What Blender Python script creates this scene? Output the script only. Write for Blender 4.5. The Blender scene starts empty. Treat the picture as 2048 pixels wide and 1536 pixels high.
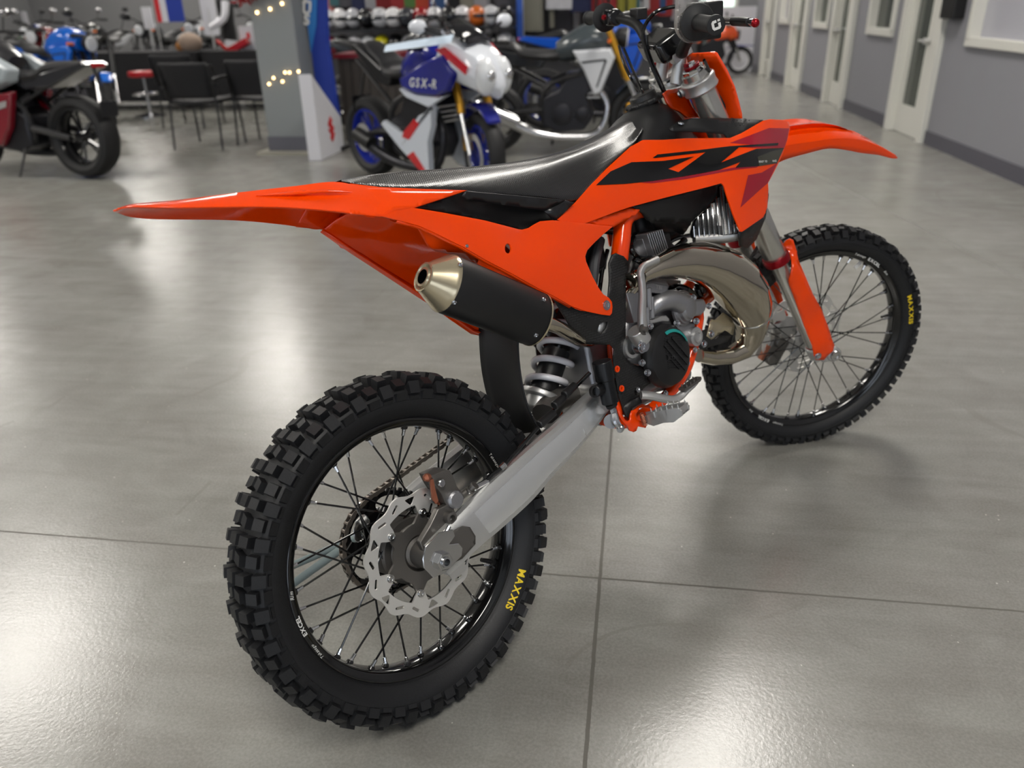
import bpy, bmesh, math, random
from mathutils import Vector, Matrix
from mathutils.bvhtree import BVHTree
V = Vector; PI = math.pi; R = math.radians
sc = bpy.context.scene; COL = sc.collection
random.seed(7)
# ---------------------------------------------------------------- camera model
IW, IH = 2048, 1536
FPX = 1608.56
CAMC = V((-0.6845, -1.0183, 1.2757)); YAW, PIT, ROL = 0.8490, 0.4438, -0.0244
LEAN, STEER = -0.2758, -0.5783
fwd = V((math.cos(YAW)*math.cos(PIT), math.sin(YAW)*math.cos(PIT), -math.sin(PIT)))
rgt0 = V((math.sin(YAW), -math.cos(YAW), 0)); up0 = rgt0.cross(fwd)
rgt = rgt0*math.cos(ROL) + up0*math.sin(ROL); upv = up0*math.cos(ROL) - rgt0*math.sin(ROL)
HEAD = R(50.515); ORG = V((0.509, 0.029, 0))
W0 = Matrix.Rotation(HEAD, 4, 'Z') @ Matrix.Translation(-ORG)          # ground frame of the bike -> showroom
LM = Matrix.Rotation(LEAN, 4, 'X')
BIKE = W0 @ LM                                                          # bike frame -> showroom
WB, RR, RF = 1.482, .333, .345
RAKE = R(26.1); AP = V((WB+.105, 0, 0)); AX = V((-math.sin(RAKE), 0, math.cos(RAKE)))
SM = Matrix.Translation(AP) @ Matrix.Rotation(STEER, 4, AX) @ Matrix.Translation(-AP)   # steering
camW = W0 @ CAMC
def ray(px, py, M):
    d = fwd + rgt*((px-IW/2)/FPX) - upv*((py-IH/2)/FPX)
    Mi = M.inverted()
    return Mi @ CAMC, Mi.to_3x3() @ d
def B(px, py, y, M=LM):          # point of the bike's own frame seen at (px,py), lying y to its left
    c, d = ray(px, py, M); return c + d*((y-c.y)/d.y)
def S(px, py, y): return B(px, py, y, LM @ SM)       # the same in the steered fork's frame
def wray(px, py):
    d = fwd + rgt*((px-IW/2)/FPX) - upv*((py-IH/2)/FPX)
    return camW.copy(), W0.to_3x3() @ d
def FL(px, py, z=0.):
    c, d = wray(px, py); return c + d*((z-c.z)/d.z)
def ATY(px, py, Y):
    c, d = wray(px, py); return c + d*((Y-c.y)/d.y)
def ATD(px, py, D):              # at ground distance D from the camera
    c, d = wray(px, py); return c + d*(D/math.hypot(d.x, d.y))
# ---------------------------------------------------------------- materials
def nt(name):
    m = bpy.data.materials.new(name); m.use_nodes = True
    return m, m.node_tree, m.node_tree.nodes['Principled BSDF']
def lin(c):
    f = lambda v: v/12.92 if v <= .04045 else ((v+.055)/1.055)**2.4
    return (f(c[0]/255), f(c[1]/255), f(c[2]/255), 1)
MATS = {}
def mat(name, rgb, rough=.5, metal=0, coat=0, bump=0, bscale=200, spec=.5, noise=0, aniso=0, alpha=1, trans=0, emis=0):
    if name in MATS: return MATS[name]
    m, t, b = nt(name)
    b.inputs['Base Color'].default_value = lin(rgb)
    b.inputs['Roughness'].default_value = rough; b.inputs['Metallic'].default_value = metal
    b.inputs['Coat Weight'].default_value = coat; b.inputs['Coat Roughness'].default_value = .08
    b.inputs['Specular IOR Level'].default_value = spec
    b.inputs['Transmission Weight'].default_value = trans
    b.inputs['Alpha'].default_value = alpha
    if emis:
        b.inputs['Emission Color'].default_value = lin(rgb); b.inputs['Emission Strength'].default_value = emis
    if bump or noise:
        tc = t.nodes.new('ShaderNodeTexCoord'); n = t.nodes.new('ShaderNodeTexNoise')
        n.inputs['Scale'].default_value = bscale; n.inputs['Detail'].default_value = 3
        t.links.new(tc.outputs['Object'], n.inputs['Vector'])
        if bump:
            bp = t.nodes.new('ShaderNodeBump'); bp.inputs['Strength'].default_value = bump; bp.inputs['Distance'].default_value = .001
            t.links.new(n.outputs['Fac'], bp.inputs['Height']); t.links.new(bp.outputs['Normal'], b.inputs['Normal'])
        if noise:
            mr = t.nodes.new('ShaderNodeMapRange'); mr.inputs['To Min'].default_value = max(0, rough-noise); mr.inputs['To Max'].default_value = rough+noise
            t.links.new(n.outputs['Fac'], mr.inputs['Value']); t.links.new(mr.outputs['Result'], b.inputs['Roughness'])
    MATS[name] = m; return m
# ---------------------------------------------------------------- mesh building
def cr(pts, k=6):
    """Catmull-Rom through a list of tuples/vectors of any length."""
    P = [tuple(p) for p in pts]; n = len(P); out = []
    for i in range(n-1):
        a = P[max(i-1, 0)]; b = P[i]; c = P[i+1]; d = P[min(i+2, n-1)]
        for j in range(k):
            t = j/k
            out.append(tuple(.5*((2*b[q]) + (-a[q]+c[q])*t + (2*a[q]-5*b[q]+4*c[q]-d[q])*t*t + (-a[q]+3*b[q]-3*c[q]+d[q])*t**3) for q in range(len(b))))
    out.append(P[-1]); return out
class MB:
    def __init__(s): s.bm = bmesh.new()
    def v(s, p): return s.bm.verts.new(p)
    def face(s, vs, mi=0):
        try: f = s.bm.faces.new(vs); f.material_index = mi; return f
        except ValueError: return None
    def box(s, c, size, M=None, mi=0, taper=1):
        c = V(c); h = V(size)*.5; vs = []
        for z in (-1, 1):
            k = taper if z > 0 else 1
            for x, y in ((-1, -1), (1, -1), (1, 1), (-1, 1)):
                p = V((x*h.x*k, y*h.y*k, z*h.z))
                if M: p = M @ p
                vs.append(s.v(c+p))
        for q in ((3, 2, 1, 0), (4, 5, 6, 7), (0, 1, 5, 4), (1, 2, 6, 5), (2, 3, 7, 6), (3, 0, 4, 7)): s.face([vs[i] for i in q], mi)
        return s
    def ring(s, c, u, w, r, n, rv=None): 
        rv = r if rv is None else rv
        return [s.v(c + u*(r*math.cos(2*PI*i/n)) + w*(rv*math.sin(2*PI*i/n))) for i in range(n)]
    def skin(s, rings, mi=0, closed=True, cap=True, loop=False):
        n = len(rings[0]); m = len(rings)
        for i in range(m if loop else m-1):
            a, b = rings[i], rings[(i+1) % m]
            for j in range(n if closed else n-1):
                s.face([a[j], a[(j+1) % n], b[(j+1) % n], b[j]], mi)
        if cap and not loop and closed:
            s.face(rings[0][::-1], mi); s.face(rings[-1], mi)
        return s
    def tube(s, pts, r, n=12, cap=True, mi=0, sm=0, flat=1.0):
        P = [V(p) for p in pts]
        rs = list(r) if hasattr(r, '__len__') else [r]*len(P)
        if sm:
            q = cr([tuple(p)+(k,) for p, k in zip(P, rs)], sm); P = [V(a[:3]) for a in q]; rs = [a[3] for a in q]
        t0 = (P[1]-P[0]).normalized(); u = t0.orthogonal().normalized(); rings = []
        for i, p in enumerate(P):
            t = (P[min(i+1, len(P)-1)]-P[max(i-1, 0)]).normalized()
            u = (u - t*u.dot(t)).normalized(); w = t.cross(u)
            rings.append(s.ring(p, u, w, rs[i], n, rs[i]*flat))
        return s.skin(rings, mi, True, cap)
    def cyl(s, a, b, r, r2=None, n=20, mi=0, cap=True):
        return s.tube([a, b], [r, r if r2 is None else r2], n, cap, mi)
    def lathe(s, prof, o, ax, n=32, mi=0, cap=True, loop=False, a0=0, a1=2*PI):
        """prof: (distance along the axis, radius)"""
        o = V(o); ax = V(ax).normalized(); u = ax.orthogonal().normalized(); w = ax.cross(u)
        rings = [s.ring(o+ax*t, u, w, max(r, 1e-5), n) for t, r in prof]
        return s.skin(rings, mi, True, cap, loop)
    def poly(s, pts, off, mi=0, holes=()):
        """flat outline (3D points) extruded by off, holes allowed"""
        off = V(off)
        t = bmesh.new(); es = []
        for loop in [pts]+list(holes):
            vs = [t.verts.new(p) for p in loop]
            es += [t.edges.new((vs[i], vs[(i+1) % len(vs)])) for i in range(len(vs))]
        bmesh.ops.triangle_fill(t, use_beauty=True, use_dissolve=False, edges=es)
        t.verts.ensure_lookup_table(); t.verts.index_update()
        a = [s.v(v.co) for v in t.verts]; b = [s.v(v.co+off) for v in t.verts]
        for f in t.faces:
            ids = [v.index for v in f.verts]
            s.face([a[i] for i in ids], mi); s.face([b[i] for i in ids[::-1]], mi)
        for e in t.edges:
            if len(e.link_faces) == 1:
                i, j = e.verts[0].index, e.verts[1].index
                s.face([a[i], a[j], b[j], b[i]], mi)
        t.free(); return s
    def grid(s, rows, mi=0, closed=False):
        g = [[s.v(p) for p in r] for r in rows]
        return s.skin(g, mi, closed, False)
    def ball(s, c, r, n=14, mi=0, sc_=(1, 1, 1), M=None):
        c = V(c); rings = []
        for i in range(n//2+1):
            a = -PI/2+PI*i/(n//2)
            ring = []
            for j in range(n):
                p = V((math.cos(a)*math.cos(2*PI*j/n)*sc_[0], math.cos(a)*math.sin(2*PI*j/n)*sc_[1], math.sin(a)*sc_[2]))*r
                if M: p = M @ p
                ring.append(s.v(c+p))
            rings.append(ring)
        return s.skin(rings, mi, True, False)
    def bolt(s, p, ax, r=.008, h=.006, mi=0):
        ax = V(ax).normalized(); p = V(p)
        s.lathe([(0, r*1.25), (h*.3, r*1.25), (h*.3, r), (h, r*.92), (h, r*.5), (h*.55, r*.45)], p, ax, 12, mi); return s
    def add(s, other_bm_fn): other_bm_fn(s); return s
    def xf(s, M): bmesh.ops.transform(s.bm, matrix=M, verts=s.bm.verts); return s
    def mirror_y(s):
        bmesh.ops.transform(s.bm, matrix=Matrix.Diagonal((1, -1, 1, 1)), verts=s.bm.verts)
        bmesh.ops.reverse_faces(s.bm, faces=s.bm.faces); return s
    def build(s, name, mats, parent=None, M=None, smooth=True, ang=35, bevel=0, bseg=2, solid=0, sub=0, soff=-1):
        bmesh.ops.remove_doubles(s.bm, verts=s.bm.verts, dist=1e-6)
        bmesh.ops.recalc_face_normals(s.bm, faces=s.bm.faces)
        me = bpy.data.meshes.new(name); s.bm.to_mesh(me); s.bm.free()
        for m in (mats if isinstance(mats, (list, tuple)) else [mats]): me.materials.append(m)
        if smooth:
            me.shade_smooth()
            if ang < 180: me.set_sharp_from_angle(angle=R(ang))
        o = bpy.data.objects.new(name, me); COL.objects.link(o)
        if sub:
            md = o.modifiers.new('sub', 'SUBSURF'); md.levels = sub; md.render_levels = sub
        if solid:
            md = o.modifiers.new('sol', 'SOLIDIFY'); md.thickness = solid; md.offset = soff
        if bevel:
            md = o.modifiers.new('bev', 'BEVEL'); md.width = bevel; md.segments = bseg; md.limit_method = 'ANGLE'; md.angle_limit = R(40); md.harden_normals = False
        if parent: o.parent = parent
        if M is not None: o.matrix_local = M
        return o
def patch(rows, ku=5, kv=5):
    """smooth surface through a rectangular net of 3D points"""
    a = [cr(r, kv) for r in rows]; n = len(a[0])
    cols = [cr([r[j] for r in a], ku) for j in range(n)]
    return [[V(cols[j][i]) for j in range(n)] for i in range(len(cols[0]))]
def empty(name, loc=(0, 0, 0), rz=0, label=None, cat=None, group=None, M=None):
    o = bpy.data.objects.new(name, None); COL.objects.link(o); o.empty_display_size = .1
    if M is not None: o.matrix_world = M
    else: o.location = loc; o.rotation_euler = (0, 0, rz)
    tag(o, label, cat, group); return o
def tag(o, label=None, cat=None, group=None, kind=None):
    if label: o['label'] = label
    if cat: o['category'] = cat
    if group: o['group'] = group
    if kind: o['kind'] = kind
    return o
_fc = {}
def glyphs(txt, size, bold=0., shear=0.):
    """list of (char polygons mesh verts/faces, x advance) using the built-in font"""
    out = []; x = 0
    for ch in txt:
        key = (ch, bold, shear)
        if key not in _fc:
            cu = bpy.data.curves.new('g', 'FONT'); cu.body = ch; cu.size = 1; cu.offset = bold; cu.shear = shear; cu.resolution_u = 3
            ob = bpy.data.objects.new('g', cu); COL.objects.link(ob)
            dg = bpy.context.evaluated_depsgraph_get(); me = bpy.data.meshes.new_from_object(ob.evaluated_get(dg))
            vs = [v.co.copy() for v in me.vertices]; fs = [tuple(p.vertices) for p in me.polygons]
            xs = [v.x for v in vs] or [0, .3]
            _fc[key] = (vs, fs, min(xs), max(xs))
            bpy.data.objects.remove(ob); bpy.data.curves.remove(cu); bpy.data.meshes.remove(me)
        vs, fs, x0, x1 = _fc[key]
        if ch == ' ': x += .32*size; continue
        out.append(([(V(((v.x-x0)*size, v.y*size, 0))) for v in vs], fs, x)); x += (x1-x0+.07)*size
    return out, x
def text_on(mb, txt, size, f, bold=.0, shear=0., mi=0, sx=1.0):
    """f maps (u,v) of the text plane to a 3D point"""
    g, wd = glyphs(txt, size, bold, shear)
    for vs, fs, x in g:
        q = [mb.v(f((p.x+x-wd/2)*sx, p.y)) for p in vs]
        for fc in fs: mb.face([q[i] for i in fc], mi)
    return mb
import numpy as np
from mathutils.geometry import delaunay_2d_cdt
def rbf(ctrl):
    P = np.array(ctrl, float); n = len(P); X = P[:, :2]/100.; m = 3 if n >= 3 else 1
    def ph(d2): return .5*d2*np.log(d2+1e-9)
    A = np.zeros((n+m, n+m)); D = ((X[:, None]-X[None])**2).sum(-1); A[:n, :n] = ph(D)+np.eye(n)*1e-4
    Q = np.c_[np.ones(n), X][:, :m]; A[:n, n:] = Q; A[n:, :n] = Q.T
    w = np.linalg.solve(A, np.r_[P[:, 2], np.zeros(m)])
    def f(x, y):
        q = np.array([x, y])/100.; d = ((X-q)**2).sum(1)
        return float(ph(d)@w[:n]+(np.array([1, q[0], q[1]])[:m]@w[n:]))
    return f
def inside(p, poly):
    c = False; n = len(poly); x, y = p
    for i in range(n):
        x1, y1 = poly[i]; x2, y2 = poly[(i+1) % n]
        if (y1 > y) != (y2 > y) and x < (x2-x1)*(y-y1)/(y2-y1)+x1: c = not c
    return c
def sheet_mesh(outline, f, step=9, holes=(), off=0., M=LM):
    pts = []; edges = []
    for loop in [outline]+list(holes):
        q = []
        for i, a in enumerate(loop):
            b = loop[(i+1) % len(loop)]; L = math.dist(a, b); k = max(1, int(L/step))
            for j in range(k): q.append((a[0]+(b[0]-a[0])*j/k, a[1]+(b[1]-a[1])*j/k))
        n0 = len(pts); pts += q; edges += [(n0+i, n0+(i+1) % len(q)) for i in range(len(q))]
    nb = len(pts); xs = [p[0] for p in outline]; ys = [p[1] for p in outline]
    y = min(ys)+step/2; row = 0
    bd = pts[:nb]
    while y < max(ys):
        x = min(xs)+(step/2 if row % 2 else 0)
        while x < max(xs):
            if inside((x, y), outline) and not any(inside((x, y), h) for h in holes):
                if min((x-a)**2+(y-b)**2 for a, b in bd) > (step*.5)**2: pts.append((x, y))
            x += step
        y += step*.87; row += 1
    vs, es, fs, *_ = delaunay_2d_cdt([V((p[0], -p[1])) for p in pts], edges, [], 0 if not holes else 0, 1e-4)
    bm = MB(); vv = [bm.v(B(v.x, -v.y, f(v.x, -v.y)+off, M)) for v in vs]
    for fc in fs:
        c = (sum(vs[i].x for i in fc)/3, -sum(vs[i].y for i in fc)/3)
        if inside(c, outline) and not any(inside(c, h) for h in holes): bm.face([vv[i] for i in fc])
    return bm
def sheet(name, m, outline, ctrl, par=None, step=9, holes=(), off=0., thick=.003, both=True, M=LM, OM=None, ang=40, bevel=0):
    f = ctrl if callable(ctrl) else rbf(ctrl)
    par = par or bike; o = None
    for side in ((1, -1) if both else (1,)):
        bm = sheet_mesh(outline, f, step, holes, off, M)
        if side < 0: bm.mirror_y()
        # outward = away from the mid plane; solidify grows inwards
        bmesh.ops.recalc_face_normals(bm.bm, faces=bm.bm.faces)
        s_ = sum(fc.normal.y*fc.calc_area() for fc in bm.bm.faces)
        if (s_ > 0) == (side > 0): bmesh.ops.reverse_faces(bm.bm, faces=bm.bm.faces)
        me = bpy.data.meshes.new(name); bm.bm.to_mesh(me); bm.bm.free(); me.materials.append(m); me.shade_smooth()
        if ang < 180: me.set_sharp_from_angle(angle=R(ang))
        ob = bpy.data.objects.new(name, me); COL.objects.link(ob); ob.parent = par
        if OM is not None: ob.matrix_local = OM
        if thick:
            md = ob.modifiers.new('sol', 'SOLIDIFY'); md.thickness = thick; md.offset = -1
            if bevel:
                md = ob.modifiers.new('bev', 'BEVEL'); md.width = bevel; md.segments = 2; md.limit_method = 'ANGLE'; md.angle_limit = R(50)
        if side > 0: o = ob
    return o
def half_loft(rows, M=LM):
    """rows of (px,py,y) from the near bottom edge to near the middle; mirrored into full sections"""
    out = []
    for r in rows:
        h = [B(p[0], p[1], p[2], M) for p in r]
        out.append(h+[V((p.x, -p.y, p.z)) for p in h[::-1]])
    return out
def c2(z, ox, oy, L): return [(ox+x/z, oy+y/z) for x, y in L]
CC = lambda L: c2(4.518, 1150, 180, L)
C8 = lambda L: c2(4.655, 820, 360, L)
C3 = lambda L: c2(5.485, 1020, 600, L)
C4 = lambda L: c2(7.68, 1180, 560, L)
C5 = lambda L: c2(8.533, 1180, 740, L)
C6 = lambda L: c2(6.023, 1220, 0, L)
CN = lambda L: c2(5.12, 1150, 420, L)
# ================================================================ THE ORANGE MOTOCROSS BIKE
m_or = mat('orange_plastic', (252, 72, 0), .16, coat=.3, spec=.32)
m_orf = mat('orange_frame_paint', (248, 68, 0), .16, coat=.5, spec=.35)
m_blk = mat('black_plastic', (26, 26, 27), .42, bump=.15, bscale=900)
m_bgl = mat('black_gloss', (9, 9, 10), .12, coat=.5)
m_blm = mat('black_matte_can', (17, 17, 18), .5)
m_rub = mat('tyre_rubber', (19, 20, 23), .55, bump=.35, bscale=350, noise=.12)
m_gum = mat('soft_rubber', (22, 23, 25), .6)
m_alu = mat('cast_aluminium', (200, 200, 199), .4, .8, noise=.06, bscale=60)
m_cst = mat('engine_casting', (160, 160, 163), .36, .8, bump=.5, bscale=500, noise=.08)
m_mag = mat('dark_magnesium', (114, 111, 107), .42, .75, bump=.3, bscale=500)
m_sil = mat('polished_silver', (205, 205, 205), .16, 1)
m_zin = mat('zinc_bolt', (190, 192, 196), .25, 1)
m_red = mat('red_anodised', (150, 8, 24), .3, .6)
m_cop = mat('copper_shim', (168, 104, 80), .4, .6)
m_wht = mat('white_spring_paint', (226, 226, 232), .25, coat=.5)
m_whl = mat('white_lettering', (225, 225, 222), .5)
m_yel = mat('yellow_lettering', (236, 205, 20), .5)
m_sat = mat('black_satin_alloy', (22, 23, 25), .33, .3)
m_chn = mat('chain_steel', (140, 132, 124), .36, .9)
m_gry = mat('grey_hose', (70, 71, 74), .5)
m_crm = mat('crimson_decal', (160, 14, 38), .22, coat=.4)
m_dbk = mat('black_decal', (10, 10, 11), .2, coat=.4)
m_dgr = mat('smoke_decal', (58, 58, 46), .2, coat=.4)
def brushed(name, rgb, rough, axis):
    m, t, b = nt(name); b.inputs['Base Color'].default_value = lin(rgb); b.inputs['Metallic'].default_value = .72
    tc = t.nodes.new('ShaderNodeTexCoord'); mp = t.nodes.new('ShaderNodeMapping'); mp.inputs['Scale'].default_value = axis
    n = t.nodes.new('ShaderNodeTexNoise'); n.inputs['Scale'].default_value = 30; n.inputs['Detail'].default_value = 4
    t.links.new(tc.outputs['Object'], mp.inputs['Vector']); t.links.new(mp.outputs['Vector'], n.inputs['Vector'])
    mr = t.nodes.new('ShaderNodeMapRange'); mr.inputs['To Min'].default_value = rough*.8; mr.inputs['To Max'].default_value = rough*1.2
    t.links.new(n.outputs['Fac'], mr.inputs['Value']); t.links.new(mr.outputs['Result'], b.inputs['Roughness'])
    bp = t.nodes.new('ShaderNodeBump'); bp.inputs['Strength'].default_value = .12; bp.inputs['Distance'].default_value = .0004
    t.links.new(n.outputs['Fac'], bp.inputs['Height']); t.links.new(bp.outputs['Normal'], b.inputs['Normal'])
    MATS[name] = m; return m
m_swa = brushed('swingarm_aluminium', (206, 207, 206), .3, (3, 1, 40))
m_frk = mat('fork_tube_aluminium', (204, 202, 196), .27, .85)
m_dsc = brushed('brushed_disc_steel', (236, 235, 231), .34, (3, 1, 3))
m_pipe = mat('nickel_pipe', (196, 188, 172), .085, 1, noise=.03, bscale=14)
m_con = brushed('brushed_end_cone', (196, 184, 156), .22, (2, 10, 10))
def mk_seat():
    m, t, b = nt('seat_cover'); b.inputs['Base Color'].default_value = lin((13, 13, 14)); b.inputs['Roughness'].default_value = .3
    b.inputs['Specular IOR Level'].default_value = 1.0; b.inputs['Coat Weight'].default_value = .25; b.inputs['Coat Roughness'].default_value = .2
    tc = t.nodes.new('ShaderNodeTexCoord')
    mp = t.nodes.new('ShaderNodeMapping'); mp.inputs['Rotation'].default_value = (0, R(12), 0)
    t.links.new(tc.outputs['Object'], mp.inputs['Vector'])
    sx = t.nodes.new('ShaderNodeSeparateXYZ'); t.links.new(mp.outputs['Vector'], sx.inputs[0])
    def mth(op, a, bb):
        n = t.nodes.new('ShaderNodeMath'); n.operation = op
        for i, q in enumerate((a, bb)):
            if q is None: continue
            if isinstance(q, (int, float)): n.inputs[i].default_value = q
            else: t.links.new(q, n.inputs[i])
        return n.outputs[0]
    # rows of little zigzag ribs, as on a gripper cover
    z = mth('ADD', sx.outputs['Z'], mth('MULTIPLY', sx.outputs['Y'], .9))
    zig = mth('ABSOLUTE', mth('SUBTRACT', mth('FRACT', mth('MULTIPLY', z, 95), None), .5), None)
    sa = mth('SINE', mth('ADD', mth('MULTIPLY', sx.outputs['X'], 1250), mth('MULTIPLY', zig, 7.)), None)
    h = mth('ADD', mth('MULTIPLY', sa, .5), .5)
    bp = t.nodes.new('ShaderNodeBump'); bp.inputs['Strength'].default_value = .5; bp.inputs['Distance'].default_value = .0007
    t.links.new(h, bp.inputs['Height']); t.links.new(bp.outputs['Normal'], b.inputs['Normal'])
    return m
m_seat = mk_seat()
def mk_guard():
    m, t, b = nt('guard_plastic'); b.inputs['Roughness'].default_value = .5
    tc = t.nodes.new('ShaderNodeTexCoord'); mp = t.nodes.new('ShaderNodeMapping'); mp.inputs['Rotation'].default_value = (R(90), 0, 0)
    t.links.new(tc.outputs['Object'], mp.inputs['Vector'])
    br = t.nodes.new('ShaderNodeTexBrick'); br.inputs['Scale'].default_value = 1; br.inputs['Brick Width'].default_value = .012
    br.inputs['Row Height'].default_value = .0055; br.inputs['Mortar Size'].default_value = .0007; br.inputs['Mortar Smooth'].default_value = .2
    br.inputs['Color1'].default_value = lin((38, 38, 39)); br.inputs['Color2'].default_value = lin((33, 33, 34)); br.inputs['Mortar'].default_value = lin((9, 9, 9)); t.links.new(br.outputs['Color'], b.inputs['Base Color'])
    t.links.new(mp.outputs['Vector'], br.inputs['Vector'])
    bp = t.nodes.new('ShaderNodeBump'); bp.inputs['Strength'].default_value = .9; bp.inputs['Distance'].default_value = .001; bp.invert = True
    t.links.new(br.outputs['Fac'], bp.inputs['Height']); t.links.new(bp.outputs['Normal'], b.inputs['Normal'])
    return m
m_grd = mk_guard()

bike = empty('motocross_bike', label='orange and black motocross bike with knobby tyres and chrome exhaust pipe, in front of everything', cat='motorcycle', M=BIKE)
bpy.context.view_layer.update()
Yv = V((0, 1, 0)); Xv = V((1, 0, 0)); Zv = V((0, 0, 1))
# ---------------------------------------------------------------- wheels
def wheel(cx, cz, M, prof, knobs, npit, rim, nsp, hubr, hubw, sp_r):
    """prof: half carcass profile (y, r) from bead to crown; everything about the axle at (cx,cz)"""
    C = V((cx, 0, cz))
    def pt(a, y, r): return V((cx+r*math.cos(a), y, cz+r*math.sin(a)))
    full = cr(prof, 5); full = [(-y, r) for y, r in full] + [(y, r) for y, r in full[::-1][1:]]
    N = 120
    # rim
    mb = MB(); rp = rim
    loop = rp + [(-y, r) for y, r in rp[::-1]]
    rings = [[mb.v(pt(2*PI*i/N, y, r)) for i in range(N)] for y, r in loop]
    mb.skin(rings, 0, True, False, True)
    for k in range(nsp):
        a = 2*PI*(k+.5)/nsp; s = -1 if k % 2 else 1; r0 = rp[-1][1]
        mb.lathe([(-.002, .0085), (.005, .0062), (.0055, .003)], pt(a, s*.007, r0+.001), -(pt(a, 0, 1)-C), 10)
    wh = mb.build('wheel', m_bgl, bike, M, ang=50)
    # tyre
    mb = MB(); NT = 120
    rings = [[mb.v(pt(2*PI*i/NT, y, r)) for y, r in full] for i in range(NT)]
    mb.skin(rings, 0, False, False, True)
    L = [0]
    for i in range(1, len(full)): L.append(L[-1]+math.dist(full[i], full[i-1]))
    tot = L[-1]
    def prf(s):      # s metres of arc from the crown
        d = tot/2+s; d = min(max(d, 0), tot-1e-6)
        i = max(j for j in range(len(L)-1) if L[j] <= d); f = (d-L[i])/(L[i+1]-L[i])
        y = full[i][0]*(1-f)+full[i+1][0]*f; r = full[i][1]*(1-f)+full[i+1][1]*f
        ty = full[i+1][0]-full[i][0]; tr = full[i+1][1]-full[i][1]; q = math.hypot(ty, tr)
        return y, r, -tr/q, ty/q        # normal (ny, nr), outward
    def knob(a, da, s0, s1, h, sk=.0, tp=.82, h1=None):
        h1 = h if h1 is None else h1
        sm_ = (s0+s1)/2; base = []; top = []
        for (u, w) in ((-1, -1), (1, -1), (1, 1), (-1, 1)):
            s_ = s0 if w < 0 else s1
            y, r, ny, nr = prf(s_); aa = a+u*da/2+sk*w
            base.append(mb.v(pt(aa, y-ny*.003, r-nr*.003)))
            st = sm_+(s_-sm_)*tp; y, r, ny, nr = prf(st); hh = h if w < 0 else h1
            at = a+u*da/2*tp+sk*w
            top.append(mb.v(pt(at, y+ny*hh, r+nr*hh)))
        mb.face(top[::-1])
        for i in range(4): mb.face([base[i], base[(i+1) % 4], top[(i+1) % 4], top[i]])
    for i in range(npit):
        for kn in knobs:
            a = 2*PI*(i+kn[0])/npit
            for sgn in ((1, -1) if kn[2] >= 0 else (0,)):
                if sgn == 0: knob(a, kn[1]*2*PI/npit, kn[2], kn[3], kn[4], kn[5])
                elif sgn == 1: knob(a, kn[1]*2*PI/npit, kn[2], kn[3], kn[4], kn[5], h1=kn[6])
                else: knob(a, kn[1]*2*PI/npit, -kn[3], -kn[2], kn[6], -kn[5], h1=kn[4])
    # a thin moulded bead line and a shoulder line on each sidewall
    for s_ in (1, -1):
        for rr in (prof[0][1]+.004, prof[3][1]-.004):
            y = [q for q in full if q[0]*s_ > 0]; y = min(y, key=lambda q: abs(q[1]-rr))
            mb.skin([[mb.v(pt(2*PI*i/NT, y[0]+s_*o_, y[1]+e_)) for i in range(NT)] for o_, e_ in ((-.001, -.0012), (.0007, 0), (-.001, .0012))], 0, True, False)
    tyre = mb.build('tyre', m_rub, wh, ang=38)
    # hub
    mb = MB()
    hp = [(-hubw, .018), (-hubw, hubr*1.02), (-hubw+.006, hubr*1.08), (-hubw+.009, hubr*.8), (-.01, .024), (.01, .024), (hubw-.009, hubr*.8), (hubw-.006, hubr*1.08), (hubw, hubr*1.02), (hubw, .018)]
    mb.lathe(hp, C, Yv, 40)
    mb.build('hub', m_mag if hubr > .05 else m_alu, wh, ang=30)
    # spokes and nipples
    r0 = rp[-1][1]
    for k in range(nsp):
        a = 2*PI*(k+.5)/nsp; s = -1 if k % 2 else 1; q = 1 if (k//2) % 2 else -1
        p1 = pt(a, s*.007, r0-.002); ah = a+q*R(64); p0 = pt(ah, s*(hubw-.004), hubr)
        d = (p1-p0).normalized()
        MB().cyl(p0, p1-d*.012, sp_r, n=7).build('spoke', m_bgl, wh)
        MB().lathe([(0, .0026), (.001, .0036), (.009, .0036), (.0095, .0042), (.016, .0042)], p1-d*.016, d, 8).build('spoke_nipple', m_sil, wh)
    return wh, pt, prf
rearprof = [(.030, .2535), (.040, .262), (.0515, .279), (.0550, .295), (.0505, .3105), (.034, .3200), (.016, .3235), (0, .3245)]
# knobs: phase, angular size, s0, s1, height, skew, outer height
rk = [(0, .36, -.013, .013, .0185, 0, .0185), (0, .34, .021, .041, .0200, .0, .0200), (.5, .34, .003, .022, .0130, .010, .0130),
      (0.02, .44, .047, .064, .0160, .0, .0085), (.5, .38, .034, .054, .0135, .0, .0130), (.52, .46, .0585, .074, .0095, 0, .0015), (.02, .40, .066, .074, .0045, 0, .001)]
rimr = [(.0312, .2555), (.0330, .2535), (.0325, .2495), (.0290, .2465), (.0262, .2415), (.0240, .2385), (.0150, .2355), (.0080, .2345), (0, .2343)]
rimr = [(.0290, .2540), (.022, .2500), (.0, .2480)][::-1] + rimr
wr, ptr, prfr = wheel(0, RR, None, rearprof, rk, 33, rimr, 36, .062, .034, .0020)
frontprof = [(.022, .2800), (.030, .2865), (.0375, .299), (.0385, .311), (.034, .3235), (.023, .3315), (.010, .3345), (0, .3352)]
fk = [(0, .38, -.011, .011, .0140, 0, .0140), (.5, .36, .004, .020, .0105, .012, .0105), (0, .38, .014, .031, .0150, 0, .0140),
      (.5, .42, .025, .043, .0135, 0, .0085), (.0, .38, .0365, .048, .009, 0, .002)]
rimf = [(.0232, .2820), (.0252, .2800), (.0247, .2765), (.0220, .2735), (.0195, .2690), (.0175, .2655), (.0110, .2628), (.0060, .2620), (0, .2618)]
rimf = [(.0215, .2805), (.016, .2770), (0, .2750)][::-1] + rimf
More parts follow.
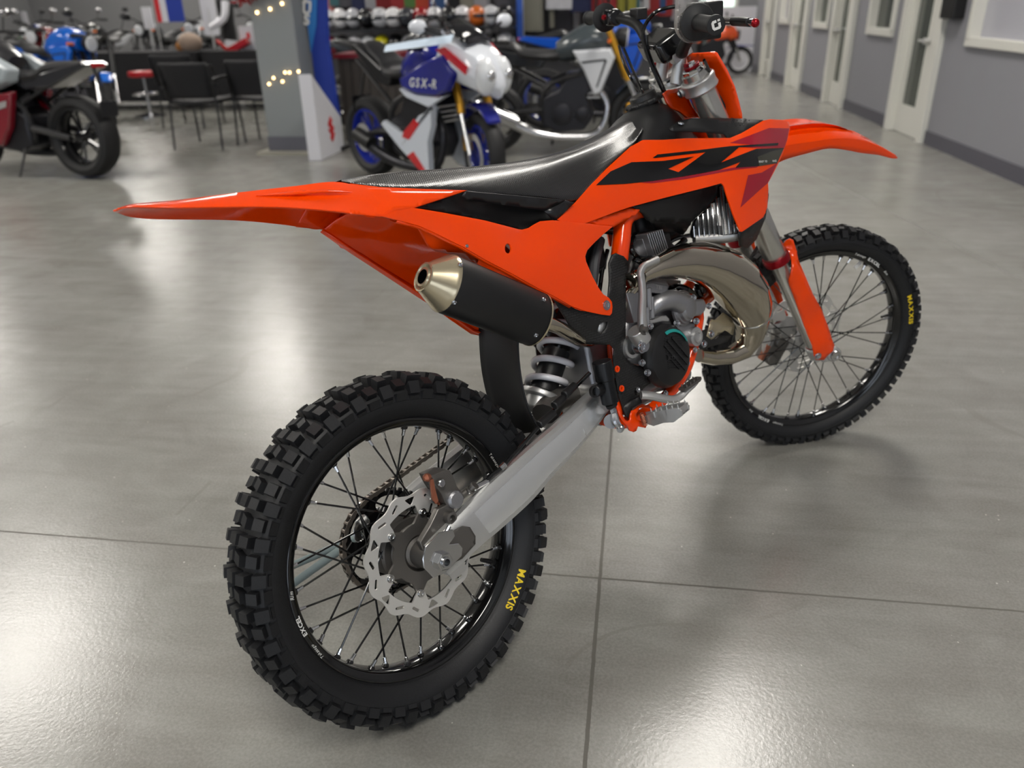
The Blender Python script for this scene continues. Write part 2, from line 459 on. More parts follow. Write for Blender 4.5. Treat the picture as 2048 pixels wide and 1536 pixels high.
wf, ptf, prff = wheel(WB, RF, SM, frontprof, fk, 38, rimf, 36, .036, .032, .0016)
# lettering on tyre sidewalls and rims
def arc_text(par, txt, size, pt, y, r, ang, m, flip=False, bold=.02, sx=1., M=None, prof=None, shear=0):
    """text along an arc on the right-hand face (y<0), centred on ang; flip reads from outside the wheel"""
    mb = MB()
    def f(u, v):
        rr = r+(v if not flip else -v); a = ang+(-u if flip else u)/r*(1)
        yy = y if prof is None else prof(rr)
        return pt(a, yy, rr)
    def g(u, v):
        # on the right face x forward appears to the right: text running clockwise as seen = decreasing angle
        rr = r+(v-size*.35)*(1 if not flip else -1); a = ang - (u/r)*(1 if not flip else -1)
        yy = y if prof is None else prof(rr)
        return pt(a, yy, rr)
    text_on(mb, txt, size, g, bold, shear, sx=sx)
    return mb.build('lettering', m, par, smooth=False)
def side_y(full, r):   # sidewall y at radius r
    q = cr(full, 8); c = [p for p in q]
    return -(min(c, key=lambda p: abs(p[1]-r)+(0 if p[1] < .32 else 1))[0]) - .0012
def ang_of(px, py, y, cx, cz, M=LM):
    p = B(px, py, y, M); return math.atan2(p.z-cz, p.x-cx), math.hypot(p.x-cx, p.z-cz)
a, r = ang_of(1027, 1178, -.052, 0, RR); 
arc_text(wr, 'MAXXIS', .0185, ptr, -.052, .2755, a, m_yel, bold=.03, prof=lambda q: side_y(rearprof, q), sx=1.15)
a, r = ang_of(606, 1250, -.0335, 0, RR); arc_text(wr, 'EXCEL', .0105, ptr, -.0334, .2505, a, m_whl, flip=False, bold=.035, sx=1.2)
a, r = ang_of(638, 1299, -.0335, 0, RR); arc_text(wr, 'Takasago', .008, ptr, -.0334, .2505, a, m_whl, flip=False, bold=.0, shear=.3)
a, r = ang_of(588, 1190, -.0335, 0, RR); arc_text(wr, 'Rim', .0095, ptr, -.0334, .2505, a, m_whl, flip=False, bold=.0, shear=.3)
a, r = ang_of(985, 925, -.0335, 0, RR); arc_text(wr, 'Takasago', .0085, ptr, -.0334, .2512, a, m_whl, flip=False, bold=.0, shear=.3)
SF = LM @ SM
a, r = ang_of(1811, 623, -.038, WB, RF, SF); arc_text(wf, 'MAXXIS', .0175, ptf, -.038, .3045, a, m_yel, bold=.04, prof=lambda q: side_y(frontprof, q), sx=1.3)
a, r = ang_of(1748, 526, -.0255, WB, RF, SF); arc_text(wf, 'EXCEL', .0125, ptf, -.0258, .2782, a, m_whl, bold=.04, sx=1.2)
a, r = ang_of(1722, 510, -.0255, WB, RF, SF); arc_text(wf, 'Takasago', .0085, ptf, -.0258, .2782, a, m_whl, bold=.01, shear=.3)
a, r = ang_of(1771, 547, -.0255, WB, RF, SF); arc_text(wf, 'Rim', .0095, ptf, -.0258, .2782, a, m_whl, bold=.01, shear=.3)
a, r = ang_of(1526, 838, -.0255, WB, RF, SF); arc_text(wf, 'EXCEL', .0115, ptf, -.0258, .2782, a, m_whl, flip=False, bold=.04, sx=1.2)
a, r = ang_of(1554, 850, -.0255, WB, RF, SF); arc_text(wf, 'Takasago', .0085, ptf, -.0258, .2782, a, m_whl, flip=False, bold=.01, shear=.3)
a, r = ang_of(1500, 823, -.0255, WB, RF, SF); arc_text(wf, 'Rim', .0085, ptf, -.0258, .2782, a, m_whl, flip=False, bold=.01, shear=.3)
# rear valve, rim lock; front valve with its white balance tag
a, r = ang_of(965, 1120, 0, 0, RR); p = ptr(a, 0, .234); d = (ptr(a, 0, 0)-ptr(a, 0, .1)).normalized()
MB().lathe([(0, .0085), (.004, .0085), (.004, .0035), (.012, .0035), (.012, .0052), (.034, .0045)], p, d, 10).build('valve_stem', m_blk, wr)
a, r = ang_of(1790, 625, 0, WB, RF, SF); p = ptf(a, 0, .2615); d = (ptf(a, 0, 0)-ptf(a, 0, .1)).normalized()
MB().lathe([(0, .0075), (.003, .0075), (.003, .003), (.010, .003), (.010, .0045), (.030, .004)], p, d, 10).build('valve_stem', m_blk, wf)
a, r = ang_of(1716, 530, 0, WB, RF, SF); p = ptf(a, 0, .2500)
M3 = Matrix.Rotation(-a+R(18), 3, 'Y'); MB().box(p, (.024, .0015, .014), M3).build('balance_tag', m_whl, wf, bevel=.001)
# brake discs: wave outline with slots
def wave_disc(par, pt, y, R0, R1, n, wins, slots, mt, tk, phase=0, amp=.004, M=None):
    outer = [pt(phase+2*PI*i/360, y, R0+amp*(math.cos(n*2*PI*i/360))) for i in range(360)]
    holes = []
    # inner edge: lobes carrying the floating buttons
    ni = wins
    def rin(a):
        t = (a*ni/(2*PI)) % 1.; t = min(t, 1-t)*2     # 0 at lobe
        return R1 - .024*max(0, 1-(t/.34)**2)**.6
    holes.append([pt(phase+2*PI*i/360, y, rin(2*PI*i/360)) for i in range(360)])
    for k in range(ni):            # triangular window outside each button
        a = phase+2*PI*k/ni; rm = (R0+R1)/2
        hole = cr([(-.115, .60), (-.09, .70), (.09, .70), (.115, .60), (.03, .10), (-.03, .10), (-.115, .60)], 3)[:-1]
        holes.append([pt(a+.27+u*.85, y, R1+(R0-R1)*(w*.86+.08)) for u, w in hole])
    for k in range(ni*3):
        if k % 3 == 1: continue
        a = phase+2*PI*k/(ni*3)-.09
        tl = .5 if k % 3 else -.45; L = .0095; wd = .0030; c = pt(a, y, R0-.0125)
        rad = (c-pt(a, y, 0)).normalized(); tg = Yv.cross(rad); dr = (tg*math.cos(tl)+rad*math.sin(tl)); nr = Yv.cross(dr)
        h = []
        for i in range(12):
            t = 2*PI*i/12; h.append(c+dr*(math.copysign(L-wd, math.cos(t))+wd*math.cos(t))+nr*(wd*math.sin(t)))
        holes.append(h)
    mb = MB(); mb.poly(outer, V((0, tk, 0)), holes=holes)
    return mb.build('brake_disc', mt, par, M, ang=30)
def carrier(par, pt, y, rc, rb, n, phase, tk, mt):
    out = []
    for i in range(n*24):
        a = 2*PI*i/(n*24); t = (a*n/(2*PI)) % 1.; t = min(t, 1-t)*2
        out.append(pt(phase+a, y, rc*.80+(rb-rc*.80)*max(0, 1-t/.55)**1.3+.0))
    hole = [pt(2*PI*i/40, y, .036 if rb > .07 else .024) for i in range(40)]
    mb = MB(); mb.poly(out, V((0, tk, 0)), holes=[hole])
    return mb.build('disc_carrier', mt, par, ang=30)
aph, _ = ang_of(785, 1153, -.062, 0, RR)
wave_disc(wr, ptr, -.064, .1195, .0945, 12, 6, 0, m_dsc, .0035, phase=aph)
carrier(wr, ptr, -.061, .074, .086, 6, aph, .006, m_mag)
for k in range(6):
    a = aph+2*PI*k/6; MB().bolt(ptr(a, -.064, .0775), -Yv, .0062, .004).build('disc_button', m_sil, wr)
    MB().bolt(ptr(a+.5, -.055, .047), -Yv, .006, .005).build('hub_bolt', m_blk, wr)
MB().lathe([(0, .046), (.003, .052), (.006, .050), (.012, .034), (.02, .030), (.024, .022), (.04, .020)], V((0, -.036, RR)), -Yv, 40).build('hub_cap', m_mag, wr)
af = .3
wave_disc(wf, ptf, .056, .130, .104, 10, 6, 0, m_dsc, .003, phase=af)
carrier(wf, ptf, .0565, .085, .099, 6, af, .003, m_alu)
# rear sprocket and chain on the left
mb = MB(); nt_ = 48; out = []
for i in range(nt_):
    for u, r_ in ((-.3, .1015), (-.16, .1075), (.16, .1075), (.3, .1015)): out.append(ptr(2*PI*(i+u)/nt_, .052, r_))
holes = []
for k in range(6):
    a = 2*PI*k/6+.3
    holes.append([ptr(a+u, .052, r_) for u, r_ in cr([(-.34, .066), (-.36, .082), (-.22, .091), (0, .093), (.22, .091), (.36, .082), (.34, .066), (.18, .058), (0, .072), (-.18, .058), (-.34, .066)], 3)[:-1]])
holes.append([ptr(2*PI*i/40, .052, .034) for i in range(40)])
mb.poly(out, V((0, .006, 0)), holes=holes).build('sprocket', m_bgl, wr, ang=30)
# ---------------------------------------------------------------- chain, chain guide, swingarm
fs = V((.463, .055, .500)); cR = V((0, .055, RR)); rr_, rf_ = .1035, .031
d = fs-cR; L = math.hypot(d.x, d.z); th = math.atan2(d.z, d.x); be = math.acos((rr_-rf_)/L)
path = []
for i in range(41): a = th+be+(2*PI-2*be)*i/40; path.append(V((cR.x+rr_*math.cos(a), .055, cR.z+rr_*math.sin(a))))
for i in range(13): a = th-be+(2*be)*i/12; path.append(V((fs.x+rf_*math.cos(a), .055, fs.z+rf_*math.sin(a))))
path.append(path[0])
Ls = [0]
for i in range(1, len(path)): Ls.append(Ls[-1]+(path[i]-path[i-1]).length)
def onp(s_):
    s_ %= Ls[-1]; i = max(j for j in range(len(Ls)-1) if Ls[j] <= s_); f = (s_-Ls[i])/(Ls[i+1]-Ls[i]); return path[i].lerp(path[i+1], f)
mb = MB(); nl = int(Ls[-1]/.01588); pit = Ls[-1]/nl
for i in range(nl):
    p, q = onp(i*pit), onp((i+1)*pit); t = (q-p).normalized(); nn = t.cross(Yv)
    mb.cyl(p-Yv*.007, p+Yv*.007, .0047, n=8)
    y0 = .0065 if i % 2 else .0045
    for s_ in (1, -1):
        o = []
        for j in range(16):
            a = 2*PI*j/16; u = math.cos(a); w = math.sin(a)
            o.append((p+q)*.5+t*(math.copysign(pit/2, u)*min(1, abs(u)*1.6)+u*.0052)+nn*(w*.0070*(1-.50*(1-abs(u))))+Yv*(s_*y0))
        mb.poly(o, Yv*(.0014*s_))
mb.build('chain', m_chn, bike, ang=30)
m_face = brushed('machined_aluminium', (232, 234, 234), .24, (60, 1, 60))
def arm_sections(side):
    # rear to front: top and bottom edge of the right arm in the photograph, lateral centre and half thickness
    st = [((852, 1092), (893, 1150), -.105, .014), ((868, 1075), (912, 1135), -.105, .0155), ((906, 1038), (952, 1096), -.105, .0165), ((960, 983), (1006, 1050), -.103, .0175),
          ((1012, 935), (1062, 998), -.101, .018), ((1060, 893), (1104, 948), -.098, .0185), ((1107, 853), (1147, 903), -.094, .019), ((1150, 815), (1184, 858), -.089, .019),
          ((1182, 787), (1214, 818), -.083, .018), ((1215, 762), (1240, 790), -.078, .017)]
    rows = []
    for t, b, y, h in st:
        P = B(t[0], t[1], y-h*.3); Q = B(b[0], b[1], y-h*.3); c = (P+Q)/2; u = (P-Q)/2; hh = u.length; u.normalize()
        sec = []
        for w, v in ((-1, -.72), (-1, .60), (-.82, .80), (-.45, .95), (.1, 1), (.8, .9), (1, .7), (1, -.8), (.8, -1), (-.6, -1), (-.92, -.93)):
            sec.append(c+u*(hh*v)+Yv*(h*w)); sec[-1].y += (y-c.y)
        rows.append(sec)
    return rows
rows = arm_sections(1)
def smooth_rows(rows, k=4):
    cols = [cr([r[j] for r in rows], k) for j in range(len(rows[0]))]
    return [[V(c[i]) for c in cols] for i in range(len(cols[0]))]
for sgn in (1, -1):
    mb = MB(); rr2 = smooth_rows(rows)
    rg = [[mb.v(p) for p in r] for r in rr2]; mb.skin(rg, 0, True, True); ix = {v: (a_, b_) for a_, r in enumerate(rg) for b_, v in enumerate(r)}
    for f_ in mb.bm.faces:
        q_ = [ix[v] for v in f_.verts]
        if len(q_) == 4 and {b_ for a_, b_ in q_} == {0, 1} and min(a_ for a_, b_ in q_) >= 10 and max(a_ for a_, b_ in q_) <= 31: f_.material_index = 1
    if sgn < 0: mb.mirror_y()
    mb.build('swingarm', [m_swa, m_face], bike, ang=25)
mb = MB()   # cross piece
mb.tube([(.44, -.085, .440), (.40, -.05, .425), (.39, 0, .422), (.40, .05, .425), (.44, .085, .440)], [.036, .034, .034, .034, .036], 14, sm=4, flat=.75)
mb.cyl(V((.539, -.10, .478)), V((.539, .10, .478)), .030, n=24)
mb.build('swingarm_bridge', m_alu, bike)
sheet('axle_pocket', m_mag, [(898, 1066), (925, 1052), (940, 1054), (951, 1072), (951, 1088), (925, 1117), (900, 1130), (880, 1110)], lambda x, y: -.1262, thick=.001, step=8)
# axle end: adjuster block, nut, hollow axle, chain adjuster bolt
axc = V((0, 0, RR)); adir = (B(960, 1000, -.12)-B(893, 1124, -.12)); adir.y = 0; adir.normalize(); an = adir.cross(Yv)
if an.z < 0: an = -an
def ap(u, v, y): return axc+adir*u+an*v+Yv*y
for sgn in (-1, 1):
    y0 = sgn*.120
    mb = MB(); o = [B(x, y, -.1266) for x, y in ((904, 1058), (909, 1072), (897, 1088), (916, 1086), (924, 1096), (922, 1112), (888, 1146), (865, 1155), (846, 1135), (844, 1118), (849, 1093), (876, 1065))]; o = [V((p.x, p.y*-sgn, p.z)) for p in o]
    mb.poly(o, Yv*(sgn*.003))
    ab = mb.build('axle_adjuster', m_sil, bike, bevel=.0012)
    mb = MB(); mb.lathe([(0, .0215), (.002, .0215), (.0025, .0195), (.004, .0195)], axc+Yv*(sgn*.126), Yv*sgn, 28)
    mb.lathe([(.004, .0175), (.015, .0175), (.017, .0155), (.017, .0105), (.004, .0100)], axc+Yv*(sgn*.126), Yv*sgn, 6)
    mb.build('axle_nut', m_sil, ab, ang=25)
    MB().lathe([(-.03, .0095), (.021, .0095), (.021, .0065), (-.005, .0062)], axc+Yv*(sgn*.126), Yv*sgn, 24).build('axle', m_zin, ab)
    mb = MB(); mb.cyl(ap(.022, .012, y0-sgn*.004), ap(.062, .012, y0-sgn*.004), .0042, n=10)
    mb.lathe([(0, .0068), (.008, .0068)], ap(.040, .012, y0-sgn*.004), adir, 6); mb.build('adjuster_bolt', m_zin, ab)
    mb = MB()
    for k in range(7): mb.box(ap(-.022+k*.0075, .021, y0+sgn*.0062), (.0008, .0008, .006), Matrix.Rotation(-math.atan2(adir.z, adir.x), 3, 'Y'))
    mb.build('adjuster_scale', m_mag, ab, smooth=False)
for s_ in (-1, 1): MB().lathe([(0, .027), (.03, .024), (.04, .024)], axc+Yv*(.064*s_), Yv*s_, 28).build('wheel_spacer', m_mag, bike)
# rear caliper, bracket and brake hose
def C_(px, py, y=-.075): return B(px, py, y)
mb = MB(); o = [C_(px, py, -.100) for px, py in ((858, 1128), (840, 1085), (861, 1050), (876, 1018), (905, 1005), (912, 1030), (885, 1065), (880, 1110))]
mb.poly(o, V((0, .014, 0))); cb = mb.build('caliper_bracket', m_mag, bike, bevel=.002)
mb = MB(); o = [C_(px, py, -.100) for px, py in cr([(862, 952), (880, 944), (898, 940), (906, 952), (914, 972), (925, 990), (924, 1010), (908, 1018), (893, 1010), (884, 990), (872, 972), (862, 952)], 3)[:-1]]
mb.poly(o, V((0, .042, 0))); cal = mb.build('brake_caliper', m_mag, cb, bevel=.007, bseg=4)
p = C_(911, 999, -.106)
MB().lathe([(-.040, .0175), (.002, .0175), (.004, .0160), (.006, .0135)], p, -Yv, 28).build('caliper_piston_cap', m_cst, cb)
mb = MB(); mb.lathe([(-.01, .012), (.012, .011), (.013, .0065), (.002, .006)], C_(897, 1034, -.102), -Yv, 20); mb.build('slide_pin', m_mag, cb)
MB().lathe([(0, .0072), (.004, .0072), (.005, .006)], C_(882, 966, -.106), -Yv, 16).build('pad_pin', m_sil, cb)
mb = MB(); mb.tube([C_(848, 955, -.09), C_(856, 950, -.085), C_(866, 958, -.082), C_(868, 975, -.08), C_(866, 996, -.078), C_(878, 1008, -.078)], [.004, .005, .006, .006, .006, .004], 8, sm=4, flat=.6)
mb.lathe([(0, .004), (.006, .0085), (.014, .005)], C_(848, 958, -.098), Xv, 12); mb.poly([C_(x, y, -.103) for x, y in ((861, 960), (867, 958), (870, 975), (877, 1002), (872, 1008), (865, 998), (863, 980))], Yv*.004); mb.build('brake_pad', m_cop, cb)
# brake hose along the arm
hp = [C_(931, 985, -.098), C_(945, 977, -.100), C_(966, 968, -.102), C_(984, 950, -.106), C_(1003, 935, -.110), C_(1035, 900, -.108), C_(1070, 862, -.104), C_(1092, 838, -.100), C_(1110, 818, -.095), C_(1128, 800, -.09), C_(1150, 775, -.10), C_(1180, 745, -.115)]
MB().tube(hp, .0042, 10, sm=5).build('brake_hose', m_bgl, bike)
mb = MB(); mb.cyl(C_(934, 984, -.1), C_(975, 962, -.103), .0058, n=10); mb.cyl(C_(1000, 938, -.110), C_(1009, 929, -.110), .0072, n=12); mb.build('hose_ferrule', m_sil, bike)
mb = MB(); mb.cyl(C_(922, 992, -.095), C_(950, 972, -.097), .008, n=12); mb.lathe([(0, .009), (.004, .009), (.004, .006), (.012, .006), (.012, .009), (.016, .009)], C_(940, 981, -.105), V((.5, -.6, .6)), 12); mb.build('banjo_fitting', m_mag, bike)
# cable guides on the arm
for a, b in (((1078, 850), (1108, 825)), ((1108, 812), (1128, 795)), ((1128, 790), (1150, 770))):
    MB().tube([C_(*a, -.104), C_(*b, -.099)], [.0095, .0085], 10, flat=.9).build('hose_guide', m_blk, bike, bevel=.002)
# ---------------------------------------------------------------- rear shock with white spring
sb = B(1078, 812, 0); stp = B(1143, 645, 0); sd = (stp-sb).normalized()
print('shock', sb, stp, (stp-sb).length)
mb = MB()
sp0 = B(1086, 782, -.0); sp1 = B(1135, 640, 0); sdir = (sp1-sp0).normalized(); u = sdir.orthogonal().normalized(); w = sdir.cross(u)
Ls_ = (sp1-sp0).length*1.25; nt2 = 5.0; pts = []
for i in range(int(nt2*28)+1):
    t = i/(nt2*28); a = 2*PI*nt2*t
    pts.append(sp0+sdir*(Ls_*t)+u*(.0415*math.cos(a))+w*(.0415*math.sin(a)))
MB().tube(pts, .0074, 12).build('shock_spring', m_wht, bike)
mb = MB(); mb.lathe([(-.012, .030), (-.010, .046), (0, .0475), (.003, .046), (.004, .030)], sp0-sdir*.008, sdir, 36)
mb.lathe([(-.055, .016), (-.045, .030), (-.022, .034), (-.010, .032)], sp0, sdir, 28)
cl = B(1083, 812, -.0)
mb.tube([sp0-sdir*.03, cl], [.030, .030], 18, flat=.9)
mb.cyl(cl+Yv*.030, cl-Yv*.032, .026, n=24)
sh = mb.build('shock_clevis', m_alu, bike, bevel=.002)
MB().bolt(cl-Yv*.033, -Yv, .012, .005).build('shock_bolt', m_bgl, sh)
MB().cyl(sp0, sp0+sdir*(Ls_*.45), .030, n=28).build('shock_bumper', m_blk, bike)
MB().cyl(sp0, sp0+sdir*(Ls_*1.1), .009, n=16).build('shock_shaft', m_sil, bike)
MB().cyl(sp0+sdir*Ls_*.5, sp0+sdir*(Ls_*1.3), .027, n=28).build('shock_body', m_blm, bike)
# linkage arm bits and hoses behind the spring
mb = MB(); mb.tube([B(1090, 830, -.04), B(1110, 800, -.02), B(1150, 790, 0)], [.03, .028, .025], 12, sm=3); mb.build('linkage', m_mag, bike)
# black mud flap between wheel and shock
def flap(px, py, y): return B(px, py, y)
cen = [(.372, .720), (.356, .66), (.345, .60), (.343, .54), (.352, .49), (.375, .43)]
rows = []
for x, z in cr(cen, 4): rows.append([V((x-.02*(abs(y)/.065)**2*(1), y, z)) for y in (-.066, -.05, -.025, 0, .025, .05, .066)])
MB().grid(rows).build('mud_flap', m_gum, bike, solid=.003)
# ---------------------------------------------------------------- seat
st = [((684, 363, -.060), (683, 361.5, -.05), (682, 360, -.02)), ((740, 373.5, -.076), (745, 362, -.066), (745, 349, -.03)),
      ((800, 377, -.086), (815, 362, -.070), (818, 342, -.03)), ((900, 379, -.094), (915, 354, -.073), (920, 335, -.03)),
      ((1000, 387, -.102), (1008, 345, -.074), (1010, 326, -.03)), ((1080, 393, -.108), (1080, 334, -.073), (1085, 314, -.03)),
      ((1144, 398, -.110), (1133, 319, -.070), (1135, 301, -.03)), ((1172, 380, -.106), (1182, 301, -.066), (1185, 281, -.026)),
      ((1215, 335, -.098), (1226, 283, -.060), (1225, 261, -.024)), ((1262, 292, -.088), (1262, 268, -.056), (1257, 244, -.022)), ((1284, 262, -.078), (1283, 252, -.05), (1282, 239, -.02)), ((1289, 264, -.052), (1289, 257, -.034), (1287, 247, -.012))]
rows = []
for b, c, t in st:
    m1 = tuple(b[i]*.5+c[i]*.5 for i in range(2))+((b[2]*.5+c[2]*.5)-.004,)
    lo = (b[0], b[1]+4, b[2]+.012)
    rows.append((lo, b, m1, c, ((c[0]+t[0])/2, (c[1]+t[1])/2-1.5, c[2]*.5+t[2]*.5), t))
sec = half_loft(rows); sec = patch(sec, 5, 3)
MB().grid(sec).build('seat', m_seat, bike, ang=70)
# ---------------------------------------------------------------- tail fender
st = [((236, 419, -.012), (234, 417.5, -.012), (233.5, 417, -.004)), ((262, 427, -.034), (261, 413.5, -.036), (260, 408.5, -.02)), ((298, 436, -.054), (300, 413.5, -.058), (300, 404.5, -.03)),
      ((356, 438.5, -.066), (356, 414.5, -.072), (356, 399.6, -.04)), ((454, 442, -.073), (442, 413.5, -.082), (430, 390.5, -.046)), ((551, 451, -.078), (532, 413, -.090), (510, 381, -.052)),
      ((600, 457, -.079), (600, 416, -.096), (590, 372, -.058)), ((641, 465, -.08), (669, 422, -.102), (669, 363.5, -.066)), ((690, 476, -.082), (728, 429, -.107), (728, 374, -.078)), ((740, 485, -.084), (786, 434, -.110), (790, 379, -.086))]
rows = []
for b, c, t in st:
    k = .012*min(1, abs(c[2])/.08)
    m1 = (b[0]*.5+c[0]*.5, b[1]*.5+c[1]*.5, b[2]*.5+c[2]*.5+k*.4)
    cc_ = (c[0], c[1]-1.2, c[2]+.001)
    rows.append((c, cc_, (c[0]*.5+t[0]*.5, c[1]*.45+t[1]*.55, c[2]*.55+t[2]*.45), t, (t[0], t[1]+2.0, t[2]*.35)))
sec = half_loft(rows); cols = [cr([r[j] for r in sec], 6) for j in range(len(sec[0]))]; sec = [[V(c[i]) for c in cols] for i in range(len(cols[0]))]
tf = MB().grid(sec).build('tail_fender', m_or, bike, ang=28, solid=.003)
f_tail = [(669, 422, -.103), (669, 385, -.084), (788, 421, -.111), (810, 380, -.09), (829, 415, -.112), (928, 381, -.1), (728, 429, -.1075)]
sheet('tail_side_panel', m_or, [(700, 367), (760, 374), (850, 378), (934, 380.5), (826, 415.5), (788, 421.5), (764, 433), (700, 427)], [(700, 367, -.07), (760, 374, -.083), (850, 378, -.094), (934, 380.5, -.104), (826, 415.5, -.113), (788, 421, -.112), (764, 433, -.1105), (700, 427, -.106)])
sheet('tail_recess', m_or, [(512, 391), (600, 380), (655, 378.5), (705, 384), (640, 384), (590, 388)], [(512, 391, -.0665), (600, 380, -.0745), (655, 378.5, -.0835), (705, 384, -.0885), (590, 388, -.081)], thick=.0015, off=-.0025, step=7)
# ---------------------------------------------------------------- orange side panel with its black intake
panel = C8([(-150, 285), (20, 257), (300, 302), (700, 377), (950, 442), (1010, 458), (1045, 462), (1100, 447), (1160, 410), (1210, 384), (1330, 374), (1660, 405), (1890, 432), (1800, 505), (1700, 600), (1650, 655), (1632, 710), (1640, 760), (1700, 900), (1760, 1010), (1800, 1065), (1850, 1095), (1880, 1135), (1886, 1180), (1880, 1240), (1860, 1262), (1780, 1252), (1640, 1222), (1500, 1172), (1340, 1080), (1200, 1012), (950, 872), (700, 742), (500, 625), (250, 502), (100, 432), (0, 404), (-120, 372), (-270, 336)])
f_pan = rbf([(764, 433, -.112), (788, 421, -.112), (884, 424.5, -.118), (970, 441, -.122), (1043, 459, -.118), (1080, 441, -.116), (1228, 452, -.118), (1185, 490, -.126), (1172, 515, -.131), (1198, 577, -.138), (1222, 600, -.139), (1220, 630, -.139), (1142, 611, -.140), (1078, 577, -.142), (970, 519, -.136), (874, 467, -.122), (1000, 490, -.134), (1090, 520, -.138), (1110, 460, -.124), (930, 450, -.126)])
hole_o = [(1016+6*math.cos(t)-2*math.sin(t)*1.0, 497+9.5*math.sin(t)+3*math.cos(t)) for t in [2*PI*i/18 for i in range(18)]]
sp = sheet('side_panel', m_or, panel, f_pan, holes=[hole_o], thick=.0035, step=8, bevel=.0012, ang=60)
# rolled lower edge
for sgn in (1, -1):
    L = [B(x, y, f_pan(x, y)+.002) for x, y in C8([(-120, 372), (0, 404), (100, 432), (250, 502), (500, 625), (700, 742), (950, 872), (1200, 1012), (1340, 1080), (1500, 1172)])]
    rows_ = [[V((p.x+.0, sgn*(p.y+dy), p.z+dz)) for p in L] for dy, dz in ((0, 0), (.006, -.003), (.022, .004))]
    MB().grid(rows_).build('panel_flange', m_or, sp, solid=.002)
f_int = rbf([(824, 415, -.110), (884, 424, -.104), (970, 440, -.082), (1043, 459, -.080), (1080, 441, -.087), (1106, 439, -.1), (934, 383, -.104), (1131, 400, -.110), (1148, 405, -.111), (1114, 439, -.110), (935, 404, -.085), (1000, 425, -.072), (1090, 422, -.082), (860, 408, -.102)])
sheet('air_intake', m_blk, C8([(22, 257), (530, 107), (1450, 188), (1530, 208), (1365, 368), (1330, 374), (1210, 384), (1100, 447), (1045, 462), (950, 442), (700, 377), (300, 302)]), f_int, thick=.002, step=8, off=.012)
m_rim = mat('intake_satin_black', (30, 30, 32), .3)
f_led = rbf([(934, 382, -.1125), (1131, 400, -.1195), (1088, 421, -.112), (1013, 411, -.106), (936, 402, -.104), (912, 394, -.108)])
sheet('intake_rim', m_rim, C8([(530, 107), (1000, 148), (1450, 188), (1390, 225), (1250, 288), (900, 237), (600, 195), (480, 150)]), f_led, thick=.004, step=12)
f_led2 = rbf([(1131, 400, -.1195), (1149, 405, -.1185), (1114, 439, -.1145), (1106, 439, -.112), (1088, 422, -.1122)])
sheet('intake_rim', m_rim, C8([(1452, 189), (1530, 208), (1365, 368), (1338, 371), (1254, 290), (1392, 226)]), f_led2, thick=.004, step=12)
MB().bolt(B(1213, 610.5, f_pan(1213, 610)-.0005), -Yv, .0085, .004).build('panel_bolt', m_zin, sp)
MB().lathe([(0, .0035), (.0012, .003), (.0016, .001)], B(934, 492, f_pan(934, 492)-.0002), -Yv, 10).build('rivet', m_zin, sp)
# moulded words on the tail panel
mb = MB()
fb = rbf([(669, 422, -.1035), (788, 421, -.1125), (669, 385, -.084), (810, 380, -.09)])
def loc_u(px, py, y, dx, dy, k=1):      # text frame following two pixel directions
    P0 = B(px, py, y); ex = (B(px+dx, py+dy, y)-P0).normalized()
    return P0, ex
# ---------------------------------------------------------------- inner fender (splash panel)
for sgn in (1,):
    sheet('inner_fender', m_or, [(641, 465), (672, 440), (706, 424), (740, 418), (790, 415), (850, 425), (930, 465), (1010, 510), (1110, 565), (1150, 620), (1060, 660), (967, 673), (942, 668), (900, 639), (860, 610), (806, 575), (754, 541), (700, 506)],
          [(641, 465, .080), (672, 440, .05), (706, 424, .015), (740, 418, -.005), (790, 415, -.02), (930, 465, -.01), (1110, 565, -.01), (1150, 620, .03), (967, 673, .070), (942, 668, .071), (860, 610, .074), (754, 541, .077), (850, 530, .060), (950, 590, .055), (700, 506, .080), (800, 480, .04), (740, 470, .055)], thick=.003, both=False)
    sheet('inner_fender_ridge', m_or, [(833, 452), (930, 490), (960, 512), (953, 532), (925, 515), (870, 502), (856, 495), (845, 475)], [(833, 452, -.112), (930, 490, -.116), (960, 512, -.115), (953, 532, -.085), (925, 515, -.088), (870, 502, -.092), (856, 495, -.094), (845, 475, -.1)], thick=.002)
    L = [(641, 465, .080), (700, 506, .080), (754, 541, .077), (806, 575, .0755), (860, 610, .074), (942, 668, .071), (967, 673, .070)]
    rows_ = [[B(x+dx, y+dy, yy-dz) for x, y, yy in L] for dx, dy, dz in ((0, 0, 0), (5, -6, .010), (9, -12, .0))]
    MB().grid(rows_).build('fender_lip', m_or, bike, solid=.002)
# roof of the wheel arch
rows_ = []
for x, z in cr([(.08, .915), (.15, .86), (.25, .77), (.33, .70)], 4): rows_.append([V((x, y, z+.012-.02*(y/.06)**2)) for y in (-.062, -.04, 0, .04, .062)])
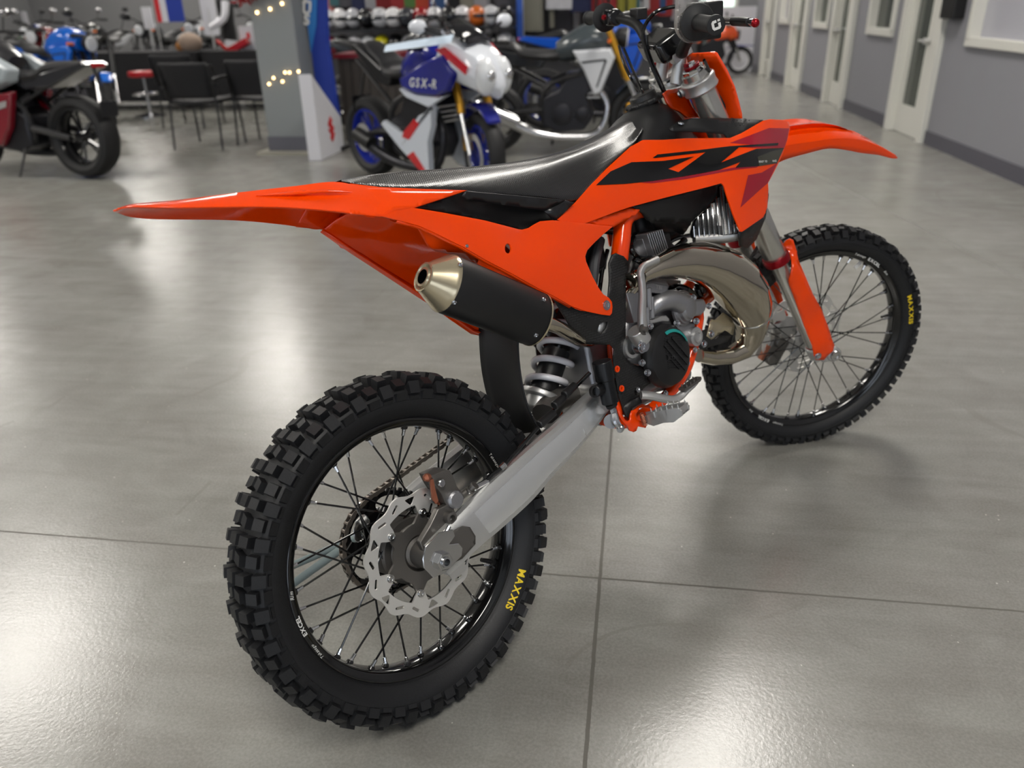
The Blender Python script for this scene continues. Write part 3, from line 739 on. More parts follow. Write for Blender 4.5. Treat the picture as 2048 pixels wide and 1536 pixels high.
# ---------------------------------------------------------------- radiator shroud, decals
shroud = CC([(-160, 1172), (-60, 1075), (0, 1018), (130, 870), (290, 705), (500, 512), (612, 452), (800, 450), (1000, 436), (1400, 433), (1500, 392), (1580, 346), (1700, 276), (1760, 264), (1880, 270), (1932, 290), (1942, 345), (1920, 450), (1880, 570), (1830, 680), (1745, 840), (1748, 900), (1738, 1060), (1700, 1150), (1512, 1280), (1495, 1276), (1430, 1120), (1385, 990), (1345, 865), (1322, 842), (1200, 876), (800, 976), (500, 1056), (350, 1108), (150, 1184), (95, 1203), (0, 1203), (-110, 1190)])
f_shr = rbf([(1114, 439, -.1145), (1150, 405, -.108), (1215, 335, -.102), (1262, 292, -.096), (1286, 280, -.096), (1371, 276, -.124), (1460, 275.6, -.166), (1500, 256, -.178), (1540, 238, -.186), (1578, 245, -.188), (1566, 306, -.206), (1536, 366, -.210), (1533, 419, -.206), (1484, 463, -.210), (1456, 399, -.196), (1447, 370, -.188), (1330, 340, -.136), (1330, 397, -.140), (1450, 325, -.188), (1261, 415, -.128), (1415, 375, -.176), (1200, 400, -.118), (1510, 300, -.203), (1172, 446, -.116)])
shr = sheet('radiator_shroud', m_or, shroud, f_shr, thick=.0035, step=8, bevel=.0012, ang=60)
def decal(m, L, off, mapf=CC, f=f_shr, step=8, par=None): return sheet('graphic', m, mapf(L), f, par=par or shr, off=-off, thick=0, step=step, both=True)
decal(m_crm, [(1400, 478), (1755, 343), (1936, 347), (1916, 450), (1892, 521), (1690, 524), (1480, 517), (1590, 495)], .0006)
decal(m_crm, [(600, 838), (1000, 780), (1300, 725), (1440, 700), (1660, 688), (1640, 700), (1440, 722), (1000, 805), (700, 842)], .0006)
decal(m_crm, [(1495, 1063), (1565, 770), (1690, 745), (1785, 688), (1832, 655), (1745, 838), (1640, 930)], .0006)
decal(m_dbk, [(190, 860), (322, 735), (512, 652), (800, 640), (1078, 601), (842, 712), (935, 742), (1180, 562), (718, 614), (703, 612), (745, 582), (1100, 545), (1400, 507), (1600, 494), (1840, 478), (1832, 502), (1482, 517), (1320, 655), (1640, 530), (1890, 523), (1826, 662), (1660, 688), (1448, 703), (1495, 650), (1300, 723), (1000, 778), (700, 823), (450, 848)], .0011)
decal(m_dgr, [(1650, 605), (1780, 553), (1886, 527), (1826, 660), (1665, 688)], .0015)
def panel_text(txt, px, py, dx, dy, size, f, m, par, off=.002, bold=.02, shear=0, sx=1):
    P0 = B(px, py, f(px, py)-off); e = B(px+dx*12, py+dy*12, f(px+dx*12, py+dy*12)-off); ex = (e-P0).normalized(); ez = ex.cross(-Yv)
    if ez.z < 0: ez = -ez
    mb = MB()
    def g(u, v):
        p = P0+ex*u+ez*v; return p
    text_on(mb, txt, size, g, bold, shear, sx=sx); return mb.build('lettering', m, par, smooth=False)
panel_text('READY TO', 1526.5, 324.8, 1, -.05, .0065, f_shr, m_whl, shr, off=.0026)
panel_text('RACE', 1549.5, 323.6, 1, -.05, .0065, f_shr, m_whl, shr, off=.0026)
sheet('frame_spoiler', m_or, CC([(95, 1206), (300, 1130), (490, 1068), (585, 1080), (580, 1106), (480, 1165), (350, 1240), (220, 1228)]), [(1171, 446, -.112), (1258, 415, -.118), (1279, 420, -.118), (1278, 425, -.117), (1227, 454, -.114)], thick=.004, step=8)
# black plate over the tank and the tank itself
fcov = rbf([(1338, 256, -.100), (1356, 242, -.105), (1382, 236.5, -.122), (1430, 237, -.145), (1482, 238, -.156), (1526, 239, -.176), (1500, 256, -.1775), (1460, 275, -.165), (1342, 262, -.106), (1380, 270, -.126), (1430, 255, -.150)])
cov = sheet('tank_cover', m_blk, CC([(850, 345), (930, 282), (1050, 256), (1280, 252), (1500, 258), (1700, 270), (1700, 277), (1580, 347), (1500, 393), (1400, 434), (1378, 428), (1350, 395), (1200, 382), (870, 368)]), fcov, thick=.003, step=8)
for k in range(3):
    for j in range(5):
        px, py = 1466+j*8-k*5, 241+k*5; P = B(px, py, fcov(px, py)-.0003); MB().lathe([(0, .0019), (.0004, .0016)], P, V((0, -1, .3)), 8).build('vent_dimple', m_dbk, cov)
MB().lathe([(0, .0085), (.002, .008), (.003, .006)], B(1362, 247, fcov(1362, 247)-.0005), V((0, -.5, 1)), 16).build('cover_bolt', m_zin, cov)
tkp = [(.74, .96, .075, .03), (.80, 1.02, .075, .05), (.86, 1.065, .07, .05), (.92, 1.085, .064, .05), (.98, 1.068, .050, .05), (1.04, 1.018, .038, .05), (1.10, .97, .034, .04)]
rows_ = []
for x, zt, wd, _ in cr(tkp, 4):
    rows_.append([V((x, y*wd, z)) for y, z in ((-1.25, .90), (-1.3, .96), (-1.15, zt-.035), (-.8, zt-.010), (-.35, zt), (.35, zt), (.8, zt-.010), (1.15, zt-.035), (1.3, .96), (1.25, .90))])
mb = MB(); mb.skin([[mb.v(p) for p in r] for r in rows_], 0, True, True); tank = mb.build('fuel_tank', m_blk, bike, ang=50)
cp = B(1290, 206, 0.0); cax = V((-.28, 0, 1))
mb = MB(); mb.lathe([(-.03, .030), (-.004, .031), (-.002, .044), (.005, .045), (.008, .043), (.010, .034), (.020, .032), (.023, .028)], cp, cax, 36)
for k in range(12):
    a = 2*PI*k/12; u_ = cax.normalized().orthogonal().normalized(); w_ = cax.normalized().cross(u_); mb.ball(cp+u_*(.043*math.cos(a))+w_*(.043*math.sin(a))+cax*.003, .006, 8)
mb.build('fuel_cap', m_blk, tank)
MB().tube([cp+cax*.02, B(1285, 185, 0), B(1270, 150, .03), B(1258, 122, .06), B(1248, 98, .08)], .0035, 8, sm=5).build('breather_hose', m_bgl, tank)
# lower black tank side, radiator and guards
sheet('tank_side', m_blk, CC([(520, 1052), (800, 976), (1200, 870), (1340, 840), (1290, 870), (1282, 960), (1180, 1080), (1060, 1185), (830, 1197), (670, 1185), (620, 1120)]), [(1265, 413, -.118), (1447, 366, -.160), (1434, 392, -.145), (1385, 442, -.122), (1298, 442, -.112), (1340, 415, -.126)], thick=.01, step=10)
sheet('tank_underside', m_blk, CC([(670, 1185), (830, 1197), (1060, 1185), (1010, 1270), (975, 1312), (900, 1280), (760, 1280), (700, 1230)]), [(1298, 442, -.111), (1385, 442, -.12), (1366, 470, -.06), (1318, 463, -.06)], thick=.004, step=10)
frad = rbf([(1384, 476, -.110), (1384, 440, -.114), (1432, 395, -.140), (1445, 368, -.152), (1457, 399, -.172), (1477, 463, -.186), (1430, 470, -.145)])
rad_out = CC([(1290, 862), (1330, 850), (1385, 990), (1475, 1285), (1470, 1300), (1062, 1342), (1055, 1290), (1090, 1165), (1190, 1070), (1282, 962)])
rd = sheet('radiator', mat('radiator_core', (22, 24, 28), .35, .6), rad_out, lambda x, y: frad(x, y)+.004, thick=.02, step=10)
mb = MB(); nf = 9
for i in range(nf):
    t = (i+.5)/nf
    xb, yb = 1384+90*t, 475-9*t; xt, yt = xb-8, 368-2*t*4
    L = []
    for j in range(25):
        s_ = j/24; x, y = xb+(xt-xb)*s_, yb+(yt-yb)*s_
        if inside((x, y), rad_out): L.append(B(x, y, frad(x, y)-.001))
    if len(L) > 2: mb.tube(L, .0010, 5)
mb2 = MB()
for p in range(nf+1):
    t = p/nf; xb, yb = 1384+90*t-4, 475-9*t; xt, yt = xb-8, 368-2*t*4
    for j in range(46):
        s_ = j/46; x, y = xb+(xt-xb)*s_, yb+(yt-yb)*s_
        if inside((x-3.5, y), rad_out) and inside((x+3.5, y+1), rad_out): mb2.tube([B(x-4, y+1.2, frad(x-4, y)+.002), B(x+4, y-1.2, frad(x+4, y)+.002)], .0005, 3)
mb.build('radiator_tubes', m_sil, rd); mb2.build('radiator_fins', m_alu, rd, smooth=False)
MB().tube([B(1388, 478, -.105), B(1440, 474, -.14), B(1482, 466, -.175)], [.012, .016, .016], 14, sm=4).build('radiator_end_tank', m_alu, rd)
f_rg = rbf([(1535, 377, -.207), (1537, 390, -.203), (1532, 434, -.196), (1513, 479, -.180), (1495, 497, -.165), (1480, 490, -.180), (1484, 463, -.206), (1526, 434, -.202)])
rgd = sheet('radiator_guard', m_blk, CC([(1740, 885), (1752, 950), (1725, 1150), (1640, 1350), (1560, 1432), (1490, 1415), (1480, 1300), (1512, 1280), (1700, 1150), (1738, 1060)]), f_rg, thick=.004, step=9)
panel_text('KTM', 1509, 473, 1, -.45, .017, f_rg, mat('moulded_black', (48, 48, 50), .5), rgd, off=.001, bold=.03, sx=1.25)
# ---------------------------------------------------------------- silencer
P1 = B(889, 566, -.118); P2 = B(1070, 638, -.122); mx = (P2-P1).normalized(); print('muffler len', (P2-P1).length, P1, P2)
up_ = mx.cross(Yv); up_ = up_ if up_.z > 0 else -up_
def oval(c, rx, rz, n=40): return [c+Yv*(rx*math.cos(2*PI*i/n))+up_*(rz*math.sin(2*PI*i/n)) for i in range(n)]
mb = MB(); mb.skin([[mb.v(p) for p in oval(P1+mx*t, a, b)] for t, a, b in ((0, .0475, .0535), (.004, .049, .055), ((P2-P1).length-.004, .049, .055), ((P2-P1).length, .0475, .0535))], 0, True, True)
sil = mb.build('silencer', m_blm, bike, ang=40)
tc = P1-mx*.044-up_*.004
mb = MB(); mb.skin([[mb.v(p) for p in oval(c, a, b)] for c, a, b in ((P1+mx*.002, .0495, .0555), (P1-mx*.002, .0485, .0545), (P1-mx*.006, .046, .052), (tc, .0265, .0275), (tc-mx*.003, .0265, .0275), (tc-mx*.003, .0235, .0245), (tc+mx*.001, .0195, .0205), (tc-mx*.004, .017, .018), (tc-mx*.004, .0125, .0135), (tc+mx*.05, .0125, .0135))], 0, True, False)
mb.build('end_cone', m_con, sil, ang=25)
MB().cyl(tc-mx*.0046, tc-mx*.0036, .0135, n=24).build('bore_shade_disc', mat('bore_shade_black', (5, 5, 5), .95, spec=0), sil)  # matte black disc across the outlet, its colour standing in for the bore's shade
mb = MB(); L_ = (P2-P1).length; mb.skin([[mb.v(p) for p in oval(P1+mx*t, a, b)] for t, a, b in ((L_-.002, .0497, .0557), (L_+.002, .0497, .0557), (L_+.002, .046, .052), (L_+.010, .030, .032), (L_+.03, .0165, .0165))], 0, True, False)
mb.build('front_cone', m_con, sil, ang=25)
for px, py in ((909, 613), (923, 523), (1072, 677), (1087, 596)):
    c, d = ray(px, py, LM); best = None
    A_ = P1+mx*((B(px, py, -.16)-P1).dot(mx))
    ax_ = (B(px, py, -.165)-A_); ax_ -= mx*ax_.dot(mx); ax_.normalize()
    k = 1/math.sqrt((ax_.y/.049)**2+(ax_.dot(up_)/.055)**2)
    MB().lathe([(0, .005), (.002, .0048), (.0032, .003), (.002, .0015)], A_+ax_*k, ax_, 12).build('rivet', m_zin, sil)
MB().tube([P2+mx*.01, P2+mx*.06+up_*.002, B(1175, 682, -.092), B(1225, 640, -.085), B(1262, 580, -.10), B(1290, 548, -.125)], [.0165, .015, .0145, .0145, .0145, .014], 16, sm=6).build('exhaust_stinger', m_pipe, bike)
# ---------------------------------------------------------------- expansion chamber
pp = [(1398, 711, -.020, .018), (1440, 716, -.030, .021), (1481, 702, -.045, .029), (1499, 672, -.065, .039), (1504, 638, -.088, .048), (1499, 610, -.106, .058), (1481, 577, -.122, .065), (1452, 548, -.132, .062), (1417, 529, -.136, .053), (1378, 522, -.137, .043), (1338, 526, -.136, .033), (1305, 538, -.133, .022), (1284, 552, -.128, .0155)]
pts = [tuple(B(a, b, y))+(r,) for a, b, y, r in pp]; q = cr(pts, 7)
rings_pts = [V(a[:3]) for a in q]; rr3 = [a[3] for a in q]
# hand-rolled look: short straight cones joined by seams
seg = list(range(0, len(q), 5))+([len(q)-1] if (len(q)-1) % 5 else [])
MB().tube([rings_pts[i] for i in seg], [rr3[i] for i in seg], 56).build('expansion_pipe', m_pipe, bike, ang=8.5)
for k in (31,):
    t = (rings_pts[k+1]-rings_pts[k-1]).normalized(); u = t.orthogonal().normalized(); w = t.cross(u); r = rr3[k]
    MB().tube([rings_pts[k]+u*(r*math.cos(2*PI*i/60))+w*(r*math.sin(2*PI*i/60)) for i in range(61)], .0022, 6, cap=False).build('weld_seam', m_sil, bike)
mb = MB(); bx = B(1295, 550, -.125)
for i in range(5): mb.lathe([(-.003, .0165), (0, .0185), (.003, .0165)], B(1262+i*5, 562-i*2.2, -.125), (B(1290, 549, -.125)-B(1262, 562, -.125)), 20)
mb.build('pipe_spring_joint', m_pipe, bike)
# pipe bracket
sheet('pipe_bracket', m_con, CN([(1400, 1120), (1440, 1125), (1520, 1050), (1600, 1110), (1640, 1180), (1620, 1280), (1540, 1230), (1480, 1270), (1400, 1330), (1350, 1290)]), [(1423, 639, -.10), (1447, 625, -.09), (1470, 650, -.09), (1415, 672, -.10)], thick=.003, both=False, step=9)
sheet('pipe_bracket', m_blk, CN([(1300, 1240), (1345, 1215), (1380, 1300), (1440, 1320), (1480, 1290), (1600, 1290), (1560, 1350), (1400, 1400), (1290, 1430), (1268, 1390)]), [(1404, 662, -.098), (1430, 677, -.098), (1460, 672, -.09), (1400, 697, -.098)], thick=.004, both=False, step=9)
for px, py in ((1422, 668), (1407, 688)): MB().bolt(B(px, py, -.1), -Yv, .0075, .006).build('bolt', m_zin, bike)
# ---------------------------------------------------------------- frame
m_fr = m_orf
for sgn in (1, -1):
    def Bm(px, py, y): p = B(px, py, y); return V((p.x, p.y*sgn, p.z))
    spar = [V((1.16, -.012*sgn, .985)), V((1.10, -.035*sgn, .95)), V((.98, -.07*sgn, .90)), V((.84, -.088*sgn, .855)), Bm(1272, 420, -.086), Bm(1249, 439, -.088), Bm(1243, 480, -.090), Bm(1239, 515, -.090), Bm(1232, 580, -.088), Bm(1229, 650, -.086), Bm(1232, 720, -.084), Bm(1243, 780, -.082), Bm(1250, 825, -.080)]
    MB().tube(spar, [.022, .022, .022, .022, .022, .0205, .0205, .020, .018, .018, .018, .018, .014], 16, sm=5).build('frame_spar', m_fr, bike)
    cradle = [V((1.175, 0, .93)), V((1.13, -.012*sgn, .80)), V((1.06, -.045*sgn, .62)), Bm(1400, 610, -.080), Bm(1396, 640, -.088), Bm(1391, 668, -.092), Bm(1383, 703, -.094), Bm(1369, 742, -.094), Bm(1344, 780, -.092), Bm(1312, 811, -.088), Bm(1280, 832, -.084), Bm(1245, 846, -.08), Bm(1205, 838, -.075)]
    MB().tube(cradle, .0142, 14, sm=5).build('frame_cradle', m_fr, bike)
    sub = [V((.70, -.055*sgn, .89)), V((.50, -.04*sgn, .89)), V((.36, -.03*sgn, .90))]
    MB().tube(sub, .010, 10).build('subframe_rail', m_alu, bike)
    MB().tube([V((.52, -.075*sgn, .70)), V((.42, -.05*sgn, .80)), V((.36, -.03*sgn, .885))], .010, 10).build('subframe_rail', m_alu, bike)
hd = V((1.12, 0, 1.03)); hx = V((AX.x, 0, AX.z))
mb = MB(); c_ = V((1.165, 0, .955)); mb.lathe([(-.075, .032), (-.07, .036), (.07, .036), (.075, .032)], c_, hx, 28); mb.build('steering_head', m_fr, bike)
sheet('head_gusset', m_fr, C6([(650, 1120), (700, 1080), (850, 1060), (900, 1080), (980, 1270), (1080, 1410), (940, 1415), (850, 1340), (740, 1300), (690, 1230)]), [(1330, 190, -.05), (1360, 178, -.05), (1395, 232, -.055), (1345, 216, -.055)], thick=.006, both=True, step=8)
# textured frame guard
guard = [(1098, 583), (1150, 600), (1216, 600), (1219, 560), (1218, 525), (1223, 510), (1233, 507.5), (1247, 512), (1257, 523), (1256, 545), (1252, 560), (1251.5, 640), (1251.5, 707), (1256, 724), (1281, 735), (1298, 750), (1301, 766), (1286, 778), (1282, 792), (1266, 812), (1262, 830), (1256, 836.5), (1249, 828), (1241, 800), (1234, 768), (1229.5, 738), (1226.5, 717), (1229.7, 699), (1221, 689.5), (1177, 689), (1162, 681), (1147, 667), (1128, 633)]
fg = rbf([(1098, 583, -.118), (1216, 600, -.133), (1147, 667, -.112), (1177, 689, -.112), (1223, 510, -.112), (1233, 507, -.121), (1257, 523, -.108), (1252, 600, -.118), (1236, 580, -.131), (1251, 707, -.122), (1298, 750, -.112), (1282, 792, -.112), (1256, 836, -.108), (1234, 768, -.118), (1229, 700, -.130), (1200, 640, -.134), (1150, 625, -.126)])
gh = C3([(985, 250), (1075, 240), (1058, 310), (995, 385), (955, 340)])
grd = sheet('frame_guard', m_grd, guard, fg, thick=.003, step=7, holes=[gh])
sheet('guard_recess_shade', m_blk, C3([(760, 165), (985, 235), (955, 345), (930, 345), (800, 270)]), lambda x, y: fg(x, y)-.0008, par=grd, thick=0, step=8)  # flat decal in a darker black, shade of a recess painted on
sheet('guard_window', m_alu, [(x, y) for x, y in gh], lambda x, y: fg(x, y)+.006, thick=.001, par=grd, step=8)
for px, py, m_ in ((1233, 738, m_orf), (1242, 777, m_orf), (1275, 780, m_zin), (1295, 746, m_zin)):
    yy = fg(px, py)
    MB().lathe([(0, .0115), (.0006, .0105)], B(px, py, yy-.0002), -Yv, 20).build('guard_hole', m_dbk, grd)
    MB().lathe([(0, .0075), (.002, .007), (.002, .004), (.0, .003)], B(px+1, py, yy-.0008), -Yv, 6 if m_ is m_zin else 16).build('guard_bolt', m_, grd)
# ---------------------------------------------------------------- engine
def eo(L, mapf=C4, y=-.1): return [B(px, py, y) for px, py in mapf(L)]
mb = MB(); mb.poly([B(px, py, -.092) for px, py in ((1250, 660), (1262, 610), (1300, 588), (1350, 585), (1385, 602), (1386, 640), (1374, 690), (1352, 742), (1322, 778), (1295, 792), (1268, 790), (1250, 740))], V((0, .18, 0)))
eng = mb.build('engine', m_cst, bike, bevel=.01, bseg=3)
# cylinder and head
cy0 = B(1345, 620, -.0); cy0 = V((.80, 0, .60)); cyd = V((.30, 0, 1)).normalized()
mb = MB()
for i in range(9): mb.box(cy0+cyd*(.012*i), (.115-.004*(i % 2)*2, .125-.01*(i % 2), .010), Matrix.Rotation(math.atan2(cyd.x, cyd.z), 3, 'Y'))
mb.build('cylinder', m_cst, eng, bevel=.002)
mb = MB(); mb.lathe([(.105, .062), (.125, .062), (.14, .045), (.15, .02)], cy0, cyd, 24); mb.build('cylinder_head', m_cst, eng)
# power valve housing on the right of the cylinder
mb = MB(); mb.poly(eo([(870, 60), (960, 40), (1190, 90), (1195, 190), (1190, 215), (940, 190), (880, 150)], y=-.115), V((0, .05, 0))); mb.build('power_valve_cover', m_cst, eng, bevel=.004)
panel_text('TBI', *C4([(1060, 140)])[0], 1, .15, .012, lambda x, y: -.1155, m_alu, eng, off=.001, sx=1.3)
mb = MB(); mb.poly(eo([(880, 160), (1190, 215), (1240, 90), (1180, 10), (1000, -20), (850, 0)], y=-.095), V((0, .06, 0))); mb.build('cylinder_side', m_cst, eng, bevel=.006)
# ribbed casting between the kick lever and cylinder
mb = MB(); mb.poly(eo([(560, 200), (640, 190), (760, 180), (800, 440), (780, 640), (680, 660), (620, 420)], y=-.112), V((0, .03, 0)))
for px, py in ((900, 120), (870, 420), (940, 250)): 
    p = B(*C4([(px, py)])[0], -.117); mb.cyl(p, p+V((-.01, 0, -.05)), .0065, n=10)
mb.build('crankcase_rib', m_cst, eng, bevel=.002)
# coolant elbow and water pump
wp = B(1371, 616, -.118)
MB().tube([B(1300, 622, -.095), B(1318, 606, -.105), B(1343, 600, -.114), B(1362, 608, -.118)], [.016, .022, .024, .026], 18, sm=5).build('coolant_elbow', m_cst, eng)
mb = MB(); mb.lathe([(0, .043), (.006, .043), (.007, .039), (.012, .037), (.013, .033), (.020, .031), (.022, .027), (.027, .024), (.030, .012)], wp+Yv*.012, V((.10, -1, .0)), 36)
mb.build('water_pump', m_cst, eng, ang=25)
mb = MB(); mb.poly(eo([(1500, 320), (1760, 290), (1800, 380), (1770, 480), (1720, 540), (1640, 560), (1500, 520)], y=-.128), V((0, .026, 0))); mb.build('water_pump_outlet', m_cst, eng, bevel=.005, bseg=3)
mb = MB(); mb.poly(eo([(1330, 700), (1480, 640), (1620, 640), (1620, 760), (1660, 870), (1600, 990), (1440, 1005), (1420, 850)], y=-.108), V((0, .03, 0))); mb.build('pump_bracket', m_cst, eng, bevel=.004)
mb = MB(); pc = B(*C4([(1610, 870)])[0], -.112); mb.lathe([(-.01, .024), (.006, .023), (.007, .015), (.012, .0145), (.012, .010), (.009, .009)], pc, -Yv, 28); mb.build('shaft_cap', m_alu, eng, ang=25)
mb = MB(); mb.poly(eo([(850, 610), (1000, 600), (1120, 550), (1180, 545), (1230, 600), (1210, 650), (1120, 640), (900, 690), (850, 660)], y=-.118), V((0, .02, 0))); mb.build('cover_brace', m_alu, eng, bevel=.003)
# clutch cover
cc = B(1331, 712, -.118); R0 = .071
mb = MB(); mb.lathe([(0, R0+.004), (.008, R0+.003), (.012, R0), (.022, R0-.004), (.026, R0-.012), (.0262, 0.001)], cc+Yv*.004, -Yv, 56); clu = mb.build('clutch_cover', m_blk, eng, ang=30)
mb = MB()
sl = V((math.cos(R(-52)), 0, math.sin(R(-52)))); sn = V((-sl.z, 0, sl.x))
for off_, w_, l_ in ((-.030, .0042, .048), (-.015, .0045, .058), (.0, .0045, .06), (.012, .0018, .035)): mb.box(cc+sn*off_*-1+sl*.006-Yv*.0235, (l_*1.6, .0045, w_), Matrix.Rotation(R(52), 3, 'Y'))
for i in range(15): 
    u = .046-.0055*i
    h = math.sqrt(max(.055**2-u*u, 0)); h = min(h, .042)
    mb.box(cc+V((.008, -.0226, u)), (h*1.5, .0028, .0018), Matrix.Rotation(R(14), 3, 'Y'))
mb.build('cover_ribs', m_blk, clu)
panel_text('KTM', 1346, 719, 1, -.1, .012, lambda x, y: -.1445, mat('moulded_black', (48, 48, 50), .5), clu, off=.0, bold=.02, sx=1.2)
def arc_c(txt, size, rad, ang, m):
    mb = MB(); text_on(mb, txt, size, lambda u, v: cc+V(((rad+v)*math.cos(ang-u/rad), -.0268, (rad+v)*math.sin(ang-u/rad))), .02)
    mb.build('lettering', m, clu, smooth=False)
mb = MB(); ang0 = R(60)
for t, m_ in ((0, 0),):
    ro, ri = .0625, .0555
    a = [cc+V((ro*math.cos(ang0+R(44)-R(88)*i/20), -.0224, ro*math.sin(ang0+R(44)-R(88)*i/20))) for i in range(21)]
    b = [cc+V((ri*math.cos(ang0+R(44)-R(80)*i/20), -.0256, ri*math.sin(ang0+R(44)-R(80)*i/20))) for i in range(21)]
    mb.grid([a, b])
mb.build('maker_badge', mat('teal_badge', (30, 150, 145), .4), clu)
for px, py in C4([(925, 708), (1335, 665), (1635, 632), (1585, 272), (1825, 402), (800, 1272), (885, 1425), (1490, 1278)]):
    MB().cyl(B(px, py, -.112), B(px, py, -.126), .0075, n=14).build('bolt_boss', m_cst, eng)
    MB().bolt(B(px, py, -.126), -Yv, .0065, .0045).build('engine_bolt', m_zin, eng)
for px, py in ((1367, 617), (1331, 787), (1390, 700), (1325, 655)): MB().bolt(B(px, py, -.118), -Yv, .006, .004).build('engine_bolt', m_zin, eng)
MB().ball(B(1350, 582, -.11), .006).build('engine_bolt', m_zin, eng)
# kick starter
kb = B(1281, 673, -.155)
mb = MB(); mb.cyl(kb+V((-.012, 0, .018)), kb+V((.004, 0, -.012)), .021, n=22); kk = mb.build('kick_starter', m_alu, bike, bevel=.002)
lv = [B(1287, 668, -.163), B(1285, 655, -.165), B(1284, 620, -.167), B(1285, 585, -.168), B(1283, 560, -.168), B(1281, 545, -.169), B(1287, 533, -.171), B(1300, 526, -.176), B(1315, 519, -.182)]
MB().tube(lv, [.015, .014, .0125, .0115, .011, .011, .0105, .010, .0105], 12, sm=4, flat=.75).build('kick_lever', m_alu, kk)
MB().bolt(B(1283, 694, -.168), -Yv, .011, .006).build('kick_bolt', m_zin, kk)
MB().lathe([(0, .020), (.01, .019), (.02, .015)], B(1276, 690, -.14), -Yv, 20).build('kick_boss', m_zin, kk)
mb = MB(); p = B(1256, 694, -.118); mb.lathe([(0, .026), (.014, .0245), (.014, .017), (-.002, .017)], p, -Yv, 28); mb.build('kick_shaft_collar', m_alu, eng)
mb = MB(); mb.poly([B(px, py, -.105) for px, py in ((1252, 700), (1278, 700), (1285, 720), (1280, 732), (1262, 728), (1252, 715))], V((0, .02, 0))); mb.build('crankcase_foot', m_alu, eng, bevel=.003)
MB().lathe([(0, .0125), (.004, .0125), (.004, .007), (.01, .006)], B(1286, 659, -.172), -Yv, 18).build('kick_pivot', m_mag, kk)
# throttle body and hoses under the tank
thp = B(1293, 492, -.07)
mb = MB()
for i in range(8): mb.box(thp+V((-.024+.0075*i, 0, .004)), (.0028, .07, .055), Matrix.Rotation(R(-12), 3, 'Y'))
mb.box(thp+V((.0, .01, .004)), (.052, .055, .045), Matrix.Rotation(R(-12), 3, 'Y'))
mb.cyl(thp+V((-.05, .03, -.02)), thp+V((.09, .03, -.035)), .028, n=20)
mb.build('throttle_body', m_cst, eng, bevel=.001)
mb = MB(); mb.box(thp+V((.045, -.01, 0)), (.03, .03, .035)); mb.cyl(thp+V((.04, -.02, -.03)), thp+V((.08, 0, -.02)), .014, n=12); mb.build('injector_plug', m_blk, eng, bevel=.003)
for L, r in (([(1262, 540, -.06), (1270, 520, -.10), (1285, 525, -.105), (1310, 510, -.09), (1345, 480, -.06), (1385, 470, -.05)], .006), ([(1270, 470, -.05), (1262, 495, -.1), (1275, 515, -.1), (1300, 517, -.09)], .007), ([(1310, 470, -.04), (1340, 500, -.06), (1370, 480, -.06)], .008), ([(1200, 480, -.05), (1190, 520, -.07), (1186, 560, -.07), (1180, 590, -.06)], .012), ([(1215, 500, -.04), (1205, 540, -.05), (1200, 575, -.06), (1195, 600, -.06)], .005)):
    MB().tube([B(*p) for p in L], r, 10, sm=5).build('hose', m_gry if r == .012 else m_bgl, bike)
mb = MB(); mb.box((.86, 0, .80), (.16, .10, .10)); mb.box((.55, 0, .80), (.20, .11, .14)); mb.build('airbox', m_blk, bike, bevel=.02)
mb = MB(); mb.cyl((.78, 0, .42), (.78, 0, .50), .10, n=20); mb.box((.62, 0, .50), (.2, .13, .2)); mb.build('crankcase', m_cst, eng, bevel=.01)
for L in ([(1325, 590, -.03), (1350, 575, -.08), (1375, 580, -.09), (1400, 600, -.06), (1412, 560, -.03)], [(1405, 600, -.07), (1395, 575, -.07), (1410, 545, -.03)]):
    MB().tube([B(*p) for p in L], .009, 10, sm=5).build('hose', m_bgl, bike)
# ---------------------------------------------------------------- rear brake master cylinder, pedal, footpeg
a, b = B(1203, 722, -.128), B(1221, 806, -.128)
mb = MB(); mb.cyl(a, a.lerp(b, .45), .0215, n=22); mb.cyl(a.lerp(b, .42), b, .019, n=22); mb.box(a.lerp(b, .5), (.014, .03, .09), Matrix.Rotation(-.15, 3, 'Y')); mb.cyl(a.lerp(b, .6)+V((-.022, 0, 0)), B(1189, 783, -.145), .013, n=18)
mcy = mb.build('brake_master_cylinder', m_sat, bike, bevel=.002)
mb = MB(); mb.lathe([(-.002, .0125), (.003, .0125), (.003, .008), (-.002, .008)], B(1188, 783, -.146), -Yv, 20); mb.build('hose_port', m_blk, mcy)
mb = MB(); mb.cyl(b, B(1224, 812, -.128), .013, n=16); mb.build('rubber_boot', m_gum, mcy)
mb = MB(); mb.cyl(B(1224, 812, -.128), B(1230, 832, -.130), .005, n=10); mb.lathe([(0, .008), (.008, .008)], B(1226, 818, -.129), B(1230, 832, -.13)-B(1224, 812, -.128), 6); mb.tube([B(1228, 828, -.132), B(1232, 845, -.138), B(1238, 852, -.14)], [.008, .009, .007], 10, sm=3); mb.build('push_rod', m_zin, mcy)
mb = MB(); mb.cyl(B(1222, 843, -.10), B(1222, 843, -.125), .016, n=18); mb.lathe([(0, .0085), (.01, .0085), (.012, .006), (.018, .005)], B(1242, 855, -.135), (B(1236, 866, -.15)-B(1242, 855, -.135)), 12); mb.build('pedal_stop', m_zin, mcy)
pd = [B(1282, 790, -.140), B(1300, 791, -.150), B(1322, 796, -.160), B(1345, 799, -.168), B(1360, 793, -.173), B(1372, 782, -.178), B(1384, 771, -.182), B(1392, 763, -.184)]
ped = MB().tube(pd, [.0105, .0105, .0105, .010, .0095, .008, .008, .007], 10, sm=4, flat=.8).build('brake_pedal', m_alu, bike)
mb = MB(); t0, t1 = B(1364, 782, -.178), B(1392, 762, -.186); d_ = (t1-t0).normalized()
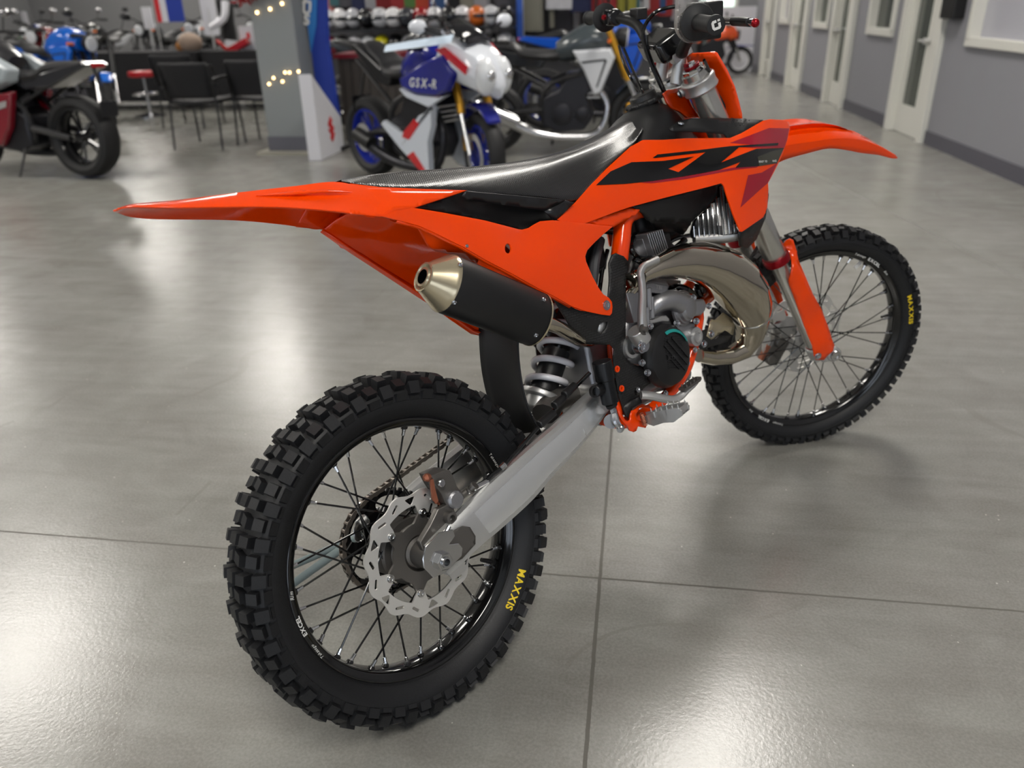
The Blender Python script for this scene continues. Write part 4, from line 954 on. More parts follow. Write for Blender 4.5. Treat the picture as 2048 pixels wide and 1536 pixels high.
o = [t0+d_*u+Yv*v for u, v in ((0, -.010), (.045, -.013), (.055, -.008), (.055, .006), (.045, .011), (0, .009))]
mb.poly(o, V((0, 0, .006)))
for i in range(4):
    for v in (-.008, .006): mb.cyl(t0+d_*(.008+.012*i)+Yv*v+Zv*.005, t0+d_*(.008+.012*i)+Yv*v+Zv*.011, .0018, n=6)
mb.build('pedal_tip', m_mag, ped)
sheet('footpeg_bracket', m_orf, C5([(440, 560), (500, 510), (540, 620), (550, 760), (600, 850), (650, 880), (690, 850), (690, 700), (760, 680), (850, 600), (900, 580), (1070, 640), (1060, 660), (930, 640), (850, 650), (790, 750), (800, 850), (940, 890), (970, 940), (950, 990), (820, 965), (790, 1040), (740, 1060), (680, 1040), (640, 960), (560, 880), (500, 780)]), [(1232, 803, -.104), (1245, 830, -.110), (1256, 843, -.114), (1261, 822, -.112), (1285, 808, -.118), (1305, 815, -.125), (1272, 835, -.116), (1292, 855, -.125), (1265, 862, -.112)], thick=.006, step=6, both=True)
sheet('pedal_bracket', m_blk, C5([(600, 590), (870, 440), (890, 560), (720, 650), (660, 790), (620, 800), (560, 650)]), [(1250, 809, -.112), (1282, 792, -.125), (1264, 816, -.118), (1255, 833, -.114)], thick=.008, step=8, both=False)
for sgn in (1, -1):
    mb = MB(); i0 = B(1293, 833, -.128); o0 = B(1371, 822, -.222)
    ax_ = (o0-i0); L_ = ax_.length; ax_.normalize(); sd_ = Zv.cross(ax_).normalized(); u_ = ax_.cross(sd_)
    if u_.z < 0: u_ = -u_
    pl = lambda a_, b_, c_: (lambda p: V((p.x, p.y*sgn, p.z)))(i0+ax_*(a_*L_)+sd_*b_+u_*c_)
    for b_ in (-.021, .021):
        pr = [(0, -.012), (.0, .004), (.25, .012), (.55, .015), (.95, .015), (1.02, .006), (1.0, -.004), (.75, -.016), (.5, -.014), (.2, -.020)]
        mb.poly([pl(a_, b_*(.6+.4*min(1, a_*2)), c_) for a_, c_ in pr], (pl(0, .006, 0)-pl(0, 0, 0))*(-1 if b_ > 0 else 1))
        for i in range(6): 
            t_ = .25+.14*i; p = pl(t_, b_*(.6+.4*min(1, t_*2))*.88, .013); mb.cyl(p, p+(pl(0, 0, .009)-pl(0, 0, 0)), .0028, .0008, 6)
    mb.poly([pl(a_, 0, c_) for a_, c_ in ((0, -.01), (0, .01), (.98, .012), (.98, -.004))], (pl(0, .004, 0)-pl(0, 0, 0)))
    for t_ in (.3, .62, .97): mb.poly([pl(t_, b_, c_) for b_, c_ in ((-.021, .0), (-.021, .014), (.021, .014), (.021, .0))], (pl(.03, 0, 0)-pl(0, 0, 0)))
    fp = mb.build('footpeg', m_alu, bike, bevel=.001)
    sp_ = []
    for i in range(60): a_ = i*.9; sp_.append(pl(-.04-.001*i*.0+.0, -.006+.0045*math.cos(a_), -.012+.0004*i+.0045*math.sin(a_)*.3))
    MB().tube([pl(.02, -.02, .014-.0005*i)+V((.005*math.cos(i*.9), .005*math.sin(i*.9), 0)) for i in range(56)], .0012, 5).build('return_spring', m_cop, fp)
# ---------------------------------------------------------------- fork, steered
def tubeS(name, pts, r, m, par=None, n=24, sm=0, **k): return MB().tube(pts, r, n, sm=sm).build(name, m, par or bike, None if par else SM, **k)
legs = {}
for sgn in (1, -1):
    y = -.106*sgn; ax0 = V((WB, y, RF)); fa = AX.normalized()
    # leg axis: through the top clamp and the axle lug as photographed
    tp = S(1400, 170, -.106); bt = S(1628, 690, -.106); fd = (tp-bt).normalized(); fd.y = 0; fd.normalize()
    tp.y = y; bt.y = y
    m1 = S(1541, 522, -.106); m1.y = y; k1 = (m1-bt).dot(fd); kt = (tp-bt).dot(fd)
    lo = MB().lathe([(-.02, .0225), (k1+.01, .0225)], bt, fd, 28).build('fork_leg', m_frk, bike, SM)
    MB().lathe([(k1, .0285), (k1+.004, .0310), (kt-.36, .0310), (kt-.33, .0318), (kt+.035, .0318), (kt+.036, .026)], bt, fd, 36).build('fork_tube', m_frk, lo)
    MB().lathe([(k1-.016, .031), (k1-.014, .0355), (k1+.0, .0365), (k1+.006, .0345), (k1+.006, .031)], bt, fd, 36).build('fork_seal', m_red, lo)
    MB().lathe([(kt+.03, .027), (kt+.044, .027), (kt+.046, .024), (kt+.046, .012), (kt+.058, .011)], bt, fd, 8).build('fork_cap', m_sil, lo, ang=20)
    mb = MB(); mb.lathe([(kt+.046, .019), (kt+.052, .019)], bt, fd, 20); mb.box(bt+fd*(kt+.052), (.036, .008, .008)); mb.build('fork_adjuster', m_red, lo, bevel=.001)
    # lower lug
    mb = MB(); mb.lathe([(-.045, .020), (-.04, .026), (-.005, .0285), (.0, .026)], bt, fd, 28); mb.cyl(V((WB, y-.018, RF)), V((WB, y+.018, RF)), .022, n=24)
    mb.poly([bt+fd*(-.045)+V((0, .012, 0)), bt+fd*.0+V((.02, .012, 0)), V((WB+.022, y+.012, RF)), V((WB, y+.012, RF-.022)), bt+fd*(-.06)+V((-.005, .012, 0))], V((0, -.024, 0)))
    mb.build('axle_lug', m_alu, lo, bevel=.004)
    MB().lathe([(0, .0235), (.003, .0235)], bt+fd*(.001), fd, 28).build('wiper_ring', m_red, lo)
    MB().lathe([(0, .016), (.008, .015), (.008, .010), (.004, .009)], V((WB, y-.018*1, RF)) if sgn > 0 else V((WB, y+.018, RF)), -Yv*sgn, 20).build('axle_nut', m_sil, lo)
    legs[sgn] = (bt, fd, kt, k1)
def fsh(mapf, L): return mapf(L)
fgd = [(1565, 488), (1572, 481), (1580, 478), (1587, 481), (1592, 498), (1597, 520), (1609, 548), (1626, 588), (1644, 620), (1657, 655), (1664, 678), (1669, 690), (1667, 702), (1655, 712), (1648, 720), (1632, 720), (1628, 712), (1624, 691), (1614, 666), (1608, 650), (1590, 600), (1578, 568), (1577, 560), (1581, 549), (1584, 530), (1582, 515), (1574, 500)]
ffg = rbf([(1565, 488, -.090), (1580, 478, -.105), (1597, 520, -.120), (1644, 620, -.122), (1669, 690, -.128), (1648, 720, -.135), (1624, 691, -.1385), (1590, 600, -.1375), (1577, 562, -.138), (1584, 530, -.137), (1610, 600, -.142), (1645, 690, -.142), (1574, 500, -.10)])
gd = sheet('fork_guard', m_or, fgd, ffg, M=SF, OM=SM, thick=.003, step=8, ang=60)
gb = S(1636, 712, -.144); MB().bolt(gb, -Yv, .008, .005).build('guard_bolt', m_zin, gd)
# triple clamps
bt, fd, kt, k1 = legs[1]; sid = Yv.cross(fd)
if sid.x < 0: sid = -sid
def clampo(k, t, m, nm, wide):
    c = [bt+fd*k for _ in range(1)][0]; out = []
    for s_ in (1, -1):
        pass
    mb = MB()
    for s_ in (1, -1):
        cc_ = V((bt.x, .106*s_, bt.z))+fd*k; mb.lathe([(0, .0315), (0, .040), (t*.15, .0425), (t*.4, .0405), (t*.6, .0405), (t*.85, .0425), (t, .040), (t, .0315)], cc_, fd, 36)
        mb.cyl(cc_+fd*(t*.5)-sid*.038+Yv*(.016*s_)*-1+Yv*0, cc_+fd*(t*.5)-sid*.046+Yv*(.016*s_)*-1, .010, n=14)
    pts_ = [(-.03, -.085), (-.055, -.05), (-.062, -.02), (-.062, .02), (-.055, .05), (-.03, .085), (.02, .085), (.005, .05), (-.005, 0), (.005, -.05), (.02, -.085)]
    c0 = V((bt.x, 0, bt.z))+fd*(k+t*.12)
    mb.poly([c0+sid*u+Yv*v for u, v in pts_], fd*(t*.75))
    return mb.build(nm, m, bike, SM, bevel=.003)
tcl = clampo(kt-.014, .034, m_alu, 'top_clamp', 1)
clampo(kt-.235, .045, m_alu, 'bottom_clamp', 1)
for s_ in (1, -1):
    c = V((bt.x, .106*s_, bt.z))+fd*(kt+.003); MB().bolt(c-sid*.046-Yv*(.016*s_), -sid-Yv*.6*s_, .0085, .005).build('clamp_bolt', m_zin, tcl)
c0 = V((bt.x, 0, bt.z))+fd*(kt+.014)-sid*.028
MB().lathe([(0, .019), (.006, .019), (.010, .014)], c0, fd, 6).build('stem_nut', m_sil, tcl)
# bar mounts and handlebar
hb = S(1347, 100, -.02); hbc = V((hb.x, 0, hb.z)); print('bar centre', hbc, 'clamp', c0)
for s_ in (1, -1):
    b0 = V((c0.x, .052*s_, c0.z))+fd*.002-sid*.005; 
    mb = MB(); mb.cyl(b0, V((hbc.x, .052*s_, hbc.z))-fd*.012, .017, .015, 20); mb.box(V((hbc.x, .052*s_, hbc.z)), (.052, .030, .040), Matrix.Rotation(-RAKE, 3, 'Y')); mm_ = mb.build('bar_mount', m_alu, tcl, bevel=.003)
    for u in (-1, 1): MB().lathe([(0, .005), (.006, .005), (.006, .003)], V((hbc.x+.018*u, .052*s_, hbc.z+.018)), fd, 6).build('mount_bolt', m_zin, tcl)
ge = S(1430, 50, -.405); print('grip end', ge); gl = S(1150, 72, .30); print('left', gl)
gx, gz = ge.x, ge.z
bar = [(gx, .405, gz), (gx+.012, .30, gz+.002), (gx+.022, .235, gz+.0), (gx+.055, .175, gz-.018), (hbc.x-.012, .10, hbc.z+.004), (hbc.x, .07, hbc.z), (hbc.x, 0, hbc.z)]
bar = [V((x, -y, z)) for x, y, z in bar]+[V(p) for p in bar[::-1][1:]]
hbo = MB().tube(bar, [.011, .011, .011, .0125, .0143, .0143, .0143, .0143, .0143, .0125, .011, .011, .011], 20, sm=6).build('handlebar', m_blm, bike, SM)
for s_ in (-1, 1):
    e0 = V((gx, .408*s_, gz)); e1 = V((gx+.011, .29*s_, gz+.002)); gd_ = (e1-e0).normalized()
    MB().lathe([(-.004, .012), (-.003, .0185), (.004, .0192), (.006, .0165), (.05, .0158), (.098, .0162), (.102, .020), (.106, .0355), (.111, .0365), (.113, .034), (.114, .014)], e0, gd_, 36).build('grip', m_gum, hbo, ang=40)
e0 = V((gx, -.408, gz)); e1 = V((gx+.011, -.29, gz+.002)); gd_ = (e1-e0).normalized()
# grip maker's mark
mb = MB(); up2 = V((-.25, 0, 1)).normalized(); rt2 = up2.cross(gd_).normalized(); rt2 = -rt2 if rt2.x < 0 else rt2
def gm(u, v): return e0-gd_*.0045+rt2*u+up2*v
ol = cr([(-.009, -.007), (-.009, .006), (-.006, .009), (.0025, .009)], 3)
mb.poly([gm(u, v) for u, v in [(-.0095, -.004), (-.0095, .006), (-.0065, .0095), (.001, .0095), (.001, .0045), (-.0045, .0045), (-.0045, -.0035), (.0035, -.0035), (.0035, .003), (.0085, .003), (.0085, -.0055), (.0055, -.0085), (-.0065, -.0085)]], -gd_*.0006)
mb.poly([gm(u, v) for u, v in [(.0035, .0055), (.0085, .0055), (.0085, .0095), (.0035, .0095)]], -gd_*.0006)
mb.build('grip_mark', m_whl, hbo, smooth=False)
MB().lathe([(.118, .022), (.122, .026), (.15, .026), (.155, .018), (.19, .017), (.192, .015)], e0, gd_, 24).build('throttle_housing', m_bgl, hbo)
# clear protective wrap left on the throttle
mwr = mat('clear_wrap', (214, 210, 206), .2, trans=.5, alpha=.62)
c1 = e0+gd_*.117
mb = MB(); rows_ = []
for t, k in ((0, 1.0), (.012, 1.06), (.03, .95)):
    ring = []
    for i in range(28):
        a = 2*PI*i/28; r_ = .0400*k; pz = math.sin(a); ring.append(c1+gd_*t+rt2*(r_*math.cos(a))+up2*(r_*pz+(.05 if pz > .6 else .0)*max(0, pz-.6)*2.2))
    rows_.append(ring)
rows_.append([c1+gd_*.05+up2*.06+(p-c1)*.25 for p in rows_[-1]])
mb.skin([[mb.v(p) for p in r] for r in rows_], 0, True, False)
mb.build('plastic_wrap', mwr, hbo)
# front brake master cylinder and lever
mc = S(1451, 50, -.20)
mb = MB(); q0 = V((gx+.018, -.235, gz+.002)); mb.box(q0+V((.042, .01, .016)), (.066, .05, .036)); mb.box(q0+V((.044, .0, -.022)), (.046, .05, .036)); mb.cyl(q0+V((.02, .03, 0)), q0+V((.05, -.05, -.006)), .012, n=16); mb.box(q0+V((.05, -.01, -.012)), (.03, .06, .03)); fm = mb.build('front_master_cylinder', m_blk, hbo, bevel=.004)
lvp = [q0+V((.055, -.035, -.004)), q0+V((.070, -.07, -.006)), q0+V((.072, -.11, -.006)), q0+V((.066, -.15, -.006)), q0+V((.062, -.18, -.006))]
MB().tube(lvp[1:4], [.0085, .0088, .008], 12, sm=4, flat=1.2).build('lever_sleeve', m_blk, fm)
MB().tube(lvp, [.008, .0072, .0066, .0062, .0075], 12, sm=5, flat=1.3).build('brake_lever', m_sil, fm)
MB().ball(lvp[-1], .0085).build('lever_tip', m_red, fm)
MB().ball(q0+V((.058, -.025, -.002)), .009).build('lever_adjuster', m_red, fm)
# left controls
ql = V((gx+.018, .245, gz+.002))
mb = MB(); mb.lathe([(-.02, .021), (.02, .021)], ql, Yv, 18); mb.box(ql+V((-.008, .0, .002)), (.03, .035, .04)); sw = mb.build('switch_block', m_bgl, hbo, bevel=.004)
MB().lathe([(0, .007), (.004, .006)], ql+V((-.024, .012, .003)), V((-1, -.4, .1)), 14).build('stop_button', m_red, sw)
mb = MB(); mb.cyl(ql+V((.01, -.03, .0)), ql+V((.05, .02, .0)), .012, n=14); mb.box(ql+V((.05, -.05, .005)), (.03, .055, .028)); cm_ = mb.build('clutch_master_cylinder', m_blk, hbo, bevel=.003)
MB().tube([ql+V((.05, .03, .0)), ql+V((.068, .07, 0)), ql+V((.07, .12, 0)), ql+V((.062, .17, 0))], .006, 10, sm=4).build('clutch_lever', m_sil, cm_)
mb = MB(); mb.lathe([(.118, .018), (.15, .018)], V((gx, .408, gz)), V((gx+.011, .29, gz+.002))-V((gx, .408, gz)), 18); mb.build('grip_collar', m_blk, hbo)
# bar pad, cables
mb = MB(); mb.box(hbc+V((-.022, .0, .012)), (.075, .135, .055), Matrix.Rotation(-.5, 3, 'Y')); bp_ = mb.build('bar_pad', m_bgl, hbo, bevel=.012, bseg=3)
def cab(L, r=.0042, m=m_bgl): return MB().tube([S(*p) for p in L], r, 10, sm=6).build('cable', m, bike, SM)
cab([(1362, 12, -.12), (1338, 15, -.10), (1313, 23, -.08), (1295, 42, -.06), (1286, 66, -.05), (1291, 100, -.05), (1311, 150, -.05), (1333, 196, -.055), (1342, 218, -.055)], .0045)
cab([(1293, 70, -.04), (1297, 105, -.04), (1320, 160, -.045), (1337, 200, -.05), (1345, 222, -.05)], .004)
cab([(1238, 92, .12), (1246, 122, .06), (1258, 150, .02), (1272, 172, .01), (1285, 188, .0), (1292, 196, 0)], .0035)
cab([(1408, 120, -.15), (1420, 145, -.125), (1424, 168, -.12), (1440, 195, -.12), (1449, 215, -.12), (1446, 240, -.12)], .0035)
# number plate in front of the fork
npf = rbf([(1386, 108, -.045), (1431, 105, -.10), (1453, 141, -.112), (1467, 174, -.118), (1483, 228, -.122), (1484, 245, -.122), (1425, 245, -.04), (1400, 160, -.03), (1440, 180, -.085), (1462, 238, -.10)])
npl = sheet('number_plate', m_or, [(1372, 108), (1400, 107), (1428, 104.6), (1433, 107), (1453, 141), (1468, 174), (1475, 198), (1483, 228), (1484, 246), (1400, 246), (1385, 180)], npf, M=SF, OM=SM, thick=.004, step=8, ang=180)
pw = rbf([(1431, 105, -.101), (1453, 141, -.113), (1483, 228, -.123), (1484, 246, -.123), (1466, 191, -.118), (1467, 246, -.118)])
# front fender
st = [((1545, 330, -.075), (1545, 300, -.080), (1545, 262, -.05)), ((1572, 318, -.077), (1574, 291, -.080), (1580, 253, -.045)), ((1611, 307, -.078), (1612, 285.5, -.080), (1630, 247.5, -.045)), ((1655, 297, -.076), (1655, 279, -.078), (1668, 250.5, -.043)), ((1690, 300, -.070), (1690, 277.5, -.070), (1702, 262, -.038)),
      ((1722, 306, -.058), (1722, 282, -.058), (1728, 274.5, -.03)), ((1755, 310, -.040), (1755, 293, -.042), (1758, 291.5, -.02)), ((1783, 317, -.018), (1783, 308.5, -.018), (1784, 307.5, -.008)), ((1792, 317, -.004), (1793, 315.5, -.004), (1793, 314.5, -.002))]
rows = []
for b, c, t in st:
    gk = 1 if t[0] < 1640 else (.5 if t[0] < 1680 else 0)
    rows.append((b, (b[0]*.5+c[0]*.5, b[1]*.5+c[1]*.5, b[2]*.5+c[2]*.5+.001), c, (c[0], c[1]-1, c[2]+.001), (c[0]*.4+t[0]*.6, c[1]*.55+t[1]*.45, c[2]*.5+t[2]*.5), (t[0], t[1]+(12 if gk == 1 else 7)*bool(gk)+1, t[2]*.9+.002), (t[0], t[1]+6*gk, t[2]*.8+.004), t, (t[0], t[1]+2, t[2]*.4)))
sec = half_loft(rows, SF); cols = [cr([r[j] for r in sec], 6) for j in range(len(sec[0]))]; sec = [[V(c[i]) for c in cols] for i in range(len(cols[0]))]
ff = MB().grid(sec).build('front_fender', m_or, bike, SM, ang=28, solid=.003)
# front caliper on the left leg, brake line
mb = MB(); cfc = V((WB-.085, .075, RF-.045)); mb.box(cfc, (.06, .05, .085), Matrix.Rotation(.5, 3, 'Y')); mb.cyl(cfc+V((-.02, -.04, -.02)), cfc+V((-.02, .0, -.02)), .018, n=16); mb.cyl(cfc+V((.01, -.035, .03)), cfc+V((.01, 0, .03)), .018, n=16)
fc_ = mb.build('front_caliper', m_mag, bike, SM, bevel=.005)
MB().box(cfc+V((-.035, -.015, 0)), (.008, .02, .05), Matrix.Rotation(.5, 3, 'Y')).build('brake_pad', m_cop, fc_)
sheet('fork_bracket', m_blk, [(1545, 500), (1560, 495), (1568, 525), (1555, 560), (1540, 575), (1520, 530)], [(1545, 500, -.04), (1568, 525, -.04), (1540, 575, -.03)], M=SF, OM=SM, thick=.03, both=True)
MB().cyl(V((WB, -.11, RF)), V((WB, .11, RF)), .012, n=20).build('front_axle', m_alu, bike, SM)
# ---------------------------------------------------------------- triangle stand propping the left axle
m_std = mat('grey_green_paint', (128, 142, 142), .45)
pa = BIKE @ V((0, .150, RR)); f1 = FL(518, 1246); f2 = FL(548, 1229)
f1 = FL(505, 1235); f2 = FL(470, 1190)
print('stand', pa, f1, f2)
stn = empty('triangle_stand', ((f1+f2)/2).to_tuple(), label='grey triangle stand propping the rear axle of the orange dirt bike', cat='bike stand')
ol = (f1+f2)/2
apx = pa-ol
zf = .012
A1 = f1-ol+V((0, 0, zf)); A2 = f2-ol+V((0, 0, zf))
e1 = V((.02, .02, 0))
MB().tube([apx+V((0, 0, .0)), A1], .009, 12).build('stand_leg', m_std, stn)
MB().tube([apx+V((0, 0, -.005)), A2], .009, 12).build('stand_leg', m_std, stn)
MB().tube([A1, A2], .009, 12).build('stand_foot', m_std, stn)
MB().cyl(apx, apx+(BIKE.to_3x3() @ V((0, -.05, 0))), .010, n=14).build('stand_pin', m_std, stn)
# ================================================================ THE SHOWROOM
FZ = -.006
def mk_floor():
    m, t, b = nt('polished_concrete'); L = t.links.new
    tc = t.nodes.new('ShaderNodeTexCoord'); P = tc.outputs['Object']
    def noise(sc_, det, dist=0, scl=None, ro=.55):
        det = min(det, 4)
        n = t.nodes.new('ShaderNodeTexNoise'); n.inputs['Scale'].default_value = sc_; n.inputs['Detail'].default_value = det; n.inputs['Distortion'].default_value = dist; n.inputs['Roughness'].default_value = ro
        if scl:
            mp = t.nodes.new('ShaderNodeMapping'); mp.inputs['Scale'].default_value = scl; mp.inputs['Rotation'].default_value = (0, 0, .5); L(P, mp.inputs['Vector']); L(mp.outputs['Vector'], n.inputs['Vector'])
        else: L(P, n.inputs['Vector'])
        return n.outputs['Fac']
    def ramp(s_, cols):
        r = t.nodes.new('ShaderNodeValToRGB'); e = r.color_ramp.elements
        for i, (p, c) in enumerate(cols):
            if i < 2: e[i].position = p; e[i].color = lin(c)
            else: q = e.new(p); q.color = lin(c)
        L(s_, r.inputs['Fac']); return r.outputs['Color']
    def mth(op, a, bb=None):
        n = t.nodes.new('ShaderNodeMath'); n.operation = op
        for i, q in enumerate((a, bb)):
            if q is None: continue
            if isinstance(q, (int, float)): n.inputs[i].default_value = q
            else: L(q, n.inputs[i])
        return n.outputs[0]
    def mix(f, a, c, typ='MIX'):
        n = t.nodes.new('ShaderNodeMix'); n.data_type = 'RGBA'; n.blend_type = typ
        for k, q in ((0, f), (6, a), (7, c)):
            if isinstance(q, (int, float)): n.inputs[k].default_value = q
            elif isinstance(q, tuple): n.inputs[k].default_value = q
            else: L(q, n.inputs[k])
        return n.outputs[2]
    big = noise(.9, 6, .6); mid = noise(5, 8, .8); fine = noise(160, 4); strk = noise(2.2, 6, .4, (1, 7, 1))
    c = ramp(big, [(.3, (118, 118, 113)), (.7, (144, 144, 140))])
    c = mix(.35, c, ramp(mid, [(.35, (104, 100, 91)), (.7, (152, 152, 147))]))
    c = mix(.25, c, ramp(strk, [(.3, (112, 109, 101)), (.65, (154, 154, 149))]))
    c = mix(.14, c, ramp(fine, [(.35, (92, 87, 78)), (.65, (174, 172, 166))]))
    # tiny aggregate specks
    vo = t.nodes.new('ShaderNodeTexVoronoi'); vo.inputs['Scale'].default_value = 34; L(P, vo.inputs['Vector'])
    sp = mth('MULTIPLY', mth('LESS_THAN', vo.outputs['Distance'], .07), mth('GREATER_THAN', noise(11, 2), .62))
    c = mix(mth('MULTIPLY', sp, .55), c, lin((226, 222, 210)))
    vo2 = t.nodes.new('ShaderNodeTexVoronoi'); vo2.inputs['Scale'].default_value = 16; L(P, vo2.inputs['Vector'])
    sp2 = mth('MULTIPLY', mth('LESS_THAN', vo2.outputs['Distance'], .06), mth('GREATER_THAN', noise(7, 2), .66))
    c = mix(mth('MULTIPLY', sp2, .18), c, lin((74, 68, 60)))
    # scuffs: thin bent lines
    wv = t.nodes.new('ShaderNodeTexWave'); wv.inputs['Scale'].default_value = .45; wv.inputs['Distortion'].default_value = 14; wv.inputs['Detail'].default_value = 2; wv.inputs['Detail Scale'].default_value = 1.2; L(P, wv.inputs['Vector'])
    sc2 = mth('MULTIPLY', mth('GREATER_THAN', wv.outputs['Fac'], .9985), mth('GREATER_THAN', noise(1.7, 2), .56))
    c = mix(mth('MULTIPLY', sc2, .35), c, lin((120, 117, 110)))
    # saw-cut joints
    sx = t.nodes.new('ShaderNodeSeparateXYZ'); L(P, sx.inputs[0]); X, Y = sx.outputs['X'], sx.outputs['Y']
    wob = mth('MULTIPLY', mth('SUBTRACT', noise(26, 3), .5), .004)
    def joint(v, pos, w_): return mth('LESS_THAN', mth('ABSOLUTE', mth('ADD', mth('SUBTRACT', v, pos), wob)), w_)
    j = joint(X, 0, .0042)
    for v, pos, w_ in ((Y, 0, .0032), (X, -4.6, .005), (X, 4.2, .004), (Y, 9.2, .005), (Y, -4.6, .004)): j = mth('MAXIMUM', j, joint(v, pos, w_))
    j2 = mth('LESS_THAN', mth('ABSOLUTE', mth('ADD', mth('SUBTRACT', mth('ADD', mth('MULTIPLY', X, .9835), mth('MULTIPLY', Y, .1807)), 2.340), mth('MULTIPLY', wob, 2))), .004)
    j = mth('MAXIMUM', j, mth('MULTIPLY', j2, .5))
    c = mix(mth('MULTIPLY', j, .85), c, lin((84, 81, 74)))
    L(c, b.inputs['Base Color'])
    rg = mth('ADD', mth('MULTIPLY', mid, .05), mth('ADD', mth('MULTIPLY', fine, .05), .20)); L(mth('ADD', rg, mth('MULTIPLY', j, .4)), b.inputs['Roughness'])
    b.inputs['Specular IOR Level'].default_value = .72
    bp = t.nodes.new('ShaderNodeBump'); bp.inputs['Strength'].default_value = .3; bp.inputs['Distance'].default_value = .0012
    h = noise(120, 2); L(h, bp.inputs['Height']); L(bp.outputs['Normal'], b.inputs['Normal'])
    return m
X0, X1, Y0, Y1, HC = -17.0, 6.5, -9.0, 21.0, 4.9
mb = MB(); mb.box(((X0+X1)/2, (Y0+Y1)/2, FZ-.05), (X1-X0+.4, Y1-Y0+.4, .1)); flo = mb.build('floor', mk_floor(), smooth=False); tag(flo, kind='structure')
m_wg = mat('grey_wall_paint', (136, 136, 142), .6, bump=.05, bscale=80); m_wg2 = mat('light_grey_paint', (122, 122, 124), .6)
m_bb = mat('dark_vinyl_base', (84, 83, 92), .45); m_wt = mat('white_trim_paint', (214, 213, 206), .4); m_cl = mat('ceiling_paint', (226, 226, 226), .8)
m_gl = mat('dark_glass', (60, 66, 60), .06, spec=.8); m_wall = m_wg
def struct(name, mb, m, par=None, **k):
    o = mb.build(name, m, par, smooth=False, **k)
    if not par: tag(o, kind='structure')
    return o
struct('ceiling', MB().box(((X0+X1)/2, (Y0+Y1)/2, HC+.05), (X1-X0+.4, Y1-Y0+.4, .1)), m_cl)
struct('wall_back', MB().box(((X0+X1)/2, Y1+.05, HC/2), (X1-X0+.4, .1, HC+.1)), m_wg2)
struct('wall_front', MB().box(((X0+X1)/2, Y0-.05, HC/2), (X1-X0+.4, .1, HC+.1)), m_wg2)
struct('wall_left', MB().box((X0-.05, (Y0+Y1)/2, HC/2), (.1, Y1-Y0, HC+.1)), m_wg2)
# right-hand partition with its office doors and windows; u runs away from the camera, n towards the room
PW = V((2.80, 4.70, 0)); WA = math.atan2(.6, 8.9)
WM = Matrix.Translation(PW) @ Matrix.Rotation(PI/2+WA, 4, 'Z')        # local x = along the wall, y = away from the room is -y
def wbox(mb, u0, u1, z0, z1, n0, n1): return mb.box(((u0+u1)/2, (n0+n1)/2, (z0+z1)/2), (u1-u0, n1-n0, z1-z0))
doors = [(1.93, 2.93), (4.54, 5.42), (6.72, 7.62), (8.85, 9.70)]
mb = MB(); us = [-9.0]
for a, b in doors: us += [a, b]
us.append(10.6)
wins = [(-1.6, 1.44), (3.22, 4.06), (5.66, 6.42), (7.9, 8.6)]
segs = [(us[i], us[i+1]) for i in range(0, len(us), 2)]
for (a, b) in segs:
    w_ = [w for w in wins if a <= w[0] and w[1] <= b]
    if not w_: wbox(mb, a, b, 0, HC, -.14, 0); continue
    q = w_[0]; wbox(mb, a, q[0], 0, HC, -.14, 0); wbox(mb, q[1], b, 0, HC, -.14, 0); wbox(mb, q[0], q[1], 0, .90, -.14, 0); wbox(mb, q[0], q[1], 2.1, HC, -.14, 0)
for a, b in doors: wbox(mb, a, b, 2.3, HC, -.14, 0)
o = mb.build('wall_right', m_wg, smooth=False); o.matrix_world = WM; tag(o, kind='structure')
mb = MB()
for a, b in segs: wbox(mb, a, b, FZ, .115, -.001, .012)
o = mb.build('baseboard_right', m_bb, smooth=False); o.matrix_world = WM; tag(o, kind='structure')
for i, (a, b) in enumerate(doors):
    mb = MB()
    for q in ((a, a+.11), (b-.11, b)): wbox(mb, *q, FZ, 2.3, -.10, .05)
    wbox(mb, a, b, 2.18, 2.3, -.10, .05)
    d = mb.build('door_%d' % (i+1), m_wt, smooth=False, bevel=.004); d.matrix_world = WM; tag(d, kind='structure')
    mb = MB(); wbox(mb, a+.11, b-.11, FZ+.005, .26, -.06, -.015); wbox(mb, a+.11, a+.42, .26, 2.18, -.06, -.015); wbox(mb, b-.20, b-.11, .26, 2.18, -.06, -.015); wbox(mb, a+.11, b-.11, 2.05, 2.18, -.06, -.015)
    mb.build('door_leaf', m_wt, d, smooth=False)
    mb = MB(); wbox(mb, a+.42, b-.20, .26, 2.05, -.045, -.035); mb.build('door_glass', m_gl, d, smooth=False)
    mb = MB(); mb.cyl((b-.17 if i else a+.36, -.015, .86), (b-.17 if i else a+.36, .04, .86), .028, n=14); mb.cyl((a+.36 if not i else b-.17, .035, .86), ((a+.48) if not i else b-.29, .035, .86), .012, n=10); mb.build('door_handle', m_alu, d)
m_wn = [mat('frosted_window', (172, 172, 180), .25), m_gl, m_gl, mat('paper_window', (176, 174, 180), .4)]
for i, (a, b) in enumerate(wins):
    mb = MB(); t_ = .07
    for q in ((a, a+t_, .90, 2.1), (b-t_, b, .90, 2.1), (a, b, .86, .93), (a, b, 2.05, 2.12)): wbox(mb, *q, -.10, .03)
    f = mb.build('window_%d' % (i+1), m_wt, smooth=False, bevel=.003); f.matrix_world = WM; tag(f, kind='structure')
    wbox_ = MB(); wbox(wbox_, a+t_, b-t_, .93, 2.05, -.07, -.06); wbox_.build('window_glass', m_wn[i], f, smooth=False)
